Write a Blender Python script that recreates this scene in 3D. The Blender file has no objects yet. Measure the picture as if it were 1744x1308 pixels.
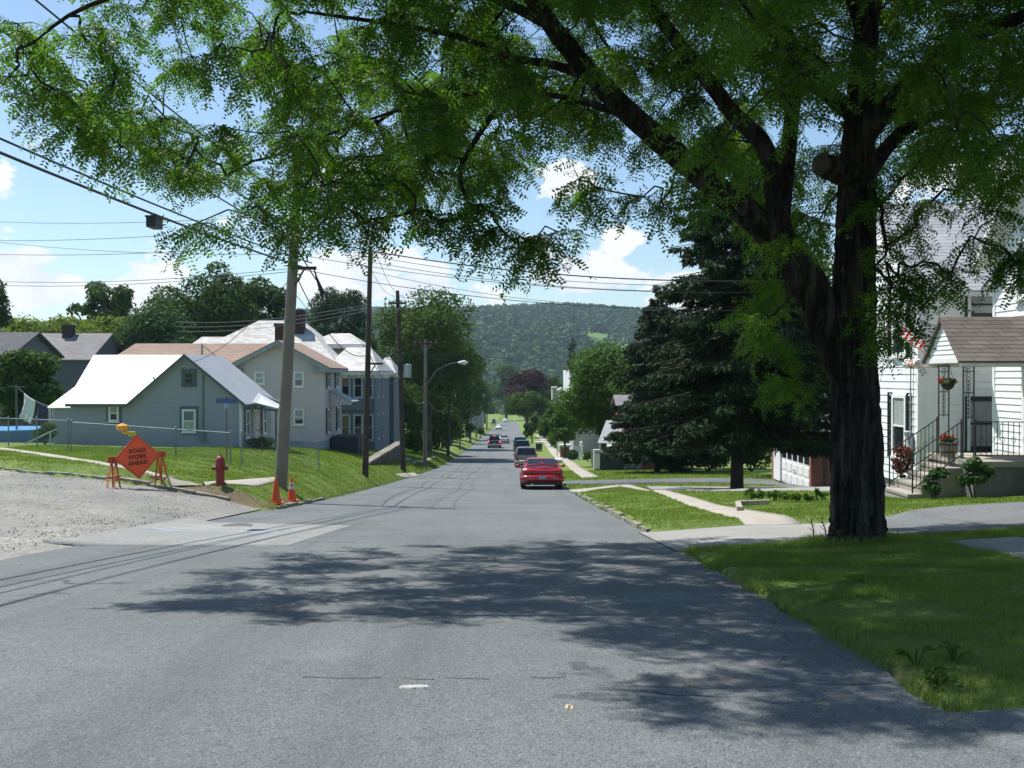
import bpy, bmesh, math, random
import numpy as np
from mathutils import Vector, Matrix
R = math.radians
rnd = random.Random(11)
rng = np.random.default_rng(11)
sc = bpy.context.scene
COL = sc.collection

# ------------------------------------------------------------------ camera, sky, sun, exposure
EYE = 1.6
FPX = 1695.0
PITCH = math.atan(14.0 / FPX)
cam_d = bpy.data.cameras.new('camera')
cam = bpy.data.objects.new('camera', cam_d)
COL.objects.link(cam)
cam.location = (0, 0, EYE)
cam.rotation_euler = (R(90) - PITCH, 0, 0)
cam_d.sensor_width = 36
cam_d.lens = 36 * FPX / 1744
cam_d.clip_start = 0.1
cam_d.clip_end = 6000
sc.camera = cam

SUN_EL, SUN_AZ = R(60), R(50)          # azimuth counted from straight ahead (+Y) towards the left (-X)
sun_d = bpy.data.lights.new('sun', 'SUN')
sun_d.energy = 4.8
sun_d.angle = R(0.53)
sun_d.color = (1.0, 0.955, 0.88)
sun = bpy.data.objects.new('sun', sun_d)
COL.objects.link(sun)
SDIR = Vector((-math.cos(SUN_EL) * math.sin(SUN_AZ), math.cos(SUN_EL) * math.cos(SUN_AZ), math.sin(SUN_EL)))
sun.rotation_euler = SDIR.to_track_quat('Z', 'Y').to_euler()

sc.view_settings.view_transform = 'Standard'
sc.view_settings.look = 'None'
sc.view_settings.gamma = 1.0
sc.view_settings.exposure = 0.5
sc.cycles.use_denoising = True
sc.cycles.max_bounces = 8
sc.cycles.diffuse_bounces = 3
sc.cycles.glossy_bounces = 3
sc.cycles.transmission_bounces = 4
sc.cycles.transparent_max_bounces = 8
sc.cycles.volume_bounces = 0
sc.cycles.sample_clamp_indirect = 4.0
sc.cycles.caustics_reflective = False
sc.cycles.caustics_refractive = False


def at(px, py, d):
    """the point at distance d (along +Y) seen at photograph pixel (px, py)"""
    u, v = (px - 872) / FPX, (654 - py) / FPX
    fy = math.cos(PITCH) + v * math.sin(PITCH)
    fz = -math.sin(PITCH) + v * math.cos(PITCH)
    s = d / fy
    return Vector((u * s, d, EYE + fz * s))


class NT:
    """small helper for node trees"""
    def __init__(s, tree):
        s.t = tree
        s.n = tree.nodes
        s.l = tree.links

    def node(s, typ, **kw):
        n = s.n.new(typ)
        for k, v in kw.items():
            setattr(n, k, v)
        return n

    def setin(s, n, i, v):
        if v is None:
            return
        if hasattr(v, 'is_linked') or isinstance(v, bpy.types.NodeSocket):
            s.l.new(v, n.inputs[i])
        else:
            n.inputs[i].default_value = v

    def math(s, op, a, b=None, c=None, clamp=False):
        n = s.node('ShaderNodeMath', operation=op, use_clamp=clamp)
        s.setin(n, 0, a); s.setin(n, 1, b); s.setin(n, 2, c)
        return n.outputs[0]

    def mix(s, f, a, b, typ='MIX'):
        n = s.node('ShaderNodeMix', data_type='RGBA', blend_type=typ)
        s.setin(n, 0, f); s.setin(n, 6, a); s.setin(n, 7, b)
        return n.outputs[2]

    def noise(s, vec, scale, detail=4, rough=0.55, dist=0.0):
        n = s.node('ShaderNodeTexNoise')
        s.setin(n, 'Vector', vec)
        n.inputs['Scale'].default_value = scale
        n.inputs['Detail'].default_value = detail
        n.inputs['Roughness'].default_value = rough
        n.inputs['Distortion'].default_value = dist
        return n.outputs['Fac']

    def ramp(s, f, a, b):
        n = s.node('ShaderNodeMapRange', interpolation_type='SMOOTHSTEP')
        s.setin(n, 0, f)
        n.inputs[1].default_value = a
        n.inputs[2].default_value = b
        return n.outputs[0]


def c4(c):
    return (c[0], c[1], c[2], 1.0)


world = bpy.data.worlds.new('World')
sc.world = world
world.use_nodes = True
W = NT(world.node_tree)
W.n.clear()
sky = W.node('ShaderNodeTexSky', sky_type='NISHITA', sun_disc=False)
sky.sun_elevation = SUN_EL
sky.sun_rotation = -SUN_AZ
sky.air_density = 1.0
sky.dust_density = 0.5
sky.ozone_density = 0.8
tc = W.node('ShaderNodeTexCoord')
sep = W.node('ShaderNodeSeparateXYZ')
W.l.new(tc.outputs['Generated'], sep.inputs[0])
az = W.math('ARCTAN2', sep.outputs[0], sep.outputs[1])
el = W.math('ARCSINE', sep.outputs[2])
comb = W.node('ShaderNodeCombineXYZ')
W.l.new(az, comb.inputs[0]); W.l.new(W.math('MULTIPLY', el, 1.7), comb.inputs[1])
n1 = W.noise(comb.outputs[0], 13.0, 9, 0.6, 0.2)
n2 = W.noise(comb.outputs[0], 5.0, 4, 0.5, 0.3)
n3 = W.noise(comb.outputs[0], 34.0, 6, 0.6, 0.2)
# puffs of cloud over the valley: azimuth, elevation, half width, half height (degrees), weight
CLOUDS = [(-27.8, 9.6, 3.0, 1.6, .85), (-26.5, 5.0, 4.6, 2.9, 1.0), (-22.5, 4.2, 3.5, 1.6, .6), (-20.2, 5.0, 2.4, 2.6, .95),
          (-9.0, 5.9, 5.2, 2.5, 1.0), (-5.2, 5.0, 3.4, 2.2, .9), (-10.2, 11.2, 3.2, 1.6, .9), (-2.0, 4.4, 3.6, 1.5, .7),
          (3.0, 11.0, 2.6, 2.2, 1.0), (6.2, 7.5, 1.7, 1.2, .85), (3.6, 5.7, 5.2, 2.3, .9), (9.5, 5.2, 4.0, 1.9, .8),
          (-15.0, 8.3, 3.0, 1.1, .6), (-24.5, 12.0, 4.2, .9, .45), (1.5, 7.6, 2.2, 1.1, .6), (24.5, 10.0, 4.5, 2.6, .9),
          (18.0, 6.0, 5.0, 2.4, .8), (-34, 5.0, 5.0, 3.0, .9), (-42, 7.0, 5.0, 3.0, .9), (36, 6.0, 6.0, 3.0, .9)]
tot = None
for a0, e0, ra, re, wt in CLOUDS:
    ra, re = ra * .82, re * .82
    da = W.math('DIVIDE', W.math('SUBTRACT', az, R(a0)), R(ra))
    de = W.math('DIVIDE', W.math('SUBTRACT', el, R(e0)), R(re))
    r2 = W.math('ADD', W.math('MULTIPLY', da, da), W.math('MULTIPLY', de, de))
    g = W.math('MULTIPLY', W.math('EXPONENT', W.math('MULTIPLY', r2, -1.0)), wt)
    tot = g if tot is None else W.math('MAXIMUM', tot, g)
low = W.math('MULTIPLY', W.ramp(el, R(5.0), R(0.5)), 0.30)
tot = W.math('MAXIMUM', tot, low)
dens = W.math('ADD', tot, W.math('MULTIPLY', W.math('SUBTRACT', n1, 0.5), 2.3))
dens = W.math('ADD', dens, W.math('MULTIPLY', W.math('SUBTRACT', n3, 0.5), 0.7))
cov = W.ramp(dens, 0.47, 0.64)
shade = W.ramp(W.math('ADD', W.math('MULTIPLY', n2, 0.5), W.math('MULTIPLY', n1, 0.5)), 0.36, 0.56)
ccol = W.mix(shade, (7.4, 8.6, 10.0, 1), (11.5, 11.5, 11.3, 1))
skyc = W.mix(1.0, sky.outputs[0], (1.38, 1.52, 1.56, 1), 'MULTIPLY')
out = W.mix(W.math('MULTIPLY', cov, 0.95), skyc, ccol)
bg = W.node('ShaderNodeBackground')
W.l.new(out, bg.inputs[0])
bg.inputs[1].default_value = 0.068
wo = W.node('ShaderNodeOutputWorld')
W.l.new(bg.outputs[0], wo.inputs[0])

# ------------------------------------------------------------------ materials
MATS = {}


def mat(name, c, rough=0.8, var=0.18, scale=3.0, c2=None, bump=0.0, bscale=40.0, metal=0.0, spec=None, coat=0.0,
        fine=None, detail=5):
    """principled surface with two-scale colour variation and an optional noise bump"""
    if name in MATS:
        return MATS[name]
    m = bpy.data.materials.new(name)
    m.use_nodes = True
    N = NT(m.node_tree)
    b = N.n['Principled BSDF']
    t = N.node('ShaderNodeTexCoord')
    P = t.outputs['Object']
    a = c2 or tuple(x * (1 - var) for x in c)
    hi = c if c2 else tuple(min(1, x * (1 + var)) for x in c)
    f = N.ramp(N.noise(P, scale, detail, 0.62), 0.3, 0.7)
    colr = N.mix(f, c4(a), c4(hi))
    if fine:
        f2 = N.ramp(N.noise(P, fine[0], 2, 0.6), 0.3, 0.72)
        colr = N.mix(f2, colr, c4(tuple(x * fine[1] for x in hi)))
    N.l.new(colr, b.inputs['Base Color'])
    b.inputs['Roughness'].default_value = rough
    b.inputs['Metallic'].default_value = metal
    if spec is not None:
        b.inputs['Specular IOR Level'].default_value = spec
    if coat:
        b.inputs['Coat Weight'].default_value = coat
        b.inputs['Coat Roughness'].default_value = 0.05
    if bump:
        bn = N.node('ShaderNodeBump')
        bn.inputs['Strength'].default_value = 1.0
        bn.inputs['Distance'].default_value = bump
        N.l.new(N.noise(P, bscale, 4, 0.65), bn.inputs['Height'])
        N.l.new(bn.outputs[0], b.inputs['Normal'])
    MATS[name] = m
    return m


def barkmat(name, c, c2, sx=9.0, sz=1.1, bump=.05):
    m = bpy.data.materials.new(name)
    m.use_nodes = True
    N = NT(m.node_tree)
    b = N.n['Principled BSDF']
    mp = N.node('ShaderNodeMapping'); mp.inputs['Scale'].default_value = (sx, sx, sz)
    P = N.node('ShaderNodeTexCoord').outputs['Object']
    N.l.new(P, mp.inputs[0])
    f = N.noise(mp.outputs[0], 1.0, 6, 0.65, 0.6)
    f2 = N.ramp(f, .36, .60)
    f3 = N.ramp(N.noise(P, 1.6, 4, .6), .45, .75)
    colr = N.mix(f2, c4(c2), c4(c))
    colr = N.mix(N.math('MULTIPLY', f3, .45), colr, c4((c[0] * 1.15, c[1] * 1.25, c[2] * .9)))
    N.l.new(colr, b.inputs['Base Color'])
    b.inputs['Roughness'].default_value = .95
    b.inputs['Specular IOR Level'].default_value = .1
    bn = N.node('ShaderNodeBump'); bn.inputs['Distance'].default_value = bump
    N.l.new(f2, bn.inputs['Height']); N.l.new(bn.outputs[0], b.inputs['Normal'])
    MATS[name] = m
    return m


def courses(name, c, c2, h, w=0.0, gap=0.06, gapcol=None, rough=0.8, bump=0.012, axis='Z', var=1.0, nscale=1.0):
    """courses of boards, shingles or bricks: rows along one axis of the object, optional joints of width w"""
    if name in MATS:
        return MATS[name]
    m = bpy.data.materials.new(name)
    m.use_nodes = True
    N = NT(m.node_tree)
    b = N.n['Principled BSDF']
    t = N.node('ShaderNodeTexCoord')
    s = N.node('ShaderNodeSeparateXYZ')
    N.l.new(t.outputs['Object'], s.inputs[0])
    z = s.outputs['XYZ'.index(axis)]
    hcoord = N.math('ADD', s.outputs[0], s.outputs[1]) if axis == 'Z' else s.outputs[0]
    r = N.math('DIVIDE', z, h)
    row = N.math('FLOOR', r)
    fr = N.math('FRACT', r)
    joint = N.ramp(fr, gap, gap * 0.4)
    cellx = None
    if w:
        off = N.math('FRACT', N.math('MULTIPLY', row, 0.5317))
        cx = N.math('ADD', N.math('DIVIDE', hcoord, w), off)
        cellx = N.math('FLOOR', cx)
        jx = N.ramp(N.math('FRACT', cx), gap * h / w * 1.2, gap * h / w * 0.4)
        joint = N.math('MAXIMUM', joint, jx)
    wn = N.node('ShaderNodeTexWhiteNoise', noise_dimensions='2D')
    cb = N.node('ShaderNodeCombineXYZ')
    N.l.new(row, cb.inputs[0])
    if cellx is not None:
        N.l.new(cellx, cb.inputs[1])
    N.l.new(cb.outputs[0], wn.inputs['Vector'])
    f = N.math('MULTIPLY', wn.outputs['Value'], var)
    f = N.math('ADD', N.math('MULTIPLY', f, 0.6), N.math('MULTIPLY', N.ramp(N.noise(t.outputs['Object'], nscale, 5), .3, .7), 0.4))
    colr = N.mix(f, c4(c), c4(c2))
    colr = N.mix(joint, colr, c4(gapcol or tuple(x * 0.55 for x in c)))
    N.l.new(colr, b.inputs['Base Color'])
    b.inputs['Roughness'].default_value = rough
    bn = N.node('ShaderNodeBump')
    bn.inputs['Distance'].default_value = bump
    N.l.new(N.math('SUBTRACT', N.math('MULTIPLY', fr, -0.6), joint), bn.inputs['Height'])
    N.l.new(bn.outputs[0], b.inputs['Normal'])
    MATS[name] = m
    return m


def glass(name, c=(0.02, 0.025, 0.03), rough=0.06):
    return mat(name, c, rough=rough, var=0.3, scale=1.5, spec=0.6)


def leafmat(name, c, c2, trans=0.35, rough=0.65, scale=1.2, tcol=None, spec=.12):
    """leaf surface: two greens mixed by clump, part of the light passes through"""
    if name in MATS:
        return MATS[name]
    m = bpy.data.materials.new(name)
    m.use_nodes = True
    N = NT(m.node_tree)
    b = N.n['Principled BSDF']
    t = N.node('ShaderNodeTexCoord')
    g = N.node('ShaderNodeNewGeometry')
    f = N.ramp(N.noise(t.outputs['Object'], scale, 3, 0.6), 0.3, 0.7)
    f = N.math('ADD', N.math('MULTIPLY', f, 0.55), N.math('MULTIPLY', g.outputs['Random Per Island'], 0.45))
    colr = N.mix(f, c4(c), c4(c2))
    N.l.new(colr, b.inputs['Base Color'])
    b.inputs['Roughness'].default_value = rough
    b.inputs['Specular IOR Level'].default_value = spec
    tr = N.node('ShaderNodeBsdfTranslucent')
    tc_ = N.mix(1.0, colr, c4(tcol or (1.5, 1.7, 0.7)), 'MULTIPLY')
    N.l.new(tc_, tr.inputs[0])
    mx = N.node('ShaderNodeMixShader')
    mx.inputs[0].default_value = trans
    N.l.new(b.outputs[0], mx.inputs[1]); N.l.new(tr.outputs[0], mx.inputs[2])
    o = N.n['Material Output']
    N.l.new(mx.outputs[0], o.inputs[0])
    MATS[name] = m
    return m


# ------------------------------------------------------------------ mesh helpers
class MB:
    """collects faces and links them as ONE mesh object"""
    def __init__(s):
        s.v = []; s.f = []; s.m = []; s.mats = []

    def mi(s, m):
        if m is None:
            return 0
        if m not in s.mats:
            s.mats.append(m)
        return s.mats.index(m)

    def face(s, pts, m=None):
        k = len(s.v)
        s.v += [tuple(p) for p in pts]
        s.f.append(tuple(range(k, k + len(pts))))
        s.m.append(s.mi(m))
        return s

    def faces(s, vs, fs, m=None):
        k = len(s.v)
        s.v += [tuple(p) for p in vs]
        i = s.mi(m)
        for f in fs:
            s.f.append(tuple(k + q for q in f)); s.m.append(i)
        return s

    def box(s, x0, x1, y0, y1, z0, z1, m=None):
        vs = [(x0, y0, z0), (x1, y0, z0), (x1, y1, z0), (x0, y1, z0), (x0, y0, z1), (x1, y0, z1), (x1, y1, z1), (x0, y1, z1)]
        return s.faces(vs, [(3, 2, 1, 0), (4, 5, 6, 7), (0, 1, 5, 4), (1, 2, 6, 5), (2, 3, 7, 6), (3, 0, 4, 7)], m)

    def obox(s, o, u, v, w, m=None):
        """box from corner o with edge vectors u, v, w"""
        o, u, v, w = Vector(o), Vector(u), Vector(v), Vector(w)
        vs = [o, o + u, o + u + v, o + v, o + w, o + u + w, o + u + v + w, o + v + w]
        return s.faces(vs, [(3, 2, 1, 0), (4, 5, 6, 7), (0, 1, 5, 4), (1, 2, 6, 5), (2, 3, 7, 6), (3, 0, 4, 7)], m)

    def bar(s, a, b, w, h=None, m=None):
        """square bar from a to b"""
        a, b = Vector(a), Vector(b)
        h = h or w
        d = (b - a).normalized()
        up = Vector((0, 0, 1)) if abs(d.z) < 0.95 else Vector((0, 1, 0))
        sx = d.cross(up).normalized() * w / 2
        sz = sx.cross(d).normalized() * h / 2
        return s.obox(a - sx - sz, sx * 2, sz * 2, b - a, m)

    def tube(s, pts, radii, n=8, m=None, cap=True, wob=0.0, seed=0):
        pts = [Vector(p) for p in pts]
        if not hasattr(radii, '__len__'):
            radii = [radii] * len(pts)
        rr = random.Random(seed)
        k = len(s.v); i = s.mi(m)
        ref = None
        for j, p in enumerate(pts):
            d = (pts[min(j + 1, len(pts) - 1)] - pts[max(j - 1, 0)])
            d = d.normalized() if d.length > 1e-9 else Vector((0, 0, 1))
            if ref is None:
                ref = Vector((1, 0, 0)) if abs(d.x) < 0.8 else Vector((0, 1, 0))
            a = (ref - d * ref.dot(d)).normalized()
            ref = a
            b = d.cross(a)
            for q in range(n):
                t = 2 * math.pi * q / n
                r = radii[j] * (1 + (wob * (rr.random() - .5) if wob else 0))
                s.v.append(tuple(p + (a * math.cos(t) + b * math.sin(t)) * r))
        for j in range(len(pts) - 1):
            for q in range(n):
                q2 = (q + 1) % n
                s.f.append((k + j * n + q, k + j * n + q2, k + (j + 1) * n + q2, k + (j + 1) * n + q)); s.m.append(i)
        if cap:
            s.f.append(tuple(k + q for q in reversed(range(n)))); s.m.append(i)
            e = k + (len(pts) - 1) * n
            s.f.append(tuple(e + q for q in range(n))); s.m.append(i)
        return s

    def lathe(s, prof, c=(0, 0, 0), n=16, m=None, sx=1.0, sy=1.0):
        k = len(s.v); i = s.mi(m)
        for r, z in prof:
            for q in range(n):
                t = 2 * math.pi * q / n
                s.v.append((c[0] + r * math.cos(t) * sx, c[1] + r * math.sin(t) * sy, c[2] + z))
        for j in range(len(prof) - 1):
            for q in range(n):
                q2 = (q + 1) % n
                s.f.append((k + j * n + q, k + j * n + q2, k + (j + 1) * n + q2, k + (j + 1) * n + q)); s.m.append(i)
        s.f.append(tuple(k + q for q in reversed(range(n)))); s.m.append(i)
        e = k + (len(prof) - 1) * n
        s.f.append(tuple(e + q for q in range(n))); s.m.append(i)
        return s

    def ball(s, c, r, m=None, n=10, sz=1.0):
        pr = [(max(0.001, r * math.sin(math.pi * j / n)), -r * sz * math.cos(math.pi * j / n)) for j in range(n + 1)]
        return s.lathe(pr, c, n + 4, m)

    def build(s, name, m=None, parent=None, smooth=False, off=None):
        me = bpy.data.meshes.new(name)
        v = s.v
        if off is not None:
            v = [(p[0] - off[0], p[1] - off[1], p[2] - off[2]) for p in v]
        me.from_pydata(v, [], s.f)
        ms = s.mats if s.mats else ([m] if m else [])
        for q in ms:
            me.materials.append(q)
        if len(ms) > 1:
            me.polygons.foreach_set('material_index', s.m)
        if smooth:
            me.polygons.foreach_set('use_smooth', [True] * len(me.polygons))
            try:
                me.set_sharp_from_angle(angle=R(40))
            except Exception:
                pass
        me.update()
        o = bpy.data.objects.new(name, me)
        COL.objects.link(o)
        if parent is not None:
            o.parent = parent
        return o


def np_mesh(name, verts, k, m, parent=None, off=None, smooth=False):
    """one mesh of many separate k-sided faces; verts has shape (faces*k, 3)"""
    verts = np.asarray(verts, dtype=np.float32).reshape(-1, 3)
    if off is not None:
        verts = verts - np.array(off, dtype=np.float32)
    n = len(verts) // k
    me = bpy.data.meshes.new(name)
    me.vertices.add(n * k); me.loops.add(n * k); me.polygons.add(n)
    me.vertices.foreach_set('co', verts.ravel())
    me.loops.foreach_set('vertex_index', np.arange(n * k, dtype=np.int32))
    me.polygons.foreach_set('loop_start', np.arange(0, n * k, k, dtype=np.int32))
    me.materials.append(m)
    me.update(calc_edges=True)
    o = bpy.data.objects.new(name, me)
    COL.objects.link(o)
    if parent is not None:
        o.parent = parent
    return o


def grid_mesh(name, X, Y, Z, m, parent=None, mask=None):
    """sheet from 2-D arrays of coordinates"""
    ny, nx = X.shape
    vs = np.stack([X, Y, Z], -1).reshape(-1, 3)
    fs = []
    for j in range(ny - 1):
        for i in range(nx - 1):
            if mask is None or mask[j, i]:
                a = j * nx + i
                fs.append((a, a + 1, a + nx + 1, a + nx))
    me = bpy.data.meshes.new(name)
    me.from_pydata(vs.tolist(), [], fs)
    me.materials.append(m)
    me.polygons.foreach_set('use_smooth', [True] * len(me.polygons))
    me.update()
    o = bpy.data.objects.new(name, me)
    COL.objects.link(o)
    return o


def tag(o, label=None, cat=None, group=None, kind=None):
    if label: o['label'] = label
    if cat: o['category'] = cat
    if group: o['group'] = group
    if kind: o['kind'] = kind
    return o


def thing(name, label, cat, loc=(0, 0, 0), rz=0.0, group=None):
    o = bpy.data.objects.new(name, None)
    COL.objects.link(o)
    o.location = loc
    o.rotation_euler = (0, 0, rz)
    o.empty_display_size = 0.3
    return tag(o, label, cat, group)


def solo(mb, name, m, loc, label, cat, group=None, smooth=False, rz=0.0, world=True):
    """a thing that is one mesh, with its origin at loc"""
    o = mb.build(name, m, None, smooth, off=loc if world else None)
    o.location = loc
    o.rotation_euler[2] = rz
    return tag(o, label, cat, group)


def copy_tree(o, parent=None):
    c = o.copy()
    COL.objects.link(c)
    c.parent = parent
    for ch in [q for q in o.children]:
        copy_tree(ch, c)
    return c


# ------------------------------------------------------------------ terrain heights (metres, eye level = EYE)
def pchip(xs, ys):
    xs = np.array(xs, float); ys = np.array(ys, float)
    h = np.diff(xs); d = np.diff(ys) / h
    mm = np.zeros(len(xs)); mm[0] = d[0]; mm[-1] = d[-1]
    for i in range(1, len(xs) - 1):
        if d[i - 1] * d[i] > 0:
            w1, w2 = 2 * h[i] + h[i - 1], h[i] + 2 * h[i - 1]
            mm[i] = (w1 + w2) / (w1 / d[i - 1] + w2 / d[i])

    def f(x):
        x = np.clip(np.asarray(x, float), xs[0], xs[-1])
        i = np.clip(np.searchsorted(xs, x) - 1, 0, len(xs) - 2)
        t = (x - xs[i]) / h[i]
        return ((1 + 2 * t) * (1 - t) ** 2 * ys[i] + t * (1 - t) ** 2 * h[i] * mm[i] + t * t * (3 - 2 * t) * ys[i + 1] + t * t * (t - 1) * h[i] * mm[i + 1])
    return f


RL, RR = -6.4, 2.5                      # left and right edges of the street
road_z = pchip([-40, -5, 0, 6.75, 10, 15, 22.5, 36, 45, 60, 89, 110, 140, 200, 300, 420, 520, 900],
               [.9, -1.33, -1.6, -1.97, -2.2, -2.6, -3.25, -4.4, -5.1, -6.2, -8.1, -9.15, -10.4, -12.7, -16.3, -20.3, -23, -29])
plat_z = pchip([-40, 0, 14, 28, 40, 48, 60, 75, 89, 110, 140, 200, 300, 420, 520, 900],
               [1.0, -1.3, -2.3, -2.9, -3.3, -3.75, -4.7, -5.85, -7.1, -8.3, -9.7, -12.1, -15.7, -19.8, -23, -29])


def yfar(x):                            # far edge of the gravel side street
    t = np.maximum(0, RL - np.asarray(x, float))
    return 26.6 + np.where(t < 4, 0.06 * t * t, 0.96 + (t - 4) * 0.62)


def ynear(x):
    t = np.maximum(0, RL - np.asarray(x, float))
    return 10.4 + np.where(t < 3, -0.1 * t, -.3 + (t - 3) * 0.62)


def sstep(a, b, x):
    t = np.clip((x - a) / (b - a), 0, 1)
    return t * t * (3 - 2 * t)


def gz(X, Y):
    """ground height"""
    X = np.asarray(X, float); Y = np.asarray(Y, float)
    rz = road_z(Y) + EYE
    pz = plat_z(Y) + EYE
    tl = np.clip((RL - X) / 7.0, 0, 1)
    wl = tl * (2 - tl)
    left = rz + (pz - rz) * wl + np.maximum(0, -14 - X) * 0.02
    side = ((Y > yfar(X)) | (Y < ynear(X)))
    bank = sstep(0, 0.5, np.where(Y > 20, Y - yfar(X), ynear(X) - Y))
    left = left + np.where(X < RL - .02, (0.10 * sstep(0, .3, RL - X) + 0.22 * sstep(.2, 1.4, RL - X)) * bank, 0)
    k = 0.055 + (0.010 - 0.055) * sstep(26, 45, Y)
    right = rz + (0.055 + .055 * sstep(13, 19, Y)) * sstep(RR, RR + .1, X) * sstep(5.7, 6.7, Y) * (1 - sstep(14.1, 14.7, Y) * (1 - sstep(18.1, 18.7, Y))) * (1 - sstep(37.5, 38.2, Y) * (1 - sstep(49, 50, Y))) + k * np.clip(X - RR, 0, 8.6)
    z = np.where(X < RL, left, np.where(X > RR, right, rz))
    return z


def g(x, y):
    return float(gz(x, y))


def gat(px, py, dmax=400):
    """where the ray through a photograph pixel meets the ground"""
    ds = np.concatenate([np.arange(3, 60, .05), np.arange(60, dmax, .25)])
    p1 = at(px, py, 1.0)
    xs = p1.x * ds; zs = EYE + (p1.z - EYE) * ds
    hit = np.nonzero(zs <= gz(xs, ds))[0]
    i = hit[0] if len(hit) else len(ds) - 1
    return Vector((xs[i], ds[i], float(gz(xs[i], ds[i]))))

# ------------------------------------------------------------------ ground, street, walks
def asphalt(name, c, c2, pebble=True, cracks=0.0):
    m = bpy.data.materials.new(name)
    m.use_nodes = True
    N = NT(m.node_tree)
    b = N.n['Principled BSDF']
    P = N.node('ShaderNodeTexCoord').outputs['Object']
    f = N.ramp(N.noise(P, 0.35, 5, 0.6), 0.3, 0.7)
    colr = N.mix(f, c4(c), c4(c2))
    # aggregate: pale and dark stones
    v = N.node('ShaderNodeTexVoronoi'); v.inputs['Scale'].default_value = 75.0
    N.l.new(P, v.inputs['Vector'])
    sp = N.node('ShaderNodeSeparateColor')
    N.l.new(v.outputs['Color'], sp.inputs[0])
    colr = N.mix(N.math('MULTIPLY', N.ramp(sp.outputs[0], 0.70, 1.0), 0.55), colr, c4(tuple(x * 1.5 for x in c2)))
    colr = N.mix(N.math('MULTIPLY', N.ramp(sp.outputs[1], 0.66, 1.0), 0.6), colr, c4(tuple(x * 0.45 for x in c)))
    n8 = N.noise(P, 9.0, 4, 0.7)
    colr = N.mix(N.math('MULTIPLY', N.ramp(n8, 0.5, 0.72), 0.35), colr, c4(tuple(x * 0.6 for x in c)))
    # wheel tracks and stains drawn out along the lane
    ml = N.node('ShaderNodeMapping'); ml.inputs['Scale'].default_value = (1.1, .045, .1)
    N.l.new(P, ml.inputs[0])
    tr = N.noise(ml.outputs[0], 1.0, 3, .6)
    colr = N.mix(N.math('MULTIPLY', N.ramp(tr, .50, .68), .30), colr, c4(tuple(x * .62 for x in c)))
    st = N.noise(P, 1.3, 6, .7)
    colr = N.mix(N.math('MULTIPLY', N.ramp(st, .56, .74), .35), colr, c4(tuple(x * .6 for x in c)))
    colr = N.mix(N.math('MULTIPLY', N.ramp(N.noise(P, .55, 5, .65), .56, .70), .30), colr, c4(tuple(x * 1.35 for x in c2)))
    if cracks:
        # thin tarred cracks, mostly across the lane
        mp = N.node('ShaderNodeMapping'); mp.inputs['Scale'].default_value = (0.09, 0.28, 0.2)
        N.l.new(P, mp.inputs[0])
        nz = N.node('ShaderNodeTexNoise'); nz.inputs['Scale'].default_value = 1.1; nz.inputs['Detail'].default_value = 6
        N.l.new(P, nz.inputs['Vector'])
        ad = N.mix(0.07, mp.outputs[0], nz.outputs['Color'], 'LINEAR_LIGHT')
        vc = N.node('ShaderNodeTexVoronoi', feature='DISTANCE_TO_EDGE'); vc.inputs['Scale'].default_value = 1.0
        N.l.new(ad, vc.inputs['Vector'])
        line = N.ramp(vc.outputs['Distance'], 0.006, 0.001)
        line = N.math('MULTIPLY', line, N.ramp(N.noise(P, 0.22, 3), 0.5, 0.62))
        colr = N.mix(N.math('MULTIPLY', line, cracks), colr, c4(tuple(x * 0.35 for x in c)))
    N.l.new(colr, b.inputs['Base Color'])
    b.inputs['Roughness'].default_value = 0.88
    b.inputs['Specular IOR Level'].default_value = 0.3
    bn = N.node('ShaderNodeBump'); bn.inputs['Distance'].default_value = 0.012; bn.inputs['Strength'].default_value = 0.9
    h = N.math('ADD', N.math('MULTIPLY', v.outputs['Distance'], -0.7), N.math('MULTIPLY', N.noise(P, 18, 4, 0.7), 0.9))
    N.l.new(h, bn.inputs['Height'])
    N.l.new(bn.outputs[0], b.inputs['Normal'])
    MATS[name] = m
    return m


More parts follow.
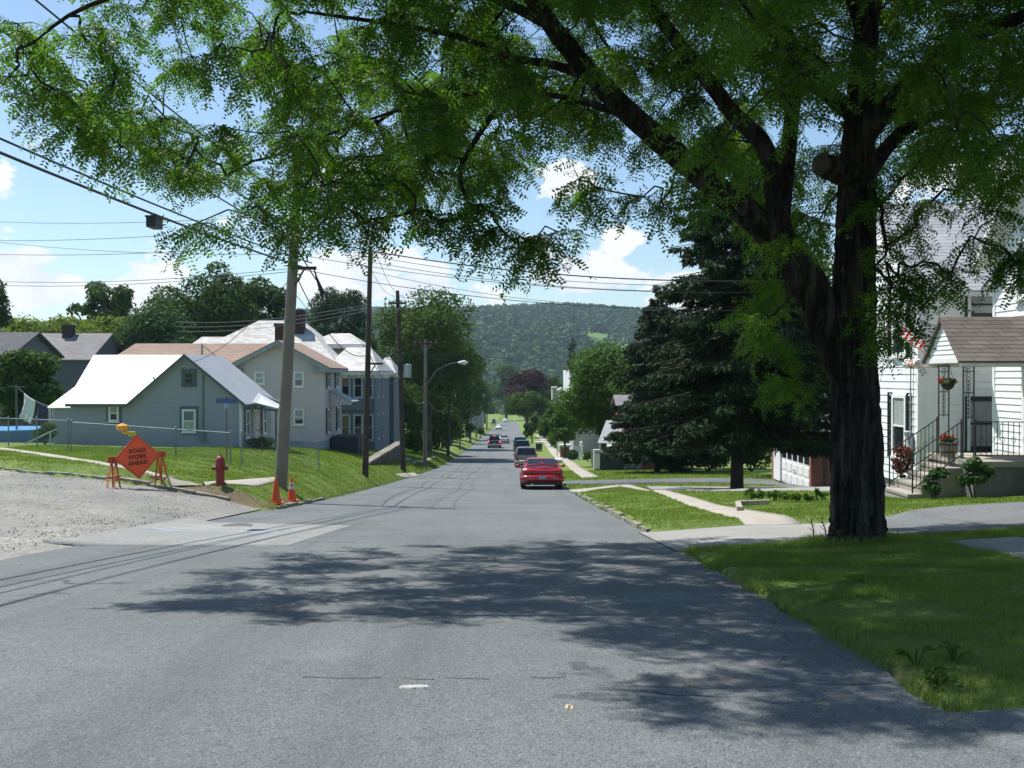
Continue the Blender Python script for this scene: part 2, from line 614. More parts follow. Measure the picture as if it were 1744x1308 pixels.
def turf(name):
    m = bpy.data.materials.new(name)
    m.use_nodes = True
    N = NT(m.node_tree)
    b = N.n['Principled BSDF']
    P = N.node('ShaderNodeTexCoord').outputs['Object']
    s = N.node('ShaderNodeSeparateXYZ'); N.l.new(P, s.inputs[0])
    f = N.ramp(N.noise(P, 0.5, 6, 0.65), 0.3, 0.7)
    colr = N.mix(f, (0.125, 0.195, 0.042, 1), (0.20, 0.262, 0.075, 1))
    f2 = N.ramp(N.noise(P, 7, 5, 0.7), 0.42, 0.68)
    colr = N.mix(N.math('MULTIPLY', f2, 0.6), colr, (0.072, 0.125, 0.026, 1))
    f3 = N.ramp(N.noise(P, 2.1, 4, 0.6), 0.6, 0.75)
    colr = N.mix(N.math('MULTIPLY', f3, 0.45), colr, (0.24, 0.24, 0.10, 1))
    # bare soil at the street corner and along the right edge of the street
    def blob(x, y, rx, ry):
        dx = N.math('DIVIDE', N.math('SUBTRACT', s.outputs[0], x), rx)
        dy = N.math('DIVIDE', N.math('SUBTRACT', s.outputs[1], y), ry)
        return N.math('EXPONENT', N.math('MULTIPLY', N.math('ADD', N.math('MULTIPLY', dx, dx), N.math('MULTIPLY', dy, dy)), -1.0))
    soil = N.math('MAXIMUM', blob(-7.9, 26.9, 2.2, 0.55), N.math('MULTIPLY', blob(2.52, 6.5, 0.12, 3.0), .5))
    soil = N.math('MAXIMUM', soil, blob(-6.6, 29.0, 0.35, 2.5))
    soil = N.math('MAXIMUM', soil, N.math('MULTIPLY', blob(4.7, 13.0, 1.1, 0.8), 0.8))
    soil = N.ramp(N.math('ADD', soil, N.math('MULTIPLY', N.math('SUBTRACT', N.noise(P, 3.5, 5, .7), 0.5), 0.9)), 0.42, 0.72)
    colr = N.mix(soil, colr, (0.20, 0.155, 0.105, 1))
    N.l.new(colr, b.inputs['Base Color'])
    b.inputs['Roughness'].default_value = 0.9
    b.inputs['Specular IOR Level'].default_value = 0.15
    bn = N.node('ShaderNodeBump'); bn.inputs['Distance'].default_value = 0.05
    N.l.new(N.noise(P, 22, 5, 0.75), bn.inputs['Height'])
    N.l.new(bn.outputs[0], b.inputs['Normal'])
    MATS[name] = m
    return m


M_ROAD = asphalt('asphalt', (0.122, 0.138, 0.142), (0.158, 0.175, 0.180), cracks=0.85)
M_PATCH = asphalt('patch_asphalt', (0.235, 0.24, 0.235), (0.30, 0.305, 0.295))
M_DRIVE = asphalt('drive_asphalt', (0.13, 0.14, 0.148), (0.18, 0.188, 0.195))
M_DRIVE2 = asphalt('dark_drive', (0.11, 0.118, 0.13), (0.15, 0.158, 0.17))
M_GRAVEL = mat('gravel', (0.40, 0.385, 0.345), c2=(0.14, 0.148, 0.15), scale=0.23, rough=0.95, bump=0.10, bscale=7, fine=(9, 0.5), detail=10)
M_CONC = mat('concrete', (0.40, 0.37, 0.315), c2=(0.30, 0.278, 0.24), scale=0.9, rough=0.9, bump=0.006, bscale=30, fine=(6, 0.86))
M_CONC2 = mat('grey_concrete', (0.30, 0.30, 0.285), c2=(0.22, 0.22, 0.212), scale=0.8, rough=0.9, bump=0.006, bscale=30, fine=(8, 0.85))
M_STONE = mat('kerb_stone', (0.30, 0.275, 0.23), c2=(0.12, 0.118, 0.09), scale=2.2, rough=0.95, bump=0.03, bscale=7)
M_TURF = turf('turf')

xl = np.unique(np.round(np.concatenate([
    np.linspace(-900, -100, 17), np.arange(-100, -44, 6), np.arange(-44, -18, 1.0), np.arange(-18, -7, .4), np.arange(-7.0, -6.4, .2),
    [RL - .03, RL, -4, -2, 0], [RR, RR + .05, RR + .11], np.arange(2.8, 12, .4), np.arange(12, 26, 1.0), np.arange(26, 60, 5), np.linspace(60, 900, 17)]), 3))
yl = np.unique(np.round(np.concatenate([np.arange(-40, 4, 4), np.arange(4, 60, .4), np.arange(60, 120, 1.5), np.arange(120, 320, 6), np.arange(320, 921, 25)]), 3))
GX, GY = np.meshgrid(xl, yl)
GZ = gz(GX, GY)
dig = np.where((GX > RL - .02) & (GX < RR + .02), -0.06, 0.0)
inx = (GX < RL) & (GY < yfar(GX) - .12) & (GY > ynear(GX) + .12)
dig = np.where(inx, -0.05, dig)
dig = np.where((GX < -40), 0, dig)
bumps = 0.035 * np.sin(GX * 1.7 + np.sin(GY * .9) * 2) * np.sin(GY * 1.3 + GX * .4)
bumps = np.where((GX < RL - .3) | (GX > RR + .3), bumps, 0)
far_drop = np.where(GY > 480, -0.0 * GY, 0)
tag(grid_mesh('ground', GX, GY, GZ + dig + bumps * (GX > 30) + far_drop, M_TURF), kind='structure')

ys = np.unique(np.concatenate([np.arange(-40, 60, .5), np.arange(60, 140, 2), np.arange(140, 476, 5)]))
ex = np.zeros_like(ys)
edge = np.where((ys > 10.0) & (ys < 27.2), RL - 0.95 * sstep(10.0, 11.2, ys) * (1 - sstep(26.2, 27.2, ys)), RL)
wob = 0.06 * np.sin(ys * 1.9) + 0.05 * np.sin(ys * 4.7 + 1)
lat = np.linspace(0, 1, 9)
RX = (edge + wob * .6)[:, None] * (1 - lat) + (RR - .02 + wob * .7 * (ys < 16))[:, None] * lat
RY = np.repeat(ys[:, None], 9, 1)
tag(grid_mesh('road', RX, RY, road_z(RY) + EYE + 0 * RX, M_ROAD), kind='structure')

xs = np.concatenate([np.arange(-40, -18, 1.0), np.arange(-18, -7.0, .5), [-7.0, -6.7]])
tt = np.linspace(0, 1, 26)
SX = np.repeat(xs[:, None], 26, 1)
SY = ynear(xs)[:, None] * (1 - tt) + yfar(xs)[:, None] * tt
rg = np.random.default_rng(3)
lump = 0.022 * np.sin(SX * 2.3 + SY) * np.sin(SY * 3.1) + rg.normal(0, .022, SX.shape)
SZ = gz(SX, SY) + np.where(SX > -7.4, -0.012 - .02 * (SX + 7.4), .004 + lump * (SX < -7.6))
tag(grid_mesh('gravel_road', SX, SY, SZ, M_GRAVEL), kind='structure')

PAVED = []


def strip(name, A, B, m, off=0.022, nl=40, nw=5, kind='structure', wobble=0.0):
    """a draped sheet between two edge lines given as lists of ground points"""
    def res(P):
        P = np.array([(p[0], p[1]) for p in P], float)
        d = np.concatenate([[0], np.cumsum(np.hypot(*np.diff(P, axis=0).T))])
        t = np.linspace(0, d[-1], nl)
        return np.stack([np.interp(t, d, P[:, 0]), np.interp(t, d, P[:, 1])], 1)
    a, b = res(A), res(B)
    if wobble:
        w = rng.normal(0, wobble, (nl, 2)); a = a + w
        b = b + rng.normal(0, wobble, (nl, 2))
    t = np.linspace(0, 1, nw)[None, :, None]
    P = a[:, None, :] * (1 - t) + b[:, None, :] * t
    Z = gz(P[..., 0], P[..., 1]) + off
    PAVED.append(np.concatenate([a, b[::-1]]))
    # edges go down so that the sheet has a thickness
    ring = np.concatenate([P[:, :1], P, P[:, -1:]], 1)
    Zr = np.concatenate([Z[:, :1] - .08, Z, Z[:, -1:] - .08], 1)
    o = grid_mesh(name, ring[..., 0], ring[..., 1], Zr, m)
    if kind:
        tag(o, kind=kind)
    return o


def G(*pp):
    return [gat(*p) for p in pp]


# right side: apron, drives, public walk
def _flat(pts, dz=0):
    return pts


strip('driveway', G((1150, 940), (1290, 929), (1418, 921)), G((1088, 908.5), (1190, 902), (1270, 897), (1366, 894), (1424, 892)), M_CONC2, 0.02, nl=30, nw=8)
a0 = gat(1418, 921); a1 = gat(1424, 892)
strip('driveway', [a0, (a0.x + 1.2, a0.y + .1), (8.5, a0.y + .35), (18, a0.y + .8)], [a1, (a1.x + 1.0, a1.y + .35), (8.3, a1.y + 1.1), (18, a1.y + 1.6)], M_DRIVE, 0.024, nl=40, nw=8)
strip('sidewalk', G((1270, 897), (1174, 862), (1100, 836), (1046, 826.5)), G((1366, 894.5), (1224, 861.5), (1135, 836), (1074, 826)), M_CONC, 0.026, nl=60)
strip('sidewalk', G((990, 814), (963, 789.5), (940.5, 775.5), (927, 755.5), (912, 741)), G((1022, 813), (981, 789.5), (958, 775.5), (937, 755.5), (922, 741)), M_CONC, 0.026, nl=60)
strip('footpath', G((967, 835.5), (1000, 832.5), (1044, 827.5)), G((982, 842), (1015, 834.5), (1058, 829.5)), M_CONC, 0.024, nl=20)
strip('driveway', G((962, 826), (1045, 825.6), (1130, 823.5), (1250, 823.5)) + [(14.0, 43.2)], G((960, 819.5), (1040, 818), (1150, 815.5), (1250, 814.5)) + [(14.0, 50.5)], M_DRIVE2, 0.02, nl=50, nw=6)
strip('driveway', G((1125, 836.5), (1200, 836.5), (1300, 836.8), (1420, 836.5)), G((1100, 828.7), (1200, 829.2), (1300, 829.6), (1420, 828.5)), M_CONC2, 0.022, nl=40, nw=6)
# the near public walk to the right of the tree
strip('sidewalk', [(5.75, 4.5), (5.75, 9), (5.75, 13.2)], [(6.75, 4.5), (6.75, 9), (6.75, 13.3)], M_CONC2, 0.02, nl=40)
# left side walks
strip('sidewalk', G((0, 762.5), (100, 776), (182, 789), (248, 802), (292, 829)), G((0, 766), (100, 780), (182, 793.5), (262, 812), (345, 829.5)), M_CONC, 0.02, nl=50)
strip('sidewalk', G((345, 822.5), (400, 819), (468, 814)), G((352, 830.5), (436, 829.5), (480, 818)), M_CONC, 0.024, nl=24)
for k, (p0, p1, p2, p3) in enumerate([((655, 783), (690, 779), (664, 787), (708, 783)), ((672, 808.5), (706, 806), (686, 814), (718, 809)), ((700, 787), (738, 777), (705, 790), (742, 780))]):
    strip('footpath', G(p0, p1), G(p2, p3), M_CONC, 0.03, nl=8)
# pale trench patch and pale seams in the street
pa = strip('road_patch', [(-7.25, 15.35), (-3.45, 15.25)], [(-7.0, 21.6), (-3.3, 20.4)], M_PATCH, 0.004, nl=24, nw=12, wobble=.02)
strip('road_seam', [(-4.2, 88.2), (2.2, 88.6)], [(-4.2, 88.75), (2.2, 89.15)], M_CONC2, 0.005, nl=10)
strip('road_patch', [(0.75, 6.2), (1.1, 6.12), (1.5, 6.14), (1.75, 6.22)], [(0.85, 6.4), (1.15, 6.52), (1.5, 6.5), (1.72, 6.36)], mat('worn_asphalt', (0.21, 0.21, 0.205), c2=(0.16, 0.165, 0.165), scale=3, rough=.95, bump=.02, bscale=30, fine=(35, .6)), 0.004, nl=18, nw=8)
PAVED = PAVED[:-3]
strip('driveway', [(2.42, 1.0), (2.42, 4.0), (2.44, 5.55)], [(9.5, 1.0), (9.5, 4.2), (9.5, 5.9)], M_ROAD, 0.012, nl=60, nw=24, wobble=.02)
M_TAR = mat('tar', (0.075, 0.08, 0.085), rough=.75, scale=6, bump=.01, bscale=30)


def crack(pts, w, m=M_TAR, name='road_crack'):
    """an irregular tarred crack lying on the street"""
    P = []
    for (x0, y0), (x1, y1) in zip(pts[:-1], pts[1:]):
        n = max(2, int(math.hypot(x1 - x0, y1 - y0) / .12))
        for i in range(n):
            t = i / n
            P.append((x0 + (x1 - x0) * t + rnd.uniform(-.03, .03), y0 + (y1 - y0) * t + rnd.uniform(-.03, .03)))
    P.append(pts[-1])
    A = [(p[0], p[1] - w * rnd.uniform(.2, .9)) for p in P]
    B = [(p[0], p[1] + w * rnd.uniform(.2, .9)) for p in P]
    o = strip(name, A, B, m, 0.0045, nl=len(P), nw=2)
    PAVED.pop()
    return o


crack([(-1.35, 6.42), (-1.0, 6.38), (-.85, 6.4)], .012)
crack([(-.72, 6.40), (-.5, 6.36)], .016)
crack([(-.42, 6.38), (-.15, 6.37)], .010)
crack([(.1, 6.4), (.35, 6.41)], .009)
crack([(1.75, 6.3), (2.1, 6.22), (2.4, 6.28)], .012)
crack([(-5.2, 20.9), (-4.0, 20.75), (-2.7, 20.5)], .03)
crack([(-5.2, 16.3), (-4.2, 16.2), (-2.5, 16.0)], .02)
crack([(-2.6, 30.5), (-1.2, 31.0), (.6, 30.6)], .03)
crack([(-1.5, 47), (-.9, 52), (-.4, 60)], .05)
crack([(-3.5, 62), (-2.9, 70), (-2.6, 84)], .06)
M_PAINT = mat('worn_white_paint', (0.56, 0.56, 0.54), c2=(0.24, 0.25, 0.25), scale=14, rough=.8, fine=(60, .7))
strip('paint_mark', [(-.70, 6.12), (-.52, 6.15)], [(-.70, 6.19), (-.52, 6.20)], M_PAINT, 0.006, nl=8, nw=3, wobble=.008); PAVED.pop()
strip('paint_mark', [(.305, 5.68), (.34, 5.67)], [(.305, 5.75), (.34, 5.75)], mat('tan_paint', (.5, .4, .26), rough=.9), 0.006, nl=6, nw=3, wobble=.006); PAVED.pop()
M_BLUEP = mat('blue_paint', (0.22, 0.33, 0.5), c2=(.3, .32, .36), scale=9, rough=.8)
for (x, y) in ((-6.85, 18.6), (-4.95, 18.3)):
    strip('paint_mark', [(x, y), (x + .7, y - .05)], [(x + .1, y + .22), (x + .6, y + .2)], M_BLUEP, 0.0085, nl=8, nw=3, wobble=.05); PAVED.pop()
mh = MB(); gx, gy = -5.55, 20.1
mh.lathe([(0.30, .006), (0.30, .016), (.26, .018), (.24, .012), (.001, .014)], (gx, gy, g(gx, gy)), 20, M_TAR)
solo(mh, 'manhole_cover', M_TAR, (gx, gy, g(gx, gy)), 'dark round iron cover set in the pale street patch', 'manhole cover')


# kerbs: rows of worn stones along the edges
def kerb(name, pts, w=0.16, h=0.13, side=1):
    mb = MB()
    P = [Vector((p[0], p[1], 0)) for p in pts]
    acc = []
    for p, q in zip(P[:-1], P[1:]):
        n = max(1, int((q - p).length / 1.1))
        for i in range(n):
            acc.append((p.lerp(q, i / n), p.lerp(q, (i + 1) / n)))
    for p, q in acc:
        d = (q - p).normalized()
        nrm = Vector((-d.y, d.x, 0)) * side
        j = rnd.uniform(-.025, .025); jh = rnd.uniform(-.04, .03)
        a = p + d * .02 + nrm * j; b = q - d * .02 + nrm * (j + rnd.uniform(-.02, .02))
        za = g(a.x - nrm.x * .2, a.y - nrm.y * .2); zb = g(b.x - nrm.x * .2, b.y - nrm.y * .2)
        ww = w * rnd.uniform(.8, 1.15)
        vs = []
        for pt, z in ((a, za), (b, zb)):
            for off, hh in ((0, -.12), (0.015, h + jh), (ww, h + jh + .01), (ww, -.12)):
                vs.append((pt.x + nrm.x * off, pt.y + nrm.y * off, z + hh))
        mb.faces(vs, [(0, 1, 5, 4), (1, 2, 6, 5), (2, 3, 7, 6), (3, 2, 1, 0), (4, 5, 6, 7)], M_STONE)
    return tag(mb.build(name, M_STONE), kind='structure')


kerb('kerb', [(RR - .03, 18.4), (RR - .03, 34), (RR - .03, 37.6)], side=-1, h=.085, w=.12)
kerb('kerb', [(RR - .03, 48), (RR - .03, 80), (RR - .03, 140)], side=-1)
kx = [-7.6, -8.6, -10, -11.5, -13, -15, -17, -19, -22, -26]
kerb('kerb', [(x, float(yfar(x)) - .04) for x in kx], side=-1, h=.09)
kerb('kerb', [(RL + .02, 27.3), (RL + .02, 34)], side=1, h=.07)

# ------------------------------------------------------------------ vegetation
def unit(a):
    return a / np.maximum(np.linalg.norm(a, axis=-1, keepdims=True), 1e-9)


def leaf_quads(C, N, size, r, aspect=0.6, bend=0.0):
    """pointed four-cornered leaves at C facing N"""
    n = len(C)
    t = unit(np.cross(N, unit(r.normal(size=(n, 3)))))
    b = np.cross(N, t)
    s = np.asarray(size).reshape(-1, 1) * np.ones((n, 1))
    t = t * s; b = b * s * aspect
    return np.stack([C - t * .5, C + b * .5 + t * .05, C + t * .5, C - b * .5 + t * .05], 1).reshape(-1, 3)


def crown_points(r, rad, nl, n, lobe=(.30, .46), reach=(.45, .78), low=-.75):
    """points and outward directions of leaves: lobes spread over an ellipsoid"""
    rad = np.array(rad)
    dirs = []
    while len(dirs) < nl:
        q = unit(r.normal(size=3))
        if q[2] > low:
            dirs.append(q)
    dirs = np.array(dirs)
    lc = dirs * rad * r.uniform(*reach, (nl, 1))
    lr = r.uniform(*lobe, nl) * rad.mean()
    w = lr ** 2; w = w / w.sum()
    idx = r.choice(nl, n, p=w)
    d = unit(r.normal(size=(n, 3)) + np.array([0, 0, .25]))
    rr = r.uniform(.35, 1, n) ** .45 * (1 + .12 * r.normal(size=n))
    P = lc[idx] + d * (lr[idx] * rr)[:, None] * np.array([1.08, 1.08, .82])
    out = unit(d * .9 + unit(P) * .5)
    return P, out, lc, lr


M_BARK = mat('bark', (0.062, 0.050, 0.040), c2=(0.030, 0.025, 0.021), scale=4, rough=.95, bump=.03, bscale=16)
M_BARKG = mat('grey_bark', (0.13, 0.115, 0.10), c2=(0.07, 0.06, 0.055), scale=4, rough=.95, bump=.02, bscale=14)
L_DARK = leafmat('leaves_dark', (0.030, 0.068, 0.015), (0.066, 0.120, 0.024), .28, scale=.5)
L_MID = leafmat('leaves_mid', (0.034, 0.080, 0.015), (0.075, 0.138, 0.027), .30, scale=.5)
L_OLIVE = leafmat('leaves_olive', (0.038, 0.078, 0.015), (0.080, 0.130, 0.024), .30, scale=.5)
L_BRIGHT = leafmat('leaves_bright', (0.042, 0.095, 0.016), (0.095, 0.165, 0.028), .32, scale=.6)
L_YEL = leafmat('leaves_yellow_green', (0.095, 0.145, 0.022), (0.175, 0.220, 0.038), .34, scale=.5)
L_BLUE = leafmat('leaves_blue_green', (0.038, 0.084, 0.034), (0.075, 0.132, 0.050), .25, scale=.5)
L_PURP = leafmat('leaves_purple', (0.034, 0.022, 0.026), (0.072, 0.046, 0.048), .18, scale=.5, tcol=(1.5, .8, .8))
L_NEED = leafmat('needles', (0.012, 0.030, 0.013), (0.030, 0.058, 0.022), .12, scale=.8)
L_PINE = leafmat('pine_needles', (0.026, 0.060, 0.028), (0.055, 0.100, 0.042), .15, scale=.8)


def tree(name, label, px, d, top, halfw, lm, n=9000, size=.32, bottom=None, base=None, seed=1, nl=None, cat='tree', group=None,
         bark=None, depth=None, trunk_r=None, lobe=(.30, .46), reach=(.45, .78), low=-.75, aspect=.7, nrm=.75, limbs=6, x=None):
    """a broadleaf tree whose crown spans the given photograph rows and half width"""
    r = np.random.default_rng(seed)
    p = at(px, top, d)
    X = p.x if x is None else x
    zt = p.z
    zg = g(X, d) if base is None else base
    hw = halfw * d / FPX
    zb = at(px, bottom, d).z if bottom is not None else zg + (zt - zg) * .22
    rz_ = (zt - zb) / 2
    rad = (hw, depth or hw, rz_)
    cz = (zt + zb) / 2
    root = thing(name, label, cat, (X, d, zg), group=group)
    nl = nl or int(16 + hw * 3)
    P, out, lc, lr = crown_points(r, (rad[0] * .98, rad[1] * .98, rad[2] * .93), nl, n, lobe, reach, low)
    N = unit(out * nrm + unit(r.normal(size=(n, 3))) * .75 + np.array([0, 0, .2]))
    V = leaf_quads(P + np.array([0, 0, cz - zg]), N, r.uniform(.6, 1.25, n) * size, r, aspect)
    np_mesh('crown', V, 4, lm, root)
    tr = trunk_r or max(.10, (zt - zg) * .022)
    mb = MB()
    h0 = max(.4, zb - zg) + rz_ * .35
    mb.tube([(0, 0, -.3), (0, 0, .1), (.03, 0, h0 * .5), (0, .02, h0)], [tr * 1.5, tr * 1.15, tr, tr * .8], 9, wob=.12, seed=seed)
    order = r.permutation(len(lc))[:limbs + 4]
    for q in order:
        e = Vector(lc[q]) + Vector((0, 0, cz - zg))
        s0 = Vector((0, 0, h0 * r.uniform(.7, 1.0)))
        mid = s0.lerp(e, .5) + Vector((0, 0, .12 * (e - s0).length)) + Vector(r.normal(0, .06, 3)) * (e - s0).length
        mb.tube([s0, mid, e], [tr * .6, tr * .33, tr * .1], 6)
    mb.build('trunk', bark or M_BARKG, root, smooth=True)
    return root


def conifer(name, label, px, d, top, halfw, lm, seed=1, base=None, n_whorl=34, x=None, sprays=60, size=.34, trunk_r=.3, skirt=.06, power=.8, droop=.35,
            cat='spruce tree', group=None, steps=7, lift=0.0):
    """a needle tree: whorls of drooping boughs carrying hanging sprays"""
    r = np.random.default_rng(seed)
    p = at(px, top, d)
    X = p.x if x is None else x
    zg = g(X, d) if base is None else base
    H = p.z - zg
    RW = halfw * d / FPX
    root = thing(name, label, cat, (X, d, zg), group=group)
    mb = MB()
    mb.tube([(0, 0, -.3), (0, 0, .15), (0, 0, H * .5), (0, 0, H * .97)], [trunk_r * 1.35, trunk_r, trunk_r * .55, .02], 10, wob=.1, seed=seed)
    PV, NV, SV, TV = [], [], [], []
    for w in range(n_whorl):
        t = (w + r.uniform(0, .8)) / n_whorl
        z0 = H * (skirt + (1 - skirt) * t)
        L0 = RW * (1 - t) ** power
        for q in range(int(5 + 4 * (1 - t))):
            a = r.uniform(0, 2 * math.pi)
            L = max(.12, L0 * r.uniform(.62, 1.10)); zj = r.uniform(-.028, .028) * H
            dirv = np.array([math.cos(a), math.sin(a), 0])
            pts = []
            for k in range(steps):
                s = k / (steps - 1)
                zz = z0 + L * (lift * s - droop * s + .32 * droop * 2 * s * s * .6)
                pts.append(dirv * L * s + np.array([0, 0, zz + zj]))
            pts = np.array(pts)
            if L > .5:
                mb.tube([Vector(pts[0]), Vector(pts[steps // 2]), Vector(pts[-1])], [trunk_r * .16, trunk_r * .09, .008], 4, cap=False)
            m = int(sprays * L / RW * r.uniform(.7, 1.2)) + 5
            s = r.uniform(.15, 1.03, m) ** .8
            P = np.stack([np.interp(s, np.linspace(0, 1, steps), pts[:, k]) for k in range(3)], 1)
            side = np.array([-dirv[1], dirv[0], 0])
            wd = (L * .26) * (1.05 - s) + .05
            lat = r.uniform(-1, 1, m)
            P = P + side * (lat * wd)[:, None] + np.array([0, 0, 1]) * (-np.abs(lat) * wd * .35 - r.uniform(0, .18, m))[:, None]
            P = P + r.normal(0, .05, P.shape) * size * 2
            ax = unit(r.normal(0, .28, P.shape) + dirv * .55 + side * (np.sign(lat) * .55)[:, None] + np.array([0, 0, -1]) * r.uniform(.15, 1.0, m)[:, None])
            PV.append(P); TV.append(ax); SV.append(size * r.uniform(.6, 1.3, m))
    P = np.concatenate(PV); T = np.concatenate(TV); S = np.concatenate(SV)[:, None]
    n = len(P)
    B = unit(np.cross(T, unit(r.normal(size=(n, 3))))) * S * .15
    V = np.stack([P, P + T * S * .45 + B, P + T * S, P + T * S * .45 - B], 1).reshape(-1, 3)
    np_mesh('crown', V, 4, lm, root)
    mb.build('trunk', M_BARK, root, smooth=True)
    return root


def bush(name, label, x, y, rx, ry, h, lm, n=1500, size=.12, seed=1, cat='bush', group=None, lobe=(.34, .5), nl=14, round_=False, base=None):
    r = np.random.default_rng(seed)
    z = g(x, y) if base is None else base
    root = thing(name, label, cat, (x, y, z), group=group)
    if round_:
        dd = unit(r.normal(size=(n, 3))); P = dd * np.array([rx, ry, h / 2]) * r.uniform(.88, 1.03, (n, 1)); out = dd
    else:
        P, out, lc, lr = crown_points(r, (rx * .85, ry * .85, h * .45), nl, n, lobe, (.4, .75), -.9)
    N = unit(out * .8 + unit(r.normal(size=(n, 3))) * .7)
    V = leaf_quads(P + np.array([0, 0, h * .5]), N, r.uniform(.6, 1.3, n) * size, r, .65)
    V[:, 2] = np.maximum(V[:, 2], 0.0)
    np_mesh('foliage', V, 4, lm, root)
    mb = MB()
    for q in range(5):
        a = r.uniform(0, 6.28)
        mb.tube([(0.05 * math.cos(a), .05 * math.sin(a), -.05), (rx * .5 * math.cos(a), ry * .5 * math.sin(a), h * .55)], [max(.012, h * .02), .006], 5)
    mb.build('stem', M_BARK, root)
    return root


# ---- the locust in the right foreground
def locust():
    tx, ty = 4.78, 13.9
    zg = g(tx, ty)
    root = thing('locust_tree', 'huge dark locust tree with forked trunk whose lacy crown arches over the street', 'tree', (tx, ty, zg))
    r = np.random.default_rng(5)
    D = 13.9
    limbs = [
        ([(1462, 950, D), (1460, 918, D), (1460, 880, D), (1458, 740, D), (1452, 600, D), (1456, 430, D), (1460, 300, D), (1464, 200, 13.8), (1474, 60, 13.5), (1496, -150, 13.3), (1490, -420, 13.2)],
         [.46, .40, .36, .335, .315, .27, .25, .20, .15, .12, .06]),
        ([(1440, 640, D), (1405, 548, 13.8), (1374, 480, 13.7), (1340, 425, 13.6), (1290, 378, 13.4), (1230, 328, 13.2), (1150, 262, 12.9), (1085, 205, 12.7), (1010, 130, 12.4), (940, 45, 12.1), (880, -40, 11.9), (760, -190, 11.6)],
         [.22, .26, .255, .235, .19, .165, .15, .14, .125, .11, .095, .05]),
        ([(1345, 430, 13.6), (1322, 352, 13.7), (1302, 250, 13.9), (1250, 195, 14.0), (1197, 125, 14.1), (1112, 15, 14.2), (1050, -90, 14.4), (930, -260, 14.8)],
         [.14, .135, .125, .115, .105, .09, .07, .03]),
        ([(1330, 380, 13.7), (1345, 235, 14.2), (1352, 110, 14.5), (1325, 0, 14.8), (1290, -160, 15.4)], [.12, .11, .10, .085, .04]),
        ([(1010, 132, 12.4), (940, 110, 12.2), (872, 98, 12.0), (780, 62, 11.8), (660, 40, 11.6), (520, 20, 11.4)], [.07, .055, .045, .035, .028, .015]),
        ([(880, 100, 12.0), (856, 170, 11.9), (832, 205, 11.8), (800, 255, 11.7), (783, 300, 11.6), (800, 352, 11.6)], [.05, .04, .036, .032, .026, .015]),
        ([(940, 45, 12.1), (800, -20, 11.6), (600, -60, 11.3), (360, -50, 11.2), (150, 10, 11.2), (60, 70, 11.2)], [.07, .05, .042, .034, .025, .012]),
        ([(1085, 205, 12.7), (960, 165, 13.6), (800, 160, 14.6), (640, 200, 15.4), (480, 260, 15.8)], [.06, .042, .032, .024, .012]),
        ([(1464, 200, 13.8), (1400, 150, 13.3), (1330, 60, 12.6), (1250, -80, 11.8), (1130, -260, 11.0)], [.15, .11, .09, .07, .03]),
        ([(1460, 250, 13.9), (1540, 150, 13.4), (1640, 70, 12.8), (1760, 20, 12.2), (1900, -60, 11.6)], [.16, .12, .10, .075, .03]),
        ([(1458, 330, 13.9), (1530, 230, 14.6), (1620, 190, 15.4), (1720, 180, 16.2)], [.12, .10, .07, .03]),
        ([(1474, 60, 13.5), (1420, -120, 12.4), (1380, -330, 11.2), (1320, -620, 10.0)], [.12, .09, .07, .03]),
        ([(1464, 150, 13.8), (1480, -20, 15.2), (1440, -160, 16.8), (1400, -260, 18.0)], [.12, .09, .06, .03]),
    ]
    off = Vector((tx, ty, zg))
    mb = MB()
    nodes = []          # (point, parent index or None)
    for li, (pp, rr) in enumerate(limbs):
        P = [at(*q) - off for q in pp]
        # resample smoothly
        Q, RQ = [], []
        for i in range(len(P) - 1):
            p0 = P[max(0, i - 1)]; p1 = P[i]; p2 = P[i + 1]; p3 = P[min(len(P) - 1, i + 2)]
            ns_ = 14 if li < 2 else 4
            for k in range(ns_):
                t = k / ns_
                q = .5 * ((2 * p1) + (p2 - p0) * t + (2 * p0 - 5 * p1 + 4 * p2 - p3) * t * t + (3 * p1 - p0 - 3 * p2 + p3) * t ** 3)
                Q.append(q); RQ.append(rr[i] * (1 - t) + rr[i + 1] * t)
        Q.append(P[-1]); RQ.append(rr[-1])
        if li == 0:
            RQ = [q * (1 + .02 * math.sin(i * 1.7)) for i, q in enumerate(RQ)]
        n = 56 if li == 0 else (40 if li == 1 else 12)
        # ridged section for the furrowed bark
        k0 = len(mb.v)
        mb.tube(Q, RQ, n, M_LBARK)
        if li < 2:
            ph = r.uniform(0, 6.28, n)
            ridge = .028 * np.sin(np.arange(n) * 2.4) + r.normal(0, .02, n)
            for j in range(len(Q)):
                for q in range(n):
                    v = Vector(mb.v[k0 + j * n + q]); c = Q[j]
                    s = 1 + ridge[q] * (1 + .7 * math.sin(j * .35 + ph[q])) + .03 * math.sin(j * .8 + q * 1.1 + 2 * ph[q]) + r.normal(0, .016)
                    if li == 0 and j < 18:
                        s *= 1 + .08 * (18 - j) / 18 * math.sin(q / n * 6.28 * 5)
                    mb.v[k0 + j * n + q] = tuple(c + (v - c) * s)
        for q in Q:
            if len(nodes) and li < 2 and (nodes[-1][0][2] - q.z) ** 2 < .01: continue
            if (q.z > 3.6 or li > 1) and li != 0 or (li == 0 and q.z > 6.0):
                nodes.append((np.array(q), None))
    # sawn stub towards the street on the main stem
    s0, s1 = at(1452, 300, 13.8) - off, at(1398, 280, 13.35) - off
    mb.tube([s0, s0.lerp(s1, .6), s1], [.19, .165, .15], 14, M_LBARK, wob=.12)
    mb.lathe([(.14, 0), (.11, .01), (.001, .012)], (0, 0, 0), 12, M_CUT)
    for i in range(len(mb.v) - 36, len(mb.v)):
        v = Vector(mb.v[i])
        q = (s1 - s0).to_track_quat('Z', 'Y')
        mb.v[i] = tuple(q @ v + s1)
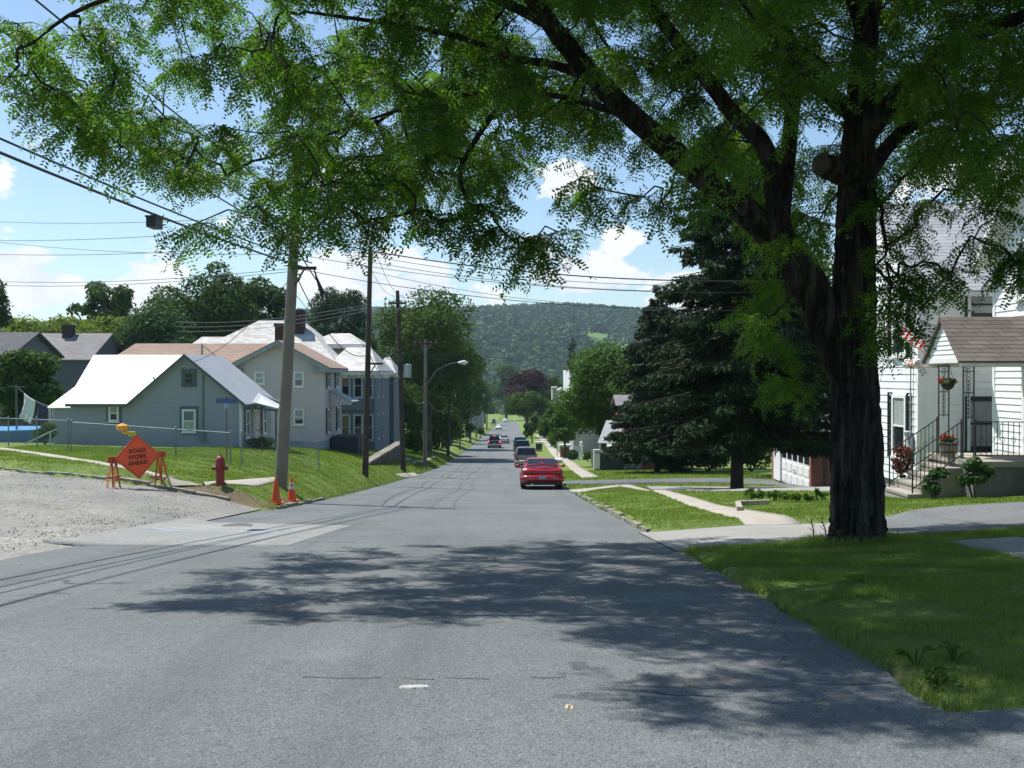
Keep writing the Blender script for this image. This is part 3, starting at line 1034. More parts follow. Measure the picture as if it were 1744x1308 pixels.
    # leaf sprays
    lowpx = [-600, -300, 0, 40, 70, 130, 190, 240, 310, 345, 365, 420, 470, 520, 600, 700, 800, 850, 880, 925, 965, 1000, 1060, 1110, 1160, 1200, 1250, 1300, 1390, 1430, 1500, 1560, 1600, 1744, 2100, 2600]
    lowpy = [-60, 20, 60, 100, 150, 190, 215, 240, 300, 320, 300, 310, 335, 350, 335, 345, 325, 310, 290, 215, 185, 240, 235, 285, 235, 265, 300, 420, 420, 330, 300, 300, 290, 300, 380, 330]
    cl = []
    tries = 0
    while len(cl) < 900 and tries < 160000:
        tries += 1
        q = np.array([r.uniform(-7.6, 11.5), r.uniform(8.8, 18.6), r.uniform(2.0, 11.5)])
        near = max(0.0, 11.0 - q[1])
        if ((q[0] - 1.6) / 9.0) ** 2 + ((q[1] - 13.7) / 5.1) ** 2 > 1 + r.normal(0, .06):
            continue
        top = 9.0 - .055 * (q[0] - 3.5) ** 2 - .09 * (q[1] - 14) ** 2 + 1.6
        if q[2] > top - EYE + 2.2:
            continue
        if q[1] < 10.6 and (q[0] < -3.0 + (10.6 - q[1]) * 1.3 or (q[2] < 6 and q[0] < 1)):
            continue
        pz = q[2] - 0.0
        px = 872 + q[0] * FPX / q[1]
        py = 640 - (pz - EYE) * FPX / q[1]
        if py > np.interp(px, lowpx, lowpy) - 4:
            continue
        if py < -60 and r.random() < .28:
            continue
        if px < 640 and r.random() < (.45 if px < 420 else .3):
            continue
        hid = False
        for li_ in (0, 1, 2):
            LP = limbs[li_][0]
            for (u0, v0, d0), (u1, v1, d1) in zip(LP[:-1], LP[1:]):
                L2 = (u1 - u0) ** 2 + (v1 - v0) ** 2
                t_ = min(1, max(0, ((px - u0) * (u1 - u0) + (py - v0) * (v1 - v0)) / L2))
                dist_ = math.hypot(px - u0 - t_ * (u1 - u0), py - v0 - t_ * (v1 - v0))
                if dist_ < (98 if li_ < 2 else 80) and q[1] < d0 + .35 and v0 > 60 - 200 * (li_ == 9):
                    hid = True
        if hid and r.random() < .93:
            continue
        if any(np.sum((q - c) ** 2) < .36 ** 2 for c in cl):
            continue
        cl.append(q)
    hi, t2 = 0, 0
    while hi < 268 and t2 < 40000:                  # upper crown above the picture, it shades the verge
        t2 += 1
        q = np.array([r.uniform(-2.2, 8.5), r.uniform(8.6, 17), r.uniform(5.0, 11.0)])
        if hi > 225:                                # the low front of the crown, over the near lane
            q = np.array([r.uniform(-1.9, 1.8), r.uniform(7.5, 9.8), r.uniform(5.6, 8.6)])
        if 640 - (q[2] - EYE) * FPX / q[1] > -30 or (hi <= 225 and q[1] < 9.6 and q[0] < -.5):
            continue
        if any(np.sum((q - c) ** 2) < .36 ** 2 for c in cl):
            continue
        cl.append(q); hi += 1
    extra = [(820, 350, 11.7), (850, 385, 11.7), (890, 405, 11.8), (940, 400, 11.8), (915, 420, 11.7), (785, 365, 11.6), (735, 372, 11.6), (690, 365, 11.6), (640, 372, 11.6),
             (600, 360, 11.6), (545, 372, 11.5), (495, 375, 11.5), (440, 350, 11.4), (335, 380, 11.3), (985, 305, 12.4), (1005, 325, 12.4), (1095, 335, 12.8), (1125, 345, 12.8),
             (1180, 300, 14.3), (1225, 330, 14.4), (1292, 552, 13.2), (1305, 580, 13.3), (1326, 645, 13.3), (1290, 510, 14.4), (1310, 480, 14.5),
             (1506, 560, 12.8), (1514, 528, 12.8), (1520, 490, 12.9), (1555, 455, 12.8), (1660, 405, 12.5), (1720, 440, 12.3), (1745, 430, 12.3), (1560, 380, 13),
             (1620, 465, 12.6), (1530, 470, 12.9), (1700, 360, 12.4), (1590, 340, 12.9), (1540, 300, 13.3), (1660, 300, 12.7), (1730, 300, 12.5), (1600, 260, 13), (1510, 420, 13.1), (1500, 350, 13.4),
             (205, 250, 11.2), (130, 215, 11.2), (60, 165, 11.2), (15, 130, 11.2), (90, 150, 11.3), (30, 40, 11.3), (140, 60, 11.2), (150, 200, 11.2), (40, 90, 11.3)]
    P_ex = [np.array(at(*q)) for q in extra]
    cl = [np.array(c) for c in cl] + P_ex
    cl = [c - np.array(off) for c in cl]
    npts = [q for q, _ in nodes]
    par = [None] * len(npts)
    base_n = len(npts)
    todo = list(range(len(cl)))
    arrN = np.array(npts)
    dist = np.array([np.min(np.linalg.norm(arrN - c, axis=1)) for c in cl])
    for i in np.argsort(dist):
        c = cl[i]
        A = np.array(npts)
        dd = np.linalg.norm(A - c, axis=1) + .25 * np.maximum(0, A[:, 2] - c[2])
        j = int(np.argmin(dd))
        m = (A[j] + c) / 2 + r.normal(0, .09, 3) + np.array([0, 0, .10 * np.linalg.norm(A[j] - c)])
        npts.append(m); par.append(j)
        npts.append(c); par.append(len(npts) - 2)
    desc = np.zeros(len(npts))
    for i in range(len(npts) - 1, base_n - 1, -1):
        desc[i] += 1
        desc[par[i]] += desc[i] if par[i] >= base_n else 0
    tw = MB()
    for i in range(base_n, len(npts)):
        if par[i] is None:
            continue
        a, b = Vector(npts[par[i]]), Vector(npts[i])
        ra = 0.006 + .0036 * math.sqrt(max(desc[i], 1))
        rb = ra * .8
        md = a.lerp(b, .5) + Vector(r.normal(0, .035, 3))
        tw.tube([a, md, b], [ra, (ra + rb) / 2, rb], 5, M_LBARK, cap=False)
    # template frond: a drooping rachis with paired leaflets
    def frond(k):
        rr = np.random.default_rng(100 + k)
        L = .225 * rr.uniform(.8, 1.2); n = 6
        qs = []
        for i in range(n):
            s = (i + .6) / n
            x = L * s; z = -.28 * L * s * s * rr.uniform(.6, 1.4)
            for sd in (-1, 1):
                ll = (.060 + .011 * rr.uniform(-1, 1)) * (1 - .25 * abs(s - .45)); w = ll * .47
                u = np.array([.34, sd * .92, -.25 + rr.normal(0, .18)]); u /= np.linalg.norm(u)
                wv = np.cross(u, np.array([rr.normal(0, .3), 0, 1.0])); wv /= np.linalg.norm(wv)
                o = np.array([x, 0, z])
                qs += [o, o + u * ll * .5 + wv * w * .5, o + u * ll, o + u * ll * .5 - wv * w * .5]
        w = .0016
        e = np.array([L, 0, -.28 * L]); m_ = np.array([L * .5, 0, -.07 * L])
        qs += [np.array([0, -w, 0]), np.array([0, w, 0]), m_ + np.array([0, w, 0]), m_ + np.array([0, -w, 0])]
        return np.array(qs)
    T = [frond(k) for k in range(6)]
    OP, OX, OS = [], [], []
    for c in cl:
        nt = r.integers(7, 11)
        for t in range(nt):
            dirv = unit(r.normal(size=3) * np.array([1, 1, .55]) + np.array([0, 0, -.10]))
            L = r.uniform(.26, .62)
            pts = [c]
            dv = dirv.copy()
            for s in range(5):
                dv = unit(dv + np.array([0, 0, -.20]) + r.normal(0, .12, 3))
                pts.append(pts[-1] + dv * L / 5)
            pts = np.array(pts)
            tw.tube([Vector(pts[0]), Vector(pts[2]), Vector(pts[5])], [.0065, .0045, .0022], 3, M_LBARK, cap=False)
            m = int(L / .050)
            for k in range(m):
                s = (k + 1) / m * 5
                p = np.array([np.interp(s, np.arange(6), pts[:, q]) for q in range(3)])
                ax = unit(pts[min(5, int(s) + 1)] - pts[max(0, int(s) - 1)])
                sd = unit(np.cross(ax, np.array([0, 0, 1.0]) + r.normal(0, .25, 3)))
                fx = unit(ax * .55 + sd * (1 if k % 2 else -1) * .85 + np.array([0, 0, -.30]) + r.normal(0, .18, 3))
                OP.append(p); OX.append(fx); OS.append(r.uniform(.75, 1.2))
    OP, OX, OS = np.array(OP), np.array(OX), np.array(OS)
    up = unit(np.array([0, 0, 1.0]) + r.normal(0, .85, OX.shape))
    OY = unit(np.cross(up, OX)); OZ = np.cross(OX, OY)
    VV = []
    for k in range(6):
        sel = np.arange(len(OP)) % 6 == k
        M3 = np.stack([OX[sel], OY[sel], OZ[sel]], 1) * OS[sel][:, None, None]
        VV.append((np.einsum('vi,nij->nvj', T[k], M3) + OP[sel][:, None, :]).reshape(-1, 3))
    V = np.concatenate(VV)
    np_mesh('crown', V, 4, L_LOC, root)
    t = mb
    k = len(t.v)
    t.v += tw.v; t.f += [tuple(q + k for q in f) for f in tw.f]; t.m += [t.mi(M_LBARK)] * len(tw.f)
    t.build('trunk', None, root, smooth=True)
    # moss on the fork
    print('LOCUST fronds', len(OP), 'clusters', len(cl), tries)
    return root


L_LOC = leafmat('locust_leaves', (0.036, 0.092, 0.014), (0.130, 0.212, 0.038), .46, rough=.5, scale=.45, tcol=(1.45, 1.8, .5), spec=.14)
M_LBARK = barkmat('locust_bark', (0.070, 0.060, 0.052), (0.018, 0.016, 0.015))
M_CUT = mat('sawn_wood', (.07, .055, .042), rough=.9, scale=8)
locust()

# ---- conifers on the right
conifer('spruce_tree', 'tall dark spruce with a thick bare trunk standing between the two right driveways', 1255, 40.5, 150, 205, L_NEED, seed=3, n_whorl=56, sprays=640, size=.25,
        trunk_r=.27, skirt=.16, power=.66, x=9.15, droop=.42)
conifer('spruce_tree', 'shorter dark spruce leaning over the lawn beyond the trunk of the tall spruce', 1120, 66, 505, 92, L_NEED, seed=8, n_whorl=44, sprays=420, size=.32, trunk_r=.22, skirt=.12, power=.45)
conifer('spruce_tree', 'slim far spruce poking above the white roofs down the street', 974, 262, 574, 17, L_NEED, seed=12, n_whorl=26, sprays=34, size=1.0, trunk_r=.25, skirt=.05, power=.9)
tree('pine_tree', 'feathery blue green pine rising behind the white slate roof', 578, 112, 474, 62, L_PINE, n=15000, size=.40, bottom=640, seed=14, nl=46, lobe=(.17, .28), reach=(.5, .92), aspect=.3, cat='pine tree')

# ---- broadleaf trees
tree('maple_tree', 'bright green maple by the right walk in front of a grey roofed house', 1028, 84, 570, 72, L_BRIGHT, n=30000, size=.27, bottom=778, seed=21, nl=38)
tree('maple_tree', 'low bright green tree left of the bright maple beside the right walk', 962, 108, 690, 30, L_BRIGHT, n=6000, size=.32, bottom=762, seed=22, nl=18)
tree('shade_tree', 'deep shaded broadleaf tree behind the tall spruce near the white house', 1345, 58, 380, 150, L_DARK, n=24000, size=.40, bottom=790, seed=23, nl=44, x=16.4)
tree('shade_tree', 'sunlit leafy tree seen low between the two spruce trunks', 1215, 76, 600, 75, L_MID, n=9000, size=.38, bottom=800, seed=24, nl=24)
tree('shade_tree', 'dark broad tree filling the gap behind the shorter spruce', 1128, 70.5, 560, 62, L_DARK, n=16000, size=.32, bottom=766, seed=25, nl=34, x=11.5)
tree('street_tree', 'dark rounded street tree in the distance beside the right walk', 940, 150, 688, 24, L_DARK, n=5000, size=.42, bottom=760, seed=26, nl=18)
tree('street_tree', 'small slender green tree on the right verge beyond the parked cars', 906, 168, 702, 14, L_MID, n=3000, size=.42, bottom=752, seed=27, nl=12)
tree('shade_tree', 'yellow green tree spreading flat over the far end of the street', 897, 205, 664, 43, L_OLIVE, n=8000, size=.5, bottom=722, seed=28, nl=22, low=-.35, base=g(3.4, 205))
tree('purple_tree', 'purple leaved tree standing alone at the far end of the street', 884, 255, 612, 36, L_PURP, n=9000, size=.6, bottom=718, seed=29, nl=24, x=3.8)
tree('shade_tree', 'green tree peeping over the purple leaved tree', 862, 500, 612, 26, L_MID, n=6000, size=1.1, bottom=716, seed=30, nl=20)
tree('shade_tree', 'low mid green tree between the far rooftops right of the street', 930, 285, 632, 34, L_MID, n=6000, size=.8, bottom=715, seed=31, nl=20)
tree('maple_tree', 'large sunlit maple towering over the left row of utility poles', 728, 108, 466, 98, L_OLIVE, n=24000, size=.36, bottom=752, seed=33, nl=52, lobe=(.22, .36), reach=(.5, .84))
tree('maple_tree', 'dark maple right of the large maple and behind the street lamp', 800, 142, 548, 52, L_OLIVE, n=14000, size=.42, bottom=765, seed=34, nl=34, x=-9.0)
tree('maple_tree', 'smaller olive maple at the right edge of the left tree row', 834, 190, 585, 30, L_OLIVE, n=8000, size=.5, bottom=748, seed=35, nl=24, x=-8.6)
tree('shade_tree', 'deep green tree in shade between the blue grey house and the street', 668, 96, 600, 52, L_DARK, n=11000, size=.32, bottom=792, seed=36, nl=26)
tree('shade_tree', 'dark low tree under the large maple beside the left walk', 735, 118, 660, 50, L_DARK, n=11000, size=.36, bottom=790, seed=37, nl=22)
tree('shade_tree', 'dark tree overhanging the far left walk', 792, 168, 650, 40, L_DARK, n=8000, size=.46, bottom=770, seed=38, nl=22, x=-10.5)
tree('oak_tree', 'massive dark oak with a lumpy crown behind the brown roof', 348, 112, 432, 92, L_DARK, n=20000, size=.42, bottom=655, seed=40, nl=44, lobe=(.2, .34), reach=(.5, .85))
tree('oak_tree', 'upright dark oak just left of the leaning pole', 440, 118, 430, 56, L_DARK, n=12000, size=.42, bottom=650, seed=41, nl=32, lobe=(.22, .36))
tree('poplar_tree', 'thin crowned tall tree with sky showing through its leaves', 180, 126, 450, 58, L_DARK, n=5200, size=.5, bottom=620, seed=42, nl=26, lobe=(.16, .3), reach=(.4, .9))
tree('shade_tree', 'rounded blue green tree between the yellow green trees and the oaks', 268, 96, 516, 76, L_BLUE, n=13000, size=.36, bottom=675, seed=43, nl=34)
tree('walnut_tree', 'yellow green tree behind the end of the grey roof', 180, 104, 522, 72, L_YEL, n=12000, size=.38, bottom=670, seed=44, nl=32)
tree('walnut_tree', 'low yellow green tree above the chimney of the grey house', 85, 112, 530, 85, L_YEL, n=9000, size=.4, bottom=625, seed=45, nl=28)
tree('shade_tree', 'dark tree cut by the left edge of the photo', -22, 100, 440, 36, L_DARK, n=7000, size=.4, bottom=600, seed=46, nl=22)
tree('crab_apple_tree', 'dense leafy crab apple behind the clothes line', 42, 58, 590, 62, L_MID, n=11000, size=.24, bottom=716, seed=47, nl=30)
bush('cedar_shrub', 'pointed dark cedar by the pool at the left edge', at(18, 700, 56).x, 56, .6, .6, 3.6, L_DARK, n=2500, size=.16, seed=48, cat='shrub')
for k, (px, d, t, hw, b) in enumerate([(612, 150, 560, 40, 690), (530, 135, 545, 30, 660), (20, 150, 545, 70, 640), (230, 170, 560, 60, 640)]):
    tree('background_tree', ['dim distant tree behind the pine and the slate roof', 'small distant tree between the leaning pole and the pine', 'distant pale tree above the grey house at the left edge', 'distant tree peeping behind the rounded blue green tree'][k],
         px, d, t, hw, [L_DARK, L_MID, L_OLIVE, L_MID][k], n=4500, size=.55, bottom=b, seed=60 + k, nl=18)
# lollipop street trees on the left verge
for k, (px, by, top, bot, hw, lm) in enumerate([(783, 767, 727, 752, 9, L_DARK), (800, 754, 719, 741, 11, L_MID), (818, 746, 726, 743, 9, L_MID)]):
    q = gat(px, by)
    tree('young_tree', ['young dark round headed tree planted on the left verge', 'second young round headed tree further along the left verge', 'low leafy young tree last on the left verge'][k], px, q.y, top, hw, lm, n=1500, size=.24, bottom=bot, seed=70 + k, nl=12, trunk_r=.09, cat='young tree')

for k, (px, d, t, hw, b, lm, x, lab) in enumerate([
        (835, 235, 612, 26, 742, L_MID, -10.5, 'green tree far along the left verge past the olive maple'),
        (842, 300, 628, 22, 735, L_OLIVE, -10.5, 'distant tree on the left just before the road ends'),
        (846, 385, 640, 20, 726, L_MID, -10.5, 'last tree on the left at the far end of the street'),
        (925, 182, 694, 22, 757, L_MID, 6.8, 'leafy green tree behind the slender tree on the right verge'),
        (918, 222, 690, 22, 745, L_DARK, 7.0, 'dark tree under the edge of the flat yellow green tree'),
        (903, 290, 672, 20, 732, L_MID, 7.6, 'far green tree beyond the yellow green tree on the right'),
        (897, 372, 676, 18, 724, L_OLIVE, 7.4, 'furthest tree on the right at the end of the street')]):
    tree('street_tree', lab, px, d, t, hw, lm, n=5500, size=.5, bottom=b, seed=160 + k, nl=20, x=x)
bush('hedge_shrub', 'broad dark shrub under the first trees of the left row', -9.6, 99, 1.6, 3.0, 2.4, L_DARK, n=4000, size=.24, seed=171, nl=16, cat='shrub')
bush('hedge_shrub', 'second dark shrub further back under the left row of trees', -9.8, 118, 1.6, 4.0, 2.2, L_DARK, n=4000, size=.26, seed=172, nl=16, cat='shrub')
bush('hedge_shrub', 'furthest dark shrub under the left row of trees', -9.6, 152, 1.6, 6.0, 2.4, L_MID, n=4000, size=.30, seed=173, nl=16, cat='shrub')

bush('hedge_shrub', 'leafy hedge clump seen between the tall spruce trunk and the garage', 13.4, 68, 1.9, 1.2, 2.7, L_MID, n=6000, size=.2, seed=181, nl=20, cat='shrub')
bush('hedge_shrub', 'darker hedge clump left of the tall spruce trunk in the back yard', 11.2, 70, 1.7, 1.2, 2.5, L_DARK, n=5000, size=.2, seed=182, nl=18, cat='shrub')
bush('hedge_shrub', 'hedge clump directly behind the brick garage end', 16.6, 69, 1.9, 1.2, 2.9, L_DARK, n=5000, size=.2, seed=183, nl=18, cat='shrub')

# ------------------------------------------------------------------ houses
V3 = Vector
M_GLASS = glass('window_glass')
M_GLASSL = mat('pale_blind', (0.34, 0.37, 0.36), rough=.35, var=.1, spec=.5)
M_WHITE = mat('white_trim', (0.78, 0.79, 0.78), rough=.55, var=.05, scale=2)
M_WSIDE = courses('white_siding', (0.80, 0.82, 0.83), (0.76, 0.78, 0.79), .2, gap=.05, gapcol=(.45, .47, .5), rough=.5, bump=.01)
M_BLACK = mat('black_shutter', (0.018, 0.020, 0.024), rough=.5, scale=4)
M_IRON = mat('wrought_iron', (0.02, 0.02, 0.022), rough=.5, scale=6)


class House:
    def __init__(s, name, label, cat, loc):
        s.root = thing(name, label, cat, loc)
        s.o = Vector(loc)

    def part(s, mb, name, m=None, parent=None, smooth=False):
        return mb.build(name, m, parent or s.root, smooth, off=s.o)

    def window(s, p, u, n, w, h, frame=None, pane=None, fw=.09, proud=.06, blind=None, sill=True, rails=1, outer=None):
        p, u, n = V3(p), V3(u), V3(n)
        z = V3((0, 0, 1))
        frame = frame or M_WHITE
        mb = MB()
        if outer:
            ow = .10
            for (a, ww, hh) in ((p - u * ow - z * ow, w + 2 * ow, ow), (p - u * ow + z * h, w + 2 * ow, ow * 1.3)):
                mb.obox(a, u * ww, n * (proud * .7), z * hh, outer)
            for a in (p - u * ow, p + u * w):
                mb.obox(a, u * ow, n * (proud * .7), z * h, outer)
        e = .002
        mb.obox(p, u * w, n * proud, z * fw, frame)
        mb.obox(p + z * (h - fw), u * w, n * proud, z * fw, frame)
        mb.obox(p + z * fw, u * fw, n * proud, z * (h - 2 * fw), frame)
        mb.obox(p + u * (w - fw) + z * fw, u * fw, n * proud, z * (h - 2 * fw), frame)
        for k in range(rails):
            mb.obox(p + u * fw + z * (fw + (h - 2 * fw) * (k + 1) / (rails + 1) - .025), u * (w - 2 * fw), n * (proud * .8), z * .05, frame)
        if sill:
            mb.obox(p - u * .06 - z * .055, u * (w + .12), n * (proud + .05), z * .053, frame)
        wn = s.part(mb, 'window', None)
        gl = MB()
        q = p + n * .02
        z0, z1 = fw * .6, h - fw * .6
        a, b = q + u * fw * .6, q + u * (w - fw * .6)
        gl.face([a + z * z0, b + z * z0, b + z * z1, a + z * z1], pane or M_GLASS)
        s.part(gl, 'pane', None, wn)
        if blind:
            bl = MB()
            q = p + n * .024
            a, b = q + u * fw * .7, q + u * (w - fw * .7)
            bl.face([a + z * (z0 + (z1 - z0) * blind[0]), b + z * (z0 + (z1 - z0) * blind[0]), b + z * (z0 + (z1 - z0) * blind[1]), a + z * (z0 + (z1 - z0) * blind[1])], blind[2])
            s.part(bl, 'blind', None, wn)
        return wn

    def shutters(s, p, u, n, w, h, m, sw=.36):
        p, u, n = V3(p), V3(u), V3(n)
        z = V3((0, 0, 1))
        for a in (p - u * (sw + .03), p + u * (w + .03)):
            mb = MB()
            mb.obox(a - z * .05, u * .05, n * .05, z * (h + .1), m)
            mb.obox(a + u * (sw - .05) - z * .05, u * .05, n * .05, z * (h + .1), m)
            k = int(h / .09)
            for i in range(k):
                zz = h * i / k
                mb.obox(a + u * .05 + z * zz + n * .01, u * (sw - .1), n * .028, z * .055 + n * .012, m)
            mb.obox(a + u * .05 - z * .05, u * (sw - .1), n * .014, z * (h + .1), m)
            s.part(mb, 'shutter', m)


def slab(mb, pts, th, m=None):
    """roof plane: polygon given on its top side, with a thickness"""
    P = [V3(p) for p in pts]
    n = (P[1] - P[0]).cross(P[2] - P[0]).normalized()
    if n.z < 0:
        n = -n
    Q = [p - n * th for p in P]
    k = len(P)
    mb.face(P, m); mb.face(Q[::-1], m)
    for i in range(k):
        j = (i + 1) % k
        mb.face([P[i], Q[i], Q[j], P[j]], m)
    return mb


def lap(mb, o, u, n, outline, z0, z1, h, m):
    """real lapped boards: each course leans out at its lower edge; outline(z) gives the span along u"""
    o, u, n = V3(o), V3(u), V3(n)
    Z = V3((0, 0, 1))
    k = int(math.ceil((z1 - z0) / h))
    for i in range(k):
        a, b = z0 + i * h, min(z1, z0 + (i + 1) * h)
        a0, a1 = outline(a + .001); b0, b1 = outline(b - .001)
        if a1 - a0 < .02:
            continue
        p = [o + u * a0 + Z * a + n * .022, o + u * a1 + Z * a + n * .022, o + u * b1 + Z * b + n * .002, o + u * b0 + Z * b + n * .002]
        mb.face(p, m)
        mb.face([o + u * a0 + Z * a + n * .002, o + u * a1 + Z * a + n * .002, p[1], p[0]], m)


X_, Y_ = V3((1, 0, 0)), V3((0, 1, 0))
Z_ = V3((0, 0, 1))
E = EYE


# ---- white house at the right, with the porch
def white_house():
    x0, y0, y1 = 10.87, 26.6, 32.8
    zb = E - 3.2
    ze, zr = E + 2.40, E + 5.05
    ym = (y0 + y1) / 2
    H = House('white_house', 'white clapboard house with grey roofs and a railed concrete porch at the right', 'house', (x0, y0, zb))
    m = M_WHITEB
    mb = MB()
    lap(mb, (x0, y1, 0), -Y_, -X_, lambda z: ((0, y1 - y0) if z < ze else ((y1 - y0) / 2 * (z - ze) / (zr - ze), (y1 - y0) * (1 - .5 * (z - ze) / (zr - ze)))), zb + .25, zr, .2, m)
    lap(mb, (x0, y0, 0), X_, -Y_, lambda z: (0, 7.5), zb + .25, ze, .2, m)
    mb.box(x0 - .035, x0 + .10, y0 - .035, y0 + .10, zb + .2, ze, m)             # corner board
    mb.box(x0 + .06, x0 + 7.5, y0 + .05, y1 - .05, zb - .8, zb + .24, M_CONC2)     # foundation
    mb.box(x0 + .03, x0 + 7.5, y0 + .03, y1 - .03, zb + .24, ze - .05, m)
    mb.face([(x0 + .03, y0, ze), (x0 + .03, y1, ze), (x0 + .03, ym, zr)], m)
    # wing nearer the camera, gable to the street
    wx, wy0, wy1 = 12.25, 16.5, 25.3
    wze, wym = E + 3.1, 20.9
    wzr = wze + (wy1 - wym) * .98
    wzb = E - 2.35
    lap(mb, (wx, wy1, 0), -Y_, -X_, lambda z: ((0, wy1 - wy0) if z < wze else ((wy1 - wym) * (z - wze) / (wzr - wze), (wy1 - wy0) - (wym - wy0) * (z - wze) / (wzr - wze))), wzb, wzr, .165, m)
    mb.box(wx + .03, wx + 8, wy0 + .03, wy1 - .005, wzb - 1.2, wze, m)
    mb.face([(wx + .03, wy0, wze), (wx + .03, wy1, wze), (wx + .03, wym, wzr)], m)
    mb.box(wx - .03, wx + .09, wy1 - .09, wy1 + .03, wzb, wze + .05, m)
    mb.box(13.6, 17, wy1, y0, zb, wze - .5, m)
    H.part(mb, 'wall', None)
    # roofs
    rf = MB()
    ov = .28
    sl = (zr - ze) / (ym - y0)
    slab(rf, [(x0 - .25, y0 - ov, ze - ov * sl + .1), (x0 + 8, y0 - ov, ze - ov * sl + .1), (x0 + 8, ym, zr + .1), (x0 - .25, ym, zr + .1)], .09, M_SHGREY)
    slab(rf, [(x0 - .25, ym, zr + .1), (x0 + 8, ym, zr + .1), (x0 + 8, y1 + ov, ze - ov * sl + .1), (x0 - .25, y1 + ov, ze - ov * sl + .1)], .09, M_SHGREY)
    sw = .98
    slab(rf, [(wx - .40, wym, wzr + .1), (wx + 8.3, wym, wzr + .1), (wx + 8.3, wy1 + .35, wze - .35 * sw + .1), (wx - .40, wy1 + .35, wze - .35 * sw + .1)], .10, M_SHGREY)
    slab(rf, [(wx - .40, wy0 - .35, wze - .35 * sw + .1), (wx + 8.3, wy0 - .35, wze - .35 * sw + .1), (wx + 8.3, wym, wzr + .1), (wx - .40, wym, wzr + .1)], .10, M_SHGREY)
    r = H.part(rf, 'roof', None)
    tr = MB()
    for yy, ya, za, zb_ in ((wx - .42, wy1 + .36, wze - .35 * sw, wzr), ):
        tr.obox((wx - .43, ya, za - .14), (.03, 0, 0), (0, wym - ya, wzr - wze + .35 * sw), (0, 0, .2), M_WHITE)
        tr.obox((wx - .40, ya - .02, za - .055), (.38, 0, 0), (0, wym - ya, wzr - wze + .35 * sw), (0, 0, .03), M_WHITE)
    tr.obox((x0 - .27, y0 - ov - .01, ze - ov * sl - .10), (.03, 0, 0), (0, ym - y0 + ov, zr - ze + ov * sl), (0, 0, .17), M_WHITE)
    tr.obox((x0 - .27, y1 + ov + .01, ze - ov * sl - .10), (.03, 0, 0), (0, ym - y1 - ov, zr - ze + ov * sl), (0, 0, .17), M_WHITE)
    tr.box(x0 - .24, x0 + 3.5, y0 - ov - .09, y0 - ov - .005, ze - ov * sl - .06, ze - ov * sl + .05, M_WHITE)   # gutter
    tr.box(x0 + 1.27, x0 + 1.34, y0 - .11, y0 - .04, zb + .3, ze - .2, M_WHITE)                        # downspout
    tr.box(x0 + .02, x0 + 1.3, y0 - ov, y0 - .04, ze - .22, ze - .19, M_WHITE)
    H.part(tr, 'trim', M_WHITE)
    # windows on the street side
    def street_win(ya, yb, za, zc, sh=True, x=x0 - .004, fr=None):
        p = V3((x, yb, za)); w = yb - ya; h = zc - za
        H.window(p, -Y_, -X_, w, h, frame=M_WHITE, fw=.10, outer=None, blind=(0.52, 1.0, M_GLASSL) if sh else None)
        if sh:
            H.shutters(p, -Y_, -X_, w, h, M_BLACK, .30)
    street_win(27.35, 28.35, E - 2.28, E - .52)
    street_win(27.35, 28.35, E + .55, E + 2.15)
    street_win(22.4, 24.1, E + 1.85, E + 3.3, False, x=wx - .01)
    for za, zc in ((E + 1.55, E + 2.25), (E - 2.0, E - .55)):
        H.window((12.1, y0 - .004, za), X_, -Y_, 1.0, zc - za, frame=M_BLACK, fw=.12, pane=M_GLASSL)
    # front door behind the porch
    d = MB()
    fz = E - 1.88
    d.obox((wx - .01, 23.75, fz), (0, -.12, 0), (-.08, 0, 0), (0, 0, 2.15), M_WHITE)
    d.obox((wx - .01, 22.65, fz), (0, -.12, 0), (-.08, 0, 0), (0, 0, 2.15), M_WHITE)
    d.obox((wx - .01, 23.75, fz + 2.15), (0, -1.22, 0), (-.08, 0, 0), (0, 0, .12), M_WHITE)
    d.obox((wx - .01, 23.63, fz + .02), (0, -.98, 0), (-.04, 0, 0), (0, 0, 2.11), mat('screen_door', (.055, .07, .085), rough=.3, scale=2))
    d.obox((wx - .055, 23.55, fz + 1.1), (0, -.82, 0), (-.01, 0, 0), (0, 0, .9), M_GLASS)
    dr = H.part(d, 'door', None)
    hd = MB(); hd.tube([(wx - .05, 22.75, fz + 1.0), (wx - .11, 22.75, fz + 1.0), (wx - .11, 22.75, fz + 1.12)], .015, 6, M_IRON)
    H.part(hd, 'handle', M_IRON, dr)
    dk = MB(); dk.obox((wx - .012, 22.5, fz), (0, -2.8, 0), (-.05, 0, 0), (0, 0, 2.2), mat('dark_entry', (.06, .062, .065), rough=.4))
    for k in range(3):
        dk.obox((wx - .012, 22.4 - k * .9, fz), (0, -.09, 0), (-.09, 0, 0), (0, 0, 2.25), M_WHITE)
    H.part(dk, 'sidelight', None)
    # porch platform and steps
    st = MB()
    px0, px1, py0, py1 = 10.05, wx, 21.6, 24.0
    zg = g(9.6, 22.6)
    st.box(px0, px1 + .2, py0, py1, zg - .8, fz, M_CONCP)
    st.box(px0 - .04, px1, py0 - .04, py1 + .02, fz - .10, fz + .02, M_CONC)
    n = 4
    hh = (fz - zg) / (n + .6)
    for k in range(n):
        zt = fz - hh * (k + 1) * 1.02
        st.box(px0 - .30 * (k + 1), px0 - .30 * k, 22.2 - .0 * k, 23.75, zg - .5, zt, M_CONC)
        st.box(px0 - .30 * (k + 1) - .02, px0 - .30 * k, 22.19, 23.76, zt - .05, zt + .012, M_CONC)
    H.part(st, 'porch', None)
    # porch roof
    pr = MB()
    rx0, rx1, ya, yb = 9.95, wx + .05, 22.05, 23.85
    yc = (ya + yb) / 2
    pz0, pz1 = E + .45, E + 1.36
    s2 = (pz1 - pz0) / (yc - ya)
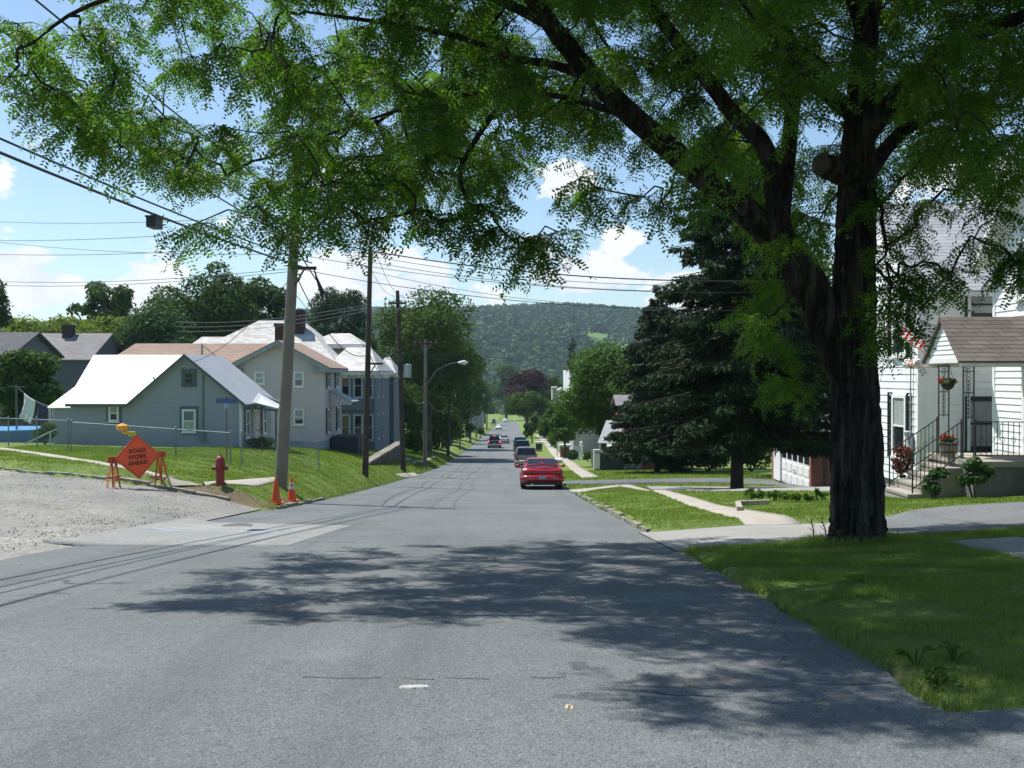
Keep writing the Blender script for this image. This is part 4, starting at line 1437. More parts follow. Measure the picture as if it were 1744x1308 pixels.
    slab(pr, [(rx0 - .10, ya - .12, pz0 - .12 * s2), (rx1, ya - .12, pz0 - .12 * s2), (rx1, yc, pz1), (rx0 - .10, yc, pz1)], .06, M_SHBROWN)
    slab(pr, [(rx0 - .10, yc, pz1), (rx1, yc, pz1), (rx1, yb + .12, pz0 - .12 * s2), (rx0 - .10, yb + .12, pz0 - .12 * s2)], .06, M_SHBROWN)
    H.part(pr, 'porch_roof', M_SHBROWN)
    gb = MB()
    lap(gb, (rx0, yb, 0), -Y_, -X_, lambda z: ((yb - ya) / 2 * max(0, (z - pz0 + .05)) / (pz1 - pz0), (yb - ya) * (1 - .5 * max(0, (z - pz0 + .05)) / (pz1 - pz0))), pz0 - .06, pz1 - .09, .105, M_WHITEB)
    gb.box(rx0 + .02, rx1, ya + .02, ya + .14, pz0 - .24, pz0 - .01, M_WHITE)
    gb.box(rx0 + .02, rx1, yb - .14, yb - .02, pz0 - .24, pz0 - .01, M_WHITE)
    gb.box(rx0 - .03, rx0 + .10, ya - .02, yb + .02, pz0 - .16, pz0 - .05, M_WHITE)
    gb.box(rx0 + .1, rx1, ya + .14, yb - .14, pz0 - .08, pz0 - .05, M_WHITE)
    H.part(gb, 'gable', None)
    # iron columns and railings
    for yy in (22.32, 23.6):
        c = MB()
        for xx in (10.12, 10.36):
            c.bar((xx, yy, fz), (xx, yy, pz0 - .2), .024)
        c.bar((10.24, yy, fz + .9), (10.24, yy, pz0 - .55), .012)
        for zz in (fz + .02, fz + .95, fz + 1.5, pz0 - .35, pz0 - .22):
            c.bar((10.12, yy, zz), (10.36, yy, zz), .02)
        for k in range(14):
            zz = fz + 1.0 + k * .09
            c.tube([(10.24 + .045 * math.cos(t * 1.05), yy, zz + .045 * math.sin(t * 1.05)) for t in range(7)], .006, 4)
        H.part(c, 'porch_column', M_IRON)

    def rail(a, b, h=.85, name='railing', post=True):
        c = MB()
        a, b = V3(a), V3(b)
        c.bar(a + Z_ * h, b + Z_ * h, .022)
        c.bar(a + Z_ * .10, b + Z_ * .10, .022)
        n = max(2, int((b - a).length / .11))
        for i in range(1, n):
            p = a.lerp(b, i / n)
            c.bar(p + Z_ * .10, p + Z_ * h, .013)
            if i % 2:
                c.tube([p + Z_ * (.45 + .07 * math.sin(t * 1.05)) + (b - a).normalized() * .045 * math.cos(t * 1.05) for t in range(7)], .006, 4)
        if post:
            c.bar(a, a + Z_ * (h + .06), .026)
            c.bar(b, b + Z_ * (h + .06), .026)
        H.part(c, name, M_IRON)
    rail((10.4, 22.32 - .0, fz), (12.2, 22.0, fz))
    zlow = fz - hh * 4 * 1.02 + .02
    rail((8.98, 22.30, zlow), (10.08, 22.32, fz))
    rail((8.98, 23.66, zlow), (10.08, 23.6, fz))
    mt = MB()
    mt.box(x0 - .14, x0 - .03, y0 + .22, y0 + .50, E - 2.05, E - 1.62)
    mt.lathe([(.10, 0), (.10, .1), (.06, .13)], (x0 - .16, y0 + .36, E - 1.62), 12)
    mt.tube([(x0 - .08, y0 + .36, E - 1.5), (x0 - .06, y0 + .36, E + 2.0)], .022, 6)
    H.part(mt, 'meter_box', mat('grey_metal', (.34, .36, .38), rough=.5, scale=3))
    return H


M_WHITEB = mat('white_boards', (0.80, 0.82, 0.83), rough=.55, var=.05, scale=1.2)
M_SHGREY = courses('grey_shingles', (0.30, 0.32, 0.345), (0.44, 0.455, 0.47), .105, w=.9, gap=.10, gapcol=(.2, .21, .23), rough=.9, var=1.1)
M_SHBROWN = courses('brown_shingles', (0.115, 0.095, 0.085), (0.20, 0.17, 0.15), .095, w=.5, gap=.12, gapcol=(.05, .045, .04), rough=.9)
M_CONCP = mat('porch_block', (.22, .215, .21), c2=(.14, .14, .14), rough=.9, scale=2, bump=.01, bscale=20)
white_house()


# ---- grey cottage at the left corner
def cottage():
    yf, xl, xr = 45.6, -20.2, -12.4
    zb = E - 3.75
    ze, zr = E - 1.17, E + .98
    xa, xg = -14.93, -17.35
    yb = 51.2
    H = House('grey_cottage', 'small grey clapboard cottage with a dazzling metal roof behind the chain link fence', 'house', (xa, yf, zb))
    mb = MB()
    mb.face([(xl, yf, zb - .6), (xr, yf, zb - .6), (xr, yf, ze), (xa, yf, zr - .06), (xg, yf, ze), (xl, yf, ze)], M_CSIDE)
    mb.face([(xr, yf, zb - .6), (xr, yb, zb - .6), (xr, yb, ze), (xr, yf, ze)], M_CSIDE)
    mb.face([(xl, yf, zb - .6), (xl, yf, ze), (xl, yb, ze), (xl, yb, zb - .6)], M_CSIDE)
    mb.face([(xl, yb, zb - .6), (xl, yb, ze), (xr, yb, ze), (xr, yb, zb - .6)], M_CSIDE)
    mb.face([(xl, yf, ze), (xl, 48.4, zr - .1), (xl, yb, ze)], M_CSIDE)
    mb.box(xr - .10, xr + .015, yf - .015, yf + .10, zb - .5, ze - .02, M_WHITE)
    mb.box(xl - .95, xl, yf + .25, yf + 3.4, zb - .6, ze - .25, M_CSIDE)
    H.part(mb, 'wall', None)
    rf = MB()
    th = .07
    yr = 48.45
    # camera-facing slope of the left wing, running up to the cross gable
    slab(rf, [(xl - .15, yf - .3, ze - .10), (xg - .22, yf - .3, ze - .10), (xa, yr, zr + .03), (xl - .15 + 0, yr, zr + .03)], th, M_TIN)
    slab(rf, [(xl - .15, yr, zr + .03), (xa, yr, zr + .03), (xa, yb + .3, ze - .1), (xl - .15, yb + .3, ze - .1)], th, M_TIN)
    # cross gable: left and right slopes
    slab(rf, [(xg - .22, yf - .3, ze - .104), (xa, yf - .3, zr + .026), (xa, yr, zr + .026)], th, M_TIN)
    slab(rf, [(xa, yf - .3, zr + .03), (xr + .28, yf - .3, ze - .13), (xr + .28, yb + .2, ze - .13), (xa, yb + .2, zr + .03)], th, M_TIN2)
    slab(rf, [(xl - 1.15, yf + .1, ze - .28), (xl - .1, yf + .1, ze - .28), (xl - .1, yf + 2.0, ze + .62), (xl - .75, yf + 2.0, ze + .62)], th, M_TIN)
    r = H.part(rf, 'roof', None)
    vp = MB(); vp.tube([(-16.9, 46.9, ze + .6), (-16.9, 46.9, ze + 1.15)], .05, 8)
    H.part(vp, 'vent_pipe', mat('lead_pipe', (.3, .3, .3), rough=.5), r)
    tr = MB()
    # rake boards of the gable
    for (a, b) in (((xg - .22, yf - .32, ze - .26), (xa, yf - .32, zr - .12)), ((xr + .28, yf - .32, ze - .29), (xa, yf - .32, zr - .12))):
        a, b = V3(a), V3(b)
        tr.obox(a, b - a, (0, .04, 0), (0, 0, .13), M_CTRIM)
    tr.box(xl - .15, xg - .2, yf - .32, yf - .29, ze - .24, ze - .12, M_CTRIM)
    H.part(tr, 'trim', M_CTRIM)
    # windows on the gable side
    def w(pxa, pxb, pya, pyb, **k):
        a = at(pxa, pyb, yf); b = at(pxb, pya, yf)
        H.window((a.x, yf - .004, a.z), X_, -Y_, b.x - a.x, b.z - a.z, outer=M_CTRIM, **k)
    w(185.5, 203, 690, 718, blind=(.45, 1, M_GLASSL))
    w(310.5, 334, 697, 736, blind=(0.0, .5, mat('pale_curtain', (.40, .46, .34), rough=.5, var=.2, scale=6)), pane=mat('grey_pane', (.16, .19, .19), rough=.2))
    w(313, 331, 633, 655, frame=M_CTRIM, rails=1)
    # street side: windows, door, porch roof
    for (ya, wd) in ((46.2, .7), (49.3, .75)):
        H.window((xr + .004, ya, E - 2.9), Y_, X_, wd, 1.3, outer=M_CTRIM)
    d = MB()
    d.obox((xr + .004, 47.6, zb + .15), (0, .95, 0), (.06, 0, 0), (0, 0, 2.1), M_WHITE)
    d.obox((xr + .066, 47.7, zb + .3), (0, .75, 0), (.01, 0, 0), (0, 0, 1.7), M_GLASS)
    dr = H.part(d, 'door', None)
    hd = MB(); hd.ball((xr + .12, 48.42, zb + 1.1), .04, M_IRON, 5); H.part(hd, 'handle', M_IRON, dr)
    pr = MB()
    slab(pr, [(xr + .15, 46.9, ze - .05), (xr + 1.35, 46.9, ze - .35), (xr + 1.35, 48.1, ze - .28), (xr + .15, 48.1, ze + .35)], .05, M_TIN)
    slab(pr, [(xr + .15, 48.1, ze + .35), (xr + 1.35, 48.1, ze - .1), (xr + 1.35, 49.4, ze - .35), (xr + .15, 49.4, ze - .05)], .05, M_TIN)
    pr.face([(xr + 1.34, 46.95, ze - .36), (xr + 1.34, 49.35, ze - .36), (xr + 1.34, 48.1, ze - .12)], M_CTRIM)
    pr.obox((xr + .2, 46.95, ze - .4), (1.15, 0, -.12), (0, .05, 0), (0, 0, .1), M_CTRIM)
    H.part(pr, 'porch_roof', None)
    for yy in (47.0, 49.3):
        po = MB()
        po.bar((xr + 1.25, yy, zb - .4), (xr + 1.25, yy, ze - .42), .07, m=M_CTRIM)
        H.part(po, 'porch_post', M_CTRIM)
    dp = MB()
    dp.tube([(at(346, 640, yf).x, yf - .05, E + .05), (at(346, 640, yf).x, yf - .05, E - 2.75)], .03, 6)
    q = at(346, 742, yf)
    dp.box(q.x - .1, q.x + .12, yf - .18, yf - .02, E - 2.98, E - 2.6)
    H.part(dp, 'meter_box', mat('grey_metal2', (.16, .19, .2), rough=.5))
    ds = MB()
    ds.tube([(xr - .02, yf - .07, ze - .1), (xr - .02, yf - .07, zb - .05), (xr + .9, yf - .5, zb - .1)], .04, 6)
    H.part(ds, 'downspout', M_WHITE)


M_CSIDE = courses('grey_siding', (0.33, 0.365, 0.41), (0.355, 0.39, 0.435), .115, gap=.10, gapcol=(.22, .25, .27), rough=.7, bump=.012)
M_CTRIM = mat('slate_blue_trim', (0.10, 0.13, 0.15), rough=.6, scale=3)
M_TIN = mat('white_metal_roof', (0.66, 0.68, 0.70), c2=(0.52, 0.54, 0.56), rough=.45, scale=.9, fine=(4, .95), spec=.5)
M_TIN2 = mat('grey_and_shaded_metal', (0.36, 0.38, 0.41), c2=(0.29, 0.31, 0.34), rough=.6, scale=.9, fine=(4, .95), spec=.5)  # cottage's right slope is the same metal, its weaker sun put into the colour
cottage()


# ---- pink two-storey house with brown roof
def pink_house():
    yf, yb = 62.0, 68.2
    xl, xr = -17.45, -11.7
    zb = E - 5.0
    ze, zr = E + .62, E + 2.1
    xa = -14.5
    H = House('pink_house', 'pale pink two storey house with a brown roof behind the leaning pole', 'house', (xa, yf, zb))
    mb = MB()
    mb.face([(xl, yf, zb + .9), (xr, yf, zb + .9), (xr, yf, ze), (xa, yf, zr), (xl, yf, ze)], M_PINK)
    mb.face([(xr, yf, zb + .9), (xr, yb, zb + .9), (xr, yb, ze), (xr, yf, ze)], M_PINK)
    mb.face([(xl, yf, zb + .9), (xl, yf, ze), (xl, yb, ze), (xl, yb, zb + .9)], M_PINK)
    mb.box(xl + .04, xr - .04, yf + .05, yb, zb - 1.5, zb + .9, M_FOUND)
    mb.box(-25.5, xl + .02, yf + 1.5, yf + 7.5, zb - 1, ze - .05, M_PINK)
    H.part(mb, 'wall', None)
    rf = MB()
    ov = .45
    s = (zr - ze) / (xr - xa)
    slab(rf, [(xa, yf - ov, zr + .12), (xr + ov, yf - ov, ze - ov * s + .12), (xr + ov, yb + .3, ze - ov * s + .12), (xa, yb + .3, zr + .12)], .1, M_BROWNR)
    s = (zr - ze) / (xa - xl)
    slab(rf, [(xl - ov, yf - ov, ze - ov * s + .12), (xa, yf - ov, zr + .12), (xa, yb + .3, zr + .12), (xl - ov, yb + .3, ze - ov * s + .12)], .1, M_BROWNR)
    slab(rf, [(-26.2, yf + 1.1, ze - .05), (xa - .6, yf + 1.1, ze - .05), (xa, yf + 4.6, zr + .06), (-25.2, yf + 4.6, zr + .06)], .1, M_BROWNR)
    slab(rf, [(-25.2, yf + 4.6, zr + .06), (xa, yf + 4.6, zr + .06), (xa - .6, yf + 8, ze - .05), (-26.2, yf + 8, ze - .05)], .1, M_BROWNR)
    r = H.part(rf, 'roof', None)
    ch = MB()
    cx, cy = at(478, 560, 66).x, 66
    ch.box(cx - .32, cx + .38, cy - .3, cy + .3, zr - 1.0, at(478, 553, 66).z, M_DBRICK)
    ch.box(cx - .38, cx + .44, cy - .36, cy + .36, at(478, 553, 66).z - .14, at(478, 551, 66).z, M_DBRICK)
    H.part(ch, 'chimney', M_DBRICK, r)
    vp = MB(); vp.tube([(-19.8, 63.6, ze + .6), (-19.8, 63.6, ze + 1.35)], .06, 8); H.part(vp, 'vent_pipe', mat('lead_pipe', (.3, .3, .3)), r)
    tr = MB()
    for (a, b) in (((xl - ov, yf - ov - .01, ze - ov * s - .22), (xa, yf - ov - .01, zr - .18)), ((xr + ov, yf - ov - .01, ze - ov * .55 - .20), (xa, yf - ov - .01, zr - .18))):
        a, b = V3(a), V3(b)
        tr.obox(a, b - a, (0, .05, 0), (0, 0, .26), M_PTRIM)
    for (x, sg) in ((xl, 1), (xr, -1)):
        tr.box(min(x - sg * ov, x + sg * .7), max(x - sg * ov, x + sg * .7), yf - ov + .05, yf + .0, ze - .42, ze - .16, M_PTRIM)
    tr.box(xr + .02, xr + ov, yf + .1, yb + .3, ze - .42, ze - .2, M_PTRIM)
    H.part(tr, 'trim', M_PTRIM)

    def w(pxa, pxb, pya, pyb, **k):
        a = at(pxa, pyb, yf); b = at(pxb, pya, yf)
        H.window((a.x, yf - .004, a.z), X_, -Y_, b.x - a.x, b.z - a.z, **k)
    w(434, 451, 633, 654, blind=(0, 1, M_GLASSL))
    w(500.5, 517.5, 633, 659, blind=(.5, 1, M_GLASSL))
    w(500.5, 518.5, 696, 724, blind=(.3, 1, M_GLASSL))
    for (ya, za, zc) in ((62.9, E - .75, E + .55), (65.9, E - .75, E + .55), (62.9, E - 3.6, E - 2.1), (66.4, E - 3.6, E - 2.1)):
        H.window((xr + .004, ya, za), Y_, X_, .8, zc - za)
        H.shutters((xr + .004, ya, za), Y_, X_, .8, zc - za, mat('dark_shutter', (.035, .04, .05), rough=.6), .3)
    hd = MB()
    slab(hd, [(xr + .02, 63.6, E - .95), (xr + 1.5, 63.6, E - 1.65), (xr + 1.5, 66.3, E - 1.65), (xr + .02, 66.3, E - .95)], .06, M_PTRIM)
    hd.box(xr + .05, xr + 1.45, 63.65, 63.72, E - 1.85, E - 1.66, M_PINK)
    hd.face([(xr + .05, 63.66, E - 1.68), (xr + 1.45, 63.66, E - 1.68), (xr + .05, 63.66, E - 1.02)], M_PINK)
    H.part(hd, 'porch_roof', None)
    dk = MB()
    dk.box(xr + .1, xr + 1.8, 64.0, 66.5, zb - 1, zb + 1.1, mat('dark_deck', (.05, .055, .06), rough=.8))
    H.part(dk, 'side_porch', None)


M_PINK = courses('pink_siding', (0.56, 0.49, 0.50), (0.59, 0.52, 0.53), .13, gap=.08, gapcol=(.45, .40, .39), rough=.7)
M_FOUND = mat('painted_block', (0.36, 0.42, 0.48), rough=.8, scale=2)
M_BROWNR = courses('brown_roof', (0.235, 0.165, 0.125), (0.33, 0.235, 0.18), .09, w=.6, gap=.08, gapcol=(.16, .11, .085), rough=.9, nscale=.6)
M_PTRIM = mat('sage_trim', (0.27, 0.315, 0.315), rough=.6, scale=3)
M_DBRICK = courses('dark_brick', (0.045, 0.028, 0.028), (0.08, 0.045, 0.042), .085, w=.23, gap=.14, gapcol=(.03, .028, .027), rough=.9)
pink_house()


# ---- blue grey house with white slate roof
def slate_house():
    yf = 76.0
    zb = E - 6.6
    ze = E + .72
    H = House('blue_grey_house', 'large blue grey house with a hipped white slate roof and a two storey bay', 'house', (-17, yf, zb))
    mb = MB()
    mb.box(-26, -13.4, yf, yf + 11, zb, ze, M_BG)
    mb.box(-13.4, -10.35, yf - .8, yf + 8, zb, ze - .4, M_BG)
    mb.box(-11.3, -10.1, yf + 9, yf + 13, zb, ze - .6, M_BG)
    mb.box(-13.1, -10.6, yf - 1.0, yf - .8, E - 2.55, E - 1.8, M_BG)
    H.part(mb, 'wall', M_BG)
    rf = MB()

    def hip(x0, x1, y0, y1, z0, rx0, rx1, ry, zr, ov=.5):
        a, b, c, d = (x0 - ov, y0 - ov, z0), (x1 + ov, y0 - ov, z0), (x1 + ov, y1 + ov, z0), (x0 - ov, y1 + ov, z0)
        p, q = (rx0, ry, zr), (rx1, ry, zr)
        for f in ((a, b, q, p), (c, d, p, q)):
            slab(rf, f, .08, M_SLATE)
        for f in ((b, c, q), (d, a, p)):
            slab(rf, f, .08, M_SLATE)
        rf.box(x0 - ov, x1 + ov, y0 - ov, y1 + ov, z0 - .32, z0 - .06, M_CREAM)
    r1 = at(441, 546, 81.5); r2 = at(516, 546, 81.5)
    hip(-26, -13.6, yf, yf + 11, ze + .02, r1.x, r2.x, 81.5, r1.z)
    q1 = at(598, 592, 80)
    hip(-13.9, -10.45, yf - .8, yf + 8, ze - .34, -13.2, -11.3, 79.6, q1.z, ov=.42)
    q2 = at(575, 568, 84)
    hip(-16.5, -12.6, yf + 5.5, yf + 10, at(600, 588, 84).z, -15.2, -13.6, yf + 7.8, q2.z, ov=.4)
    hip(-11.4, -10.2, yf + 8.4, yf + 13, ze - .5, -11.0, -10.6, yf + 10.5, ze + .9, ov=.4)
    q3 = at(385, 574, 84)
    hip(-27.5, -22.5, yf + 5, yf + 10, ze + .5, -26, -23.5, yf + 7.5, q3.z, ov=.4)
    r = H.part(rf, 'roof', None)
    ch = MB()
    c = at(509, 560, 80)
    ch.box(c.x - .45, c.x + .45, 79.6, 80.5, c.z - 1.2, at(509, 528, 80).z, M_DBRICK)
    ch.box(c.x - .52, c.x + .52, 79.53, 80.57, at(509, 532, 80).z, at(509, 530, 80).z, M_DBRICK)
    H.part(ch, 'chimney', M_DBRICK, r)
    yw = yf - .8
    for (xa, xb, za, zc) in ((-12.95, -12.2, E - 1.7, E + .2), (-12.0, -11.25, E - 1.7, E + .2), (-11.05, -10.45, E - 1.7, E + .2),
                             (-12.95, -12.2, E - 4.9, E - 2.9), (-12.0, -11.25, E - 4.9, E - 2.9), (-11.05, -10.45, E - 4.9, E - 2.9)):
        H.window((xa, yw - (.204 if za < E - 2 and False else .004), za), X_, -Y_, xb - xa, zc - za, frame=M_BLUEW, fw=.14, blind=(.5, 1, mat('amber_curtain', (.16, .13, .07), rough=.6)) if xa < -12.5 else None)
    for (ya, za, zc) in ((76.2, E - 1.7, E + .2), (76.2, E - 4.9, E - 2.9), (79.0, E - 1.7, E + .2), (79.0, E - 4.9, E - 2.9)):
        H.window((-10.35 + .004, ya, za), Y_, X_, .95, zc - za, frame=M_BLUEW, fw=.16)
    tr = MB()
    tr.box(-13.45, -10.3, yw - .03, yw + .04, ze - .9, ze - .66, M_CREAM)
    H.part(tr, 'frieze_board', None)
    tr = MB()
    tr.box(-10.36, -10.302, yw + .045, yf + 8, ze - .9, ze - .66, M_CREAM)
    H.part(tr, 'frieze_board', None)


M_BG = courses('blue_grey_siding', (0.115, 0.165, 0.20), (0.13, 0.18, 0.215), .13, gap=.09, gapcol=(.08, .115, .14), rough=.7)
M_SLATE = courses('white_slate', (0.62, 0.62, 0.61), (0.36, 0.34, 0.31), .17, w=.45, gap=.10, gapcol=(.42, .41, .40), rough=.75, nscale=.45)
M_CREAM = mat('cream_trim', (0.66, 0.66, 0.62), rough=.6, scale=3)
M_BLUEW = mat('pale_blue_trim', (0.34, 0.40, 0.47), rough=.6, scale=3)
slate_house()


# ---- simple gabled houses further off
def gabled(name, label, x0, x1, y0, y1, zb, ze, zr, wm, rm, along='X', wins=(), chim=None, ov=.35, street=(), trim=None):
    H = House(name, label, 'house', ((x0 + x1) / 2, y0, zb))
    mb = MB()
    xm, ym = (x0 + x1) / 2, (y0 + y1) / 2
    for f in ([(x0, y0), (x1, y0)], [(x1, y0), (x1, y1)], [(x1, y1), (x0, y1)], [(x0, y1), (x0, y0)]):
        mb.face([(f[0][0], f[0][1], zb - 1), (f[1][0], f[1][1], zb - 1), (f[1][0], f[1][1], ze), (f[0][0], f[0][1], ze)], wm)
    rf = MB()
    if along == 'X':
        mb.face([(x0, y0, ze), (x0, y1, ze), (x0, ym, zr)], wm); mb.face([(x1, y0, ze), (x1, y1, ze), (x1, ym, zr)], wm)
        s = (zr - ze) / (ym - y0)
        slab(rf, [(x0 - ov, y0 - ov, ze - ov * s + .1), (x1 + ov, y0 - ov, ze - ov * s + .1), (x1 + ov, ym, zr + .1), (x0 - ov, ym, zr + .1)], .12, rm)
        slab(rf, [(x0 - ov, ym, zr + .1), (x1 + ov, ym, zr + .1), (x1 + ov, y1 + ov, ze - ov * s + .1), (x0 - ov, y1 + ov, ze - ov * s + .1)], .12, rm)
    else:
        mb.face([(x0, y0, ze), (x1, y0, ze), (xm, y0, zr)], wm); mb.face([(x0, y1, ze), (x1, y1, ze), (xm, y1, zr)], wm)
        s = (zr - ze) / (xm - x0)
        slab(rf, [(x0 - ov, y0 - ov, ze - ov * s + .1), (xm, y0 - ov, zr + .1), (xm, y1 + ov, zr + .1), (x0 - ov, y1 + ov, ze - ov * s + .1)], .12, rm)
        slab(rf, [(xm, y0 - ov, zr + .1), (x1 + ov, y0 - ov, ze - ov * s + .1), (x1 + ov, y1 + ov, ze - ov * s + .1), (xm, y1 + ov, zr + .1)], .12, rm)
    H.part(mb, 'wall', wm)
    r = H.part(rf, 'roof', rm)
    for (x, z, w, h) in wins:
        H.window((x, y0 - .004, z), X_, -Y_, w, h, frame=trim)
    for (y, z, w, h) in street:
        if x0 > 0:
            H.window((x0 - .004, y + w, z), -Y_, -X_, w, h, frame=trim)
        else:
            H.window((x1 + .004, y, z), Y_, X_, w, h, frame=trim)
    if chim:
        ch = MB()
        cx, cy, cw, zt = chim
        ch.box(cx - cw, cx + cw, cy - cw, cy + cw, zr - 1.5, zt, M_DBRICK)
        ch.box(cx - cw - .07, cx + cw + .07, cy - cw - .07, cy + cw + .07, zt - .12, zt + .02, M_DBRICK)
        H.part(ch, 'chimney', M_DBRICK, r)
    return H


M_DGREY = courses('dark_grey_siding', (0.10, 0.115, 0.145), (0.12, 0.135, 0.165), .14, gap=.09, gapcol=(.06, .07, .09))
M_GROOF = courses('weathered_shingles', (0.165, 0.16, 0.165), (0.24, 0.235, 0.235), .10, w=.6, gap=.08, gapcol=(.12, .12, .12), rough=.9, nscale=.5)
M_DROOF = courses('dark_shingles', (0.055, 0.06, 0.07), (0.09, 0.095, 0.105), .10, w=.6, gap=.08, gapcol=(.03, .03, .035), rough=.9)
M_LGREY = courses('light_grey_siding', (0.36, 0.37, 0.39), (0.39, 0.40, 0.42), .16, gap=.08, gapcol=(.28, .29, .3))
M_BRICK = courses('red_brick', (0.21, 0.075, 0.055), (0.30, 0.115, 0.08), .075, w=.22, gap=.12, gapcol=(.26, .22, .19), rough=.9)
M_RUBBLE = mat('rubble_stone', (0.52, 0.50, 0.46), c2=(0.13, 0.13, 0.12), rough=.9, scale=4.5, bump=.06, bscale=4, detail=2)

za = at(100, 569, 90)
gabled('grey_house', 'dark grey house with a long weathered roof behind the crab apple', at(-60, 0, 86).x, at(148, 0, 86).x, 86, 95, E - 6.5, at(100, 611, 86).z, za.z, M_DGREY, M_GROOF,
       'X', wins=((-40.5, E - 2.2, 1.0, 1.6), (-43.5, E - 2.2, 1.0, 1.6)), chim=(at(117, 560, 90).x, 90, .42, at(117, 554, 90).z))
gabled('dark_roofed_house', 'house showing only a dark roof corner at the left edge of the photo', at(-130, 0, 66).x, at(14, 0, 66).x, 66, 73, E - 5, at(10, 603, 66).z, at(0, 568, 69.5).z, M_DGREY, M_DROOF, 'X')
# right side, beyond the spruces
gabled('brick_house', 'red brick house on a white rubble foundation under the spruce boughs', 8.35, 12.0, 74, 83, E - 6.0, E - 3.4, E - 1.6, M_BRICK, M_GROOF, 'X', wins=((9.6, E - 5.2, 1.1, 1.4),))
fd = MB()
fd.box(8.27, 9.7, 73.92, 83.1, E - 7.4, E - 6.0, M_RUBBLE)
bh = bpy.data.objects['brick_house']
fd.build('foundation', M_RUBBLE, bh, off=bh.location)
po = MB()
po.box(6.15, 8.25, 73.6, 77.5, E - 6.9, E - 5.75, mat('porch_dark', (.05, .058, .06), rough=.7))
po.box(6.05, 6.5, 73.5, 73.9, E - 6.9, E - 5.45, M_WHITE)
po.box(6.1, 8.26, 73.45, 73.59, E - 5.75, E - 5.6, mat('grey_metal', (.34, .36, .38)))
po.build('porch', None, bh, off=bh.location)
ar = MB()
slab(ar, [(6.3, 73.3, E - 4.95), (8.3, 73.3, E - 4.95), (8.3, 76, E - 3.4), (7.2, 76, E - 3.4)], .06, M_TIN2)
for xx in (6.5, 8.1):
    ar.bar((xx, 73.5, E - 5.6), (xx, 73.5, E - 4.95), .08, m=M_WHITE)
ar.build('porch_roof', None, bh, off=bh.location)
gabled('white_gabled_house', 'white house with a grey gabled roof half hidden by the bright maple', 11.2, 20, 112, 123, E - 8.5, E - .2, at(1050, 604, 112).z, M_WSIDE, M_GROOF, 'Y', wins=((12.2, E - 1, .9, 1.4), (14.6, E - 1, .9, 1.4), (15.6, E + 1.9, .8, 1.1)), street=((114, E - 1.2, .9, 1.4), (118, E - 1.2, .9, 1.4)))
h = gabled('tall_white_house', 'tall house with a dazzling white street wall beside the far right walk', 7.45, 15.5, 121, 137, E - 9.3, E - 2.0, E + .6, M_LGREY, M_GROOF, 'X', wins=((8.2, E - 5.6, .6, 3.2), (10.5, E - 4.8, 1, 1.6)))
wv = MB(); wv.box(7.0, 7.44, 120.9, 136, E - 3.6, E + .75, M_WSIDE)
h.part(wv, 'street_wall', M_WSIDE)
hd = MB(); slab(hd, [(7.2, 119.6, E - 3.9), (9.3, 119.6, E - 2.2), (9.3, 121, E - 2.2), (7.2, 121, E - 3.9)], .35, M_WHITE); h.part(hd, 'porch_roof', M_WHITE)


def far_block(name, label, px, d, l, r, t, b, wm, rm=None, flat=True, dep=9, rise=1.5):
    a, c = at(l, b, d), at(r, t, d)
    if flat:
        H = House(name, label, 'house', ((a.x + c.x) / 2, d, g(a.x, d)))
        mb = MB(); mb.box(a.x, c.x, d, d + dep, g(a.x, d) - 1, c.z, wm)
        H.part(mb, 'wall', wm)
        rb = MB(); rb.box(a.x - .15, c.x + .15, d - .15, d + dep + .15, c.z, c.z + .3, rm or M_WHITE)
        H.part(rb, 'roof', None)
        for k in range(2):
            H.window((a.x + (c.x - a.x) * (.15 + .45 * k), d - .004, c.z - 2.4), X_, -Y_, (c.x - a.x) * .22, 1.5)
        return H
    return gabled(name, label, a.x, c.x, d, d + dep, g(a.x, d) - 1, c.z, c.z + rise, wm, rm or M_GROOF, 'Y', wins=((a.x + (c.x - a.x) * .3, c.z - 2.5, (c.x - a.x) * .25, 1.5),))


far_block('far_white_house', 'small square white house above the yellow green tree', 927, 300, 922, 932, 655, 690, M_WSIDE)
far_block('far_grey_house', 'narrow grey house with a blocky tower down the right side', 945, 270, 941, 949, 661, 700, mat('stone_block', (.42, .41, .40), scale=1))
far_block('far_roof_house', 'far house with a pale gable next to the slim far spruce', 957, 245, 952, 963, 664, 700, M_WSIDE, M_TIN2, flat=False, dep=8, rise=.5)
far_block('far_pale_house', 'low far house with a bright white porch roof above the right hedge trees', 934, 225, 928, 944, 688, 712, M_LGREY, M_WHITE, dep=6)
far_block('far_shaded_house', 'shaded grey house deep under the left row of trees', 812, 235, 798, 822, 672, 712, M_LGREY, M_GROOF, flat=False, rise=3)


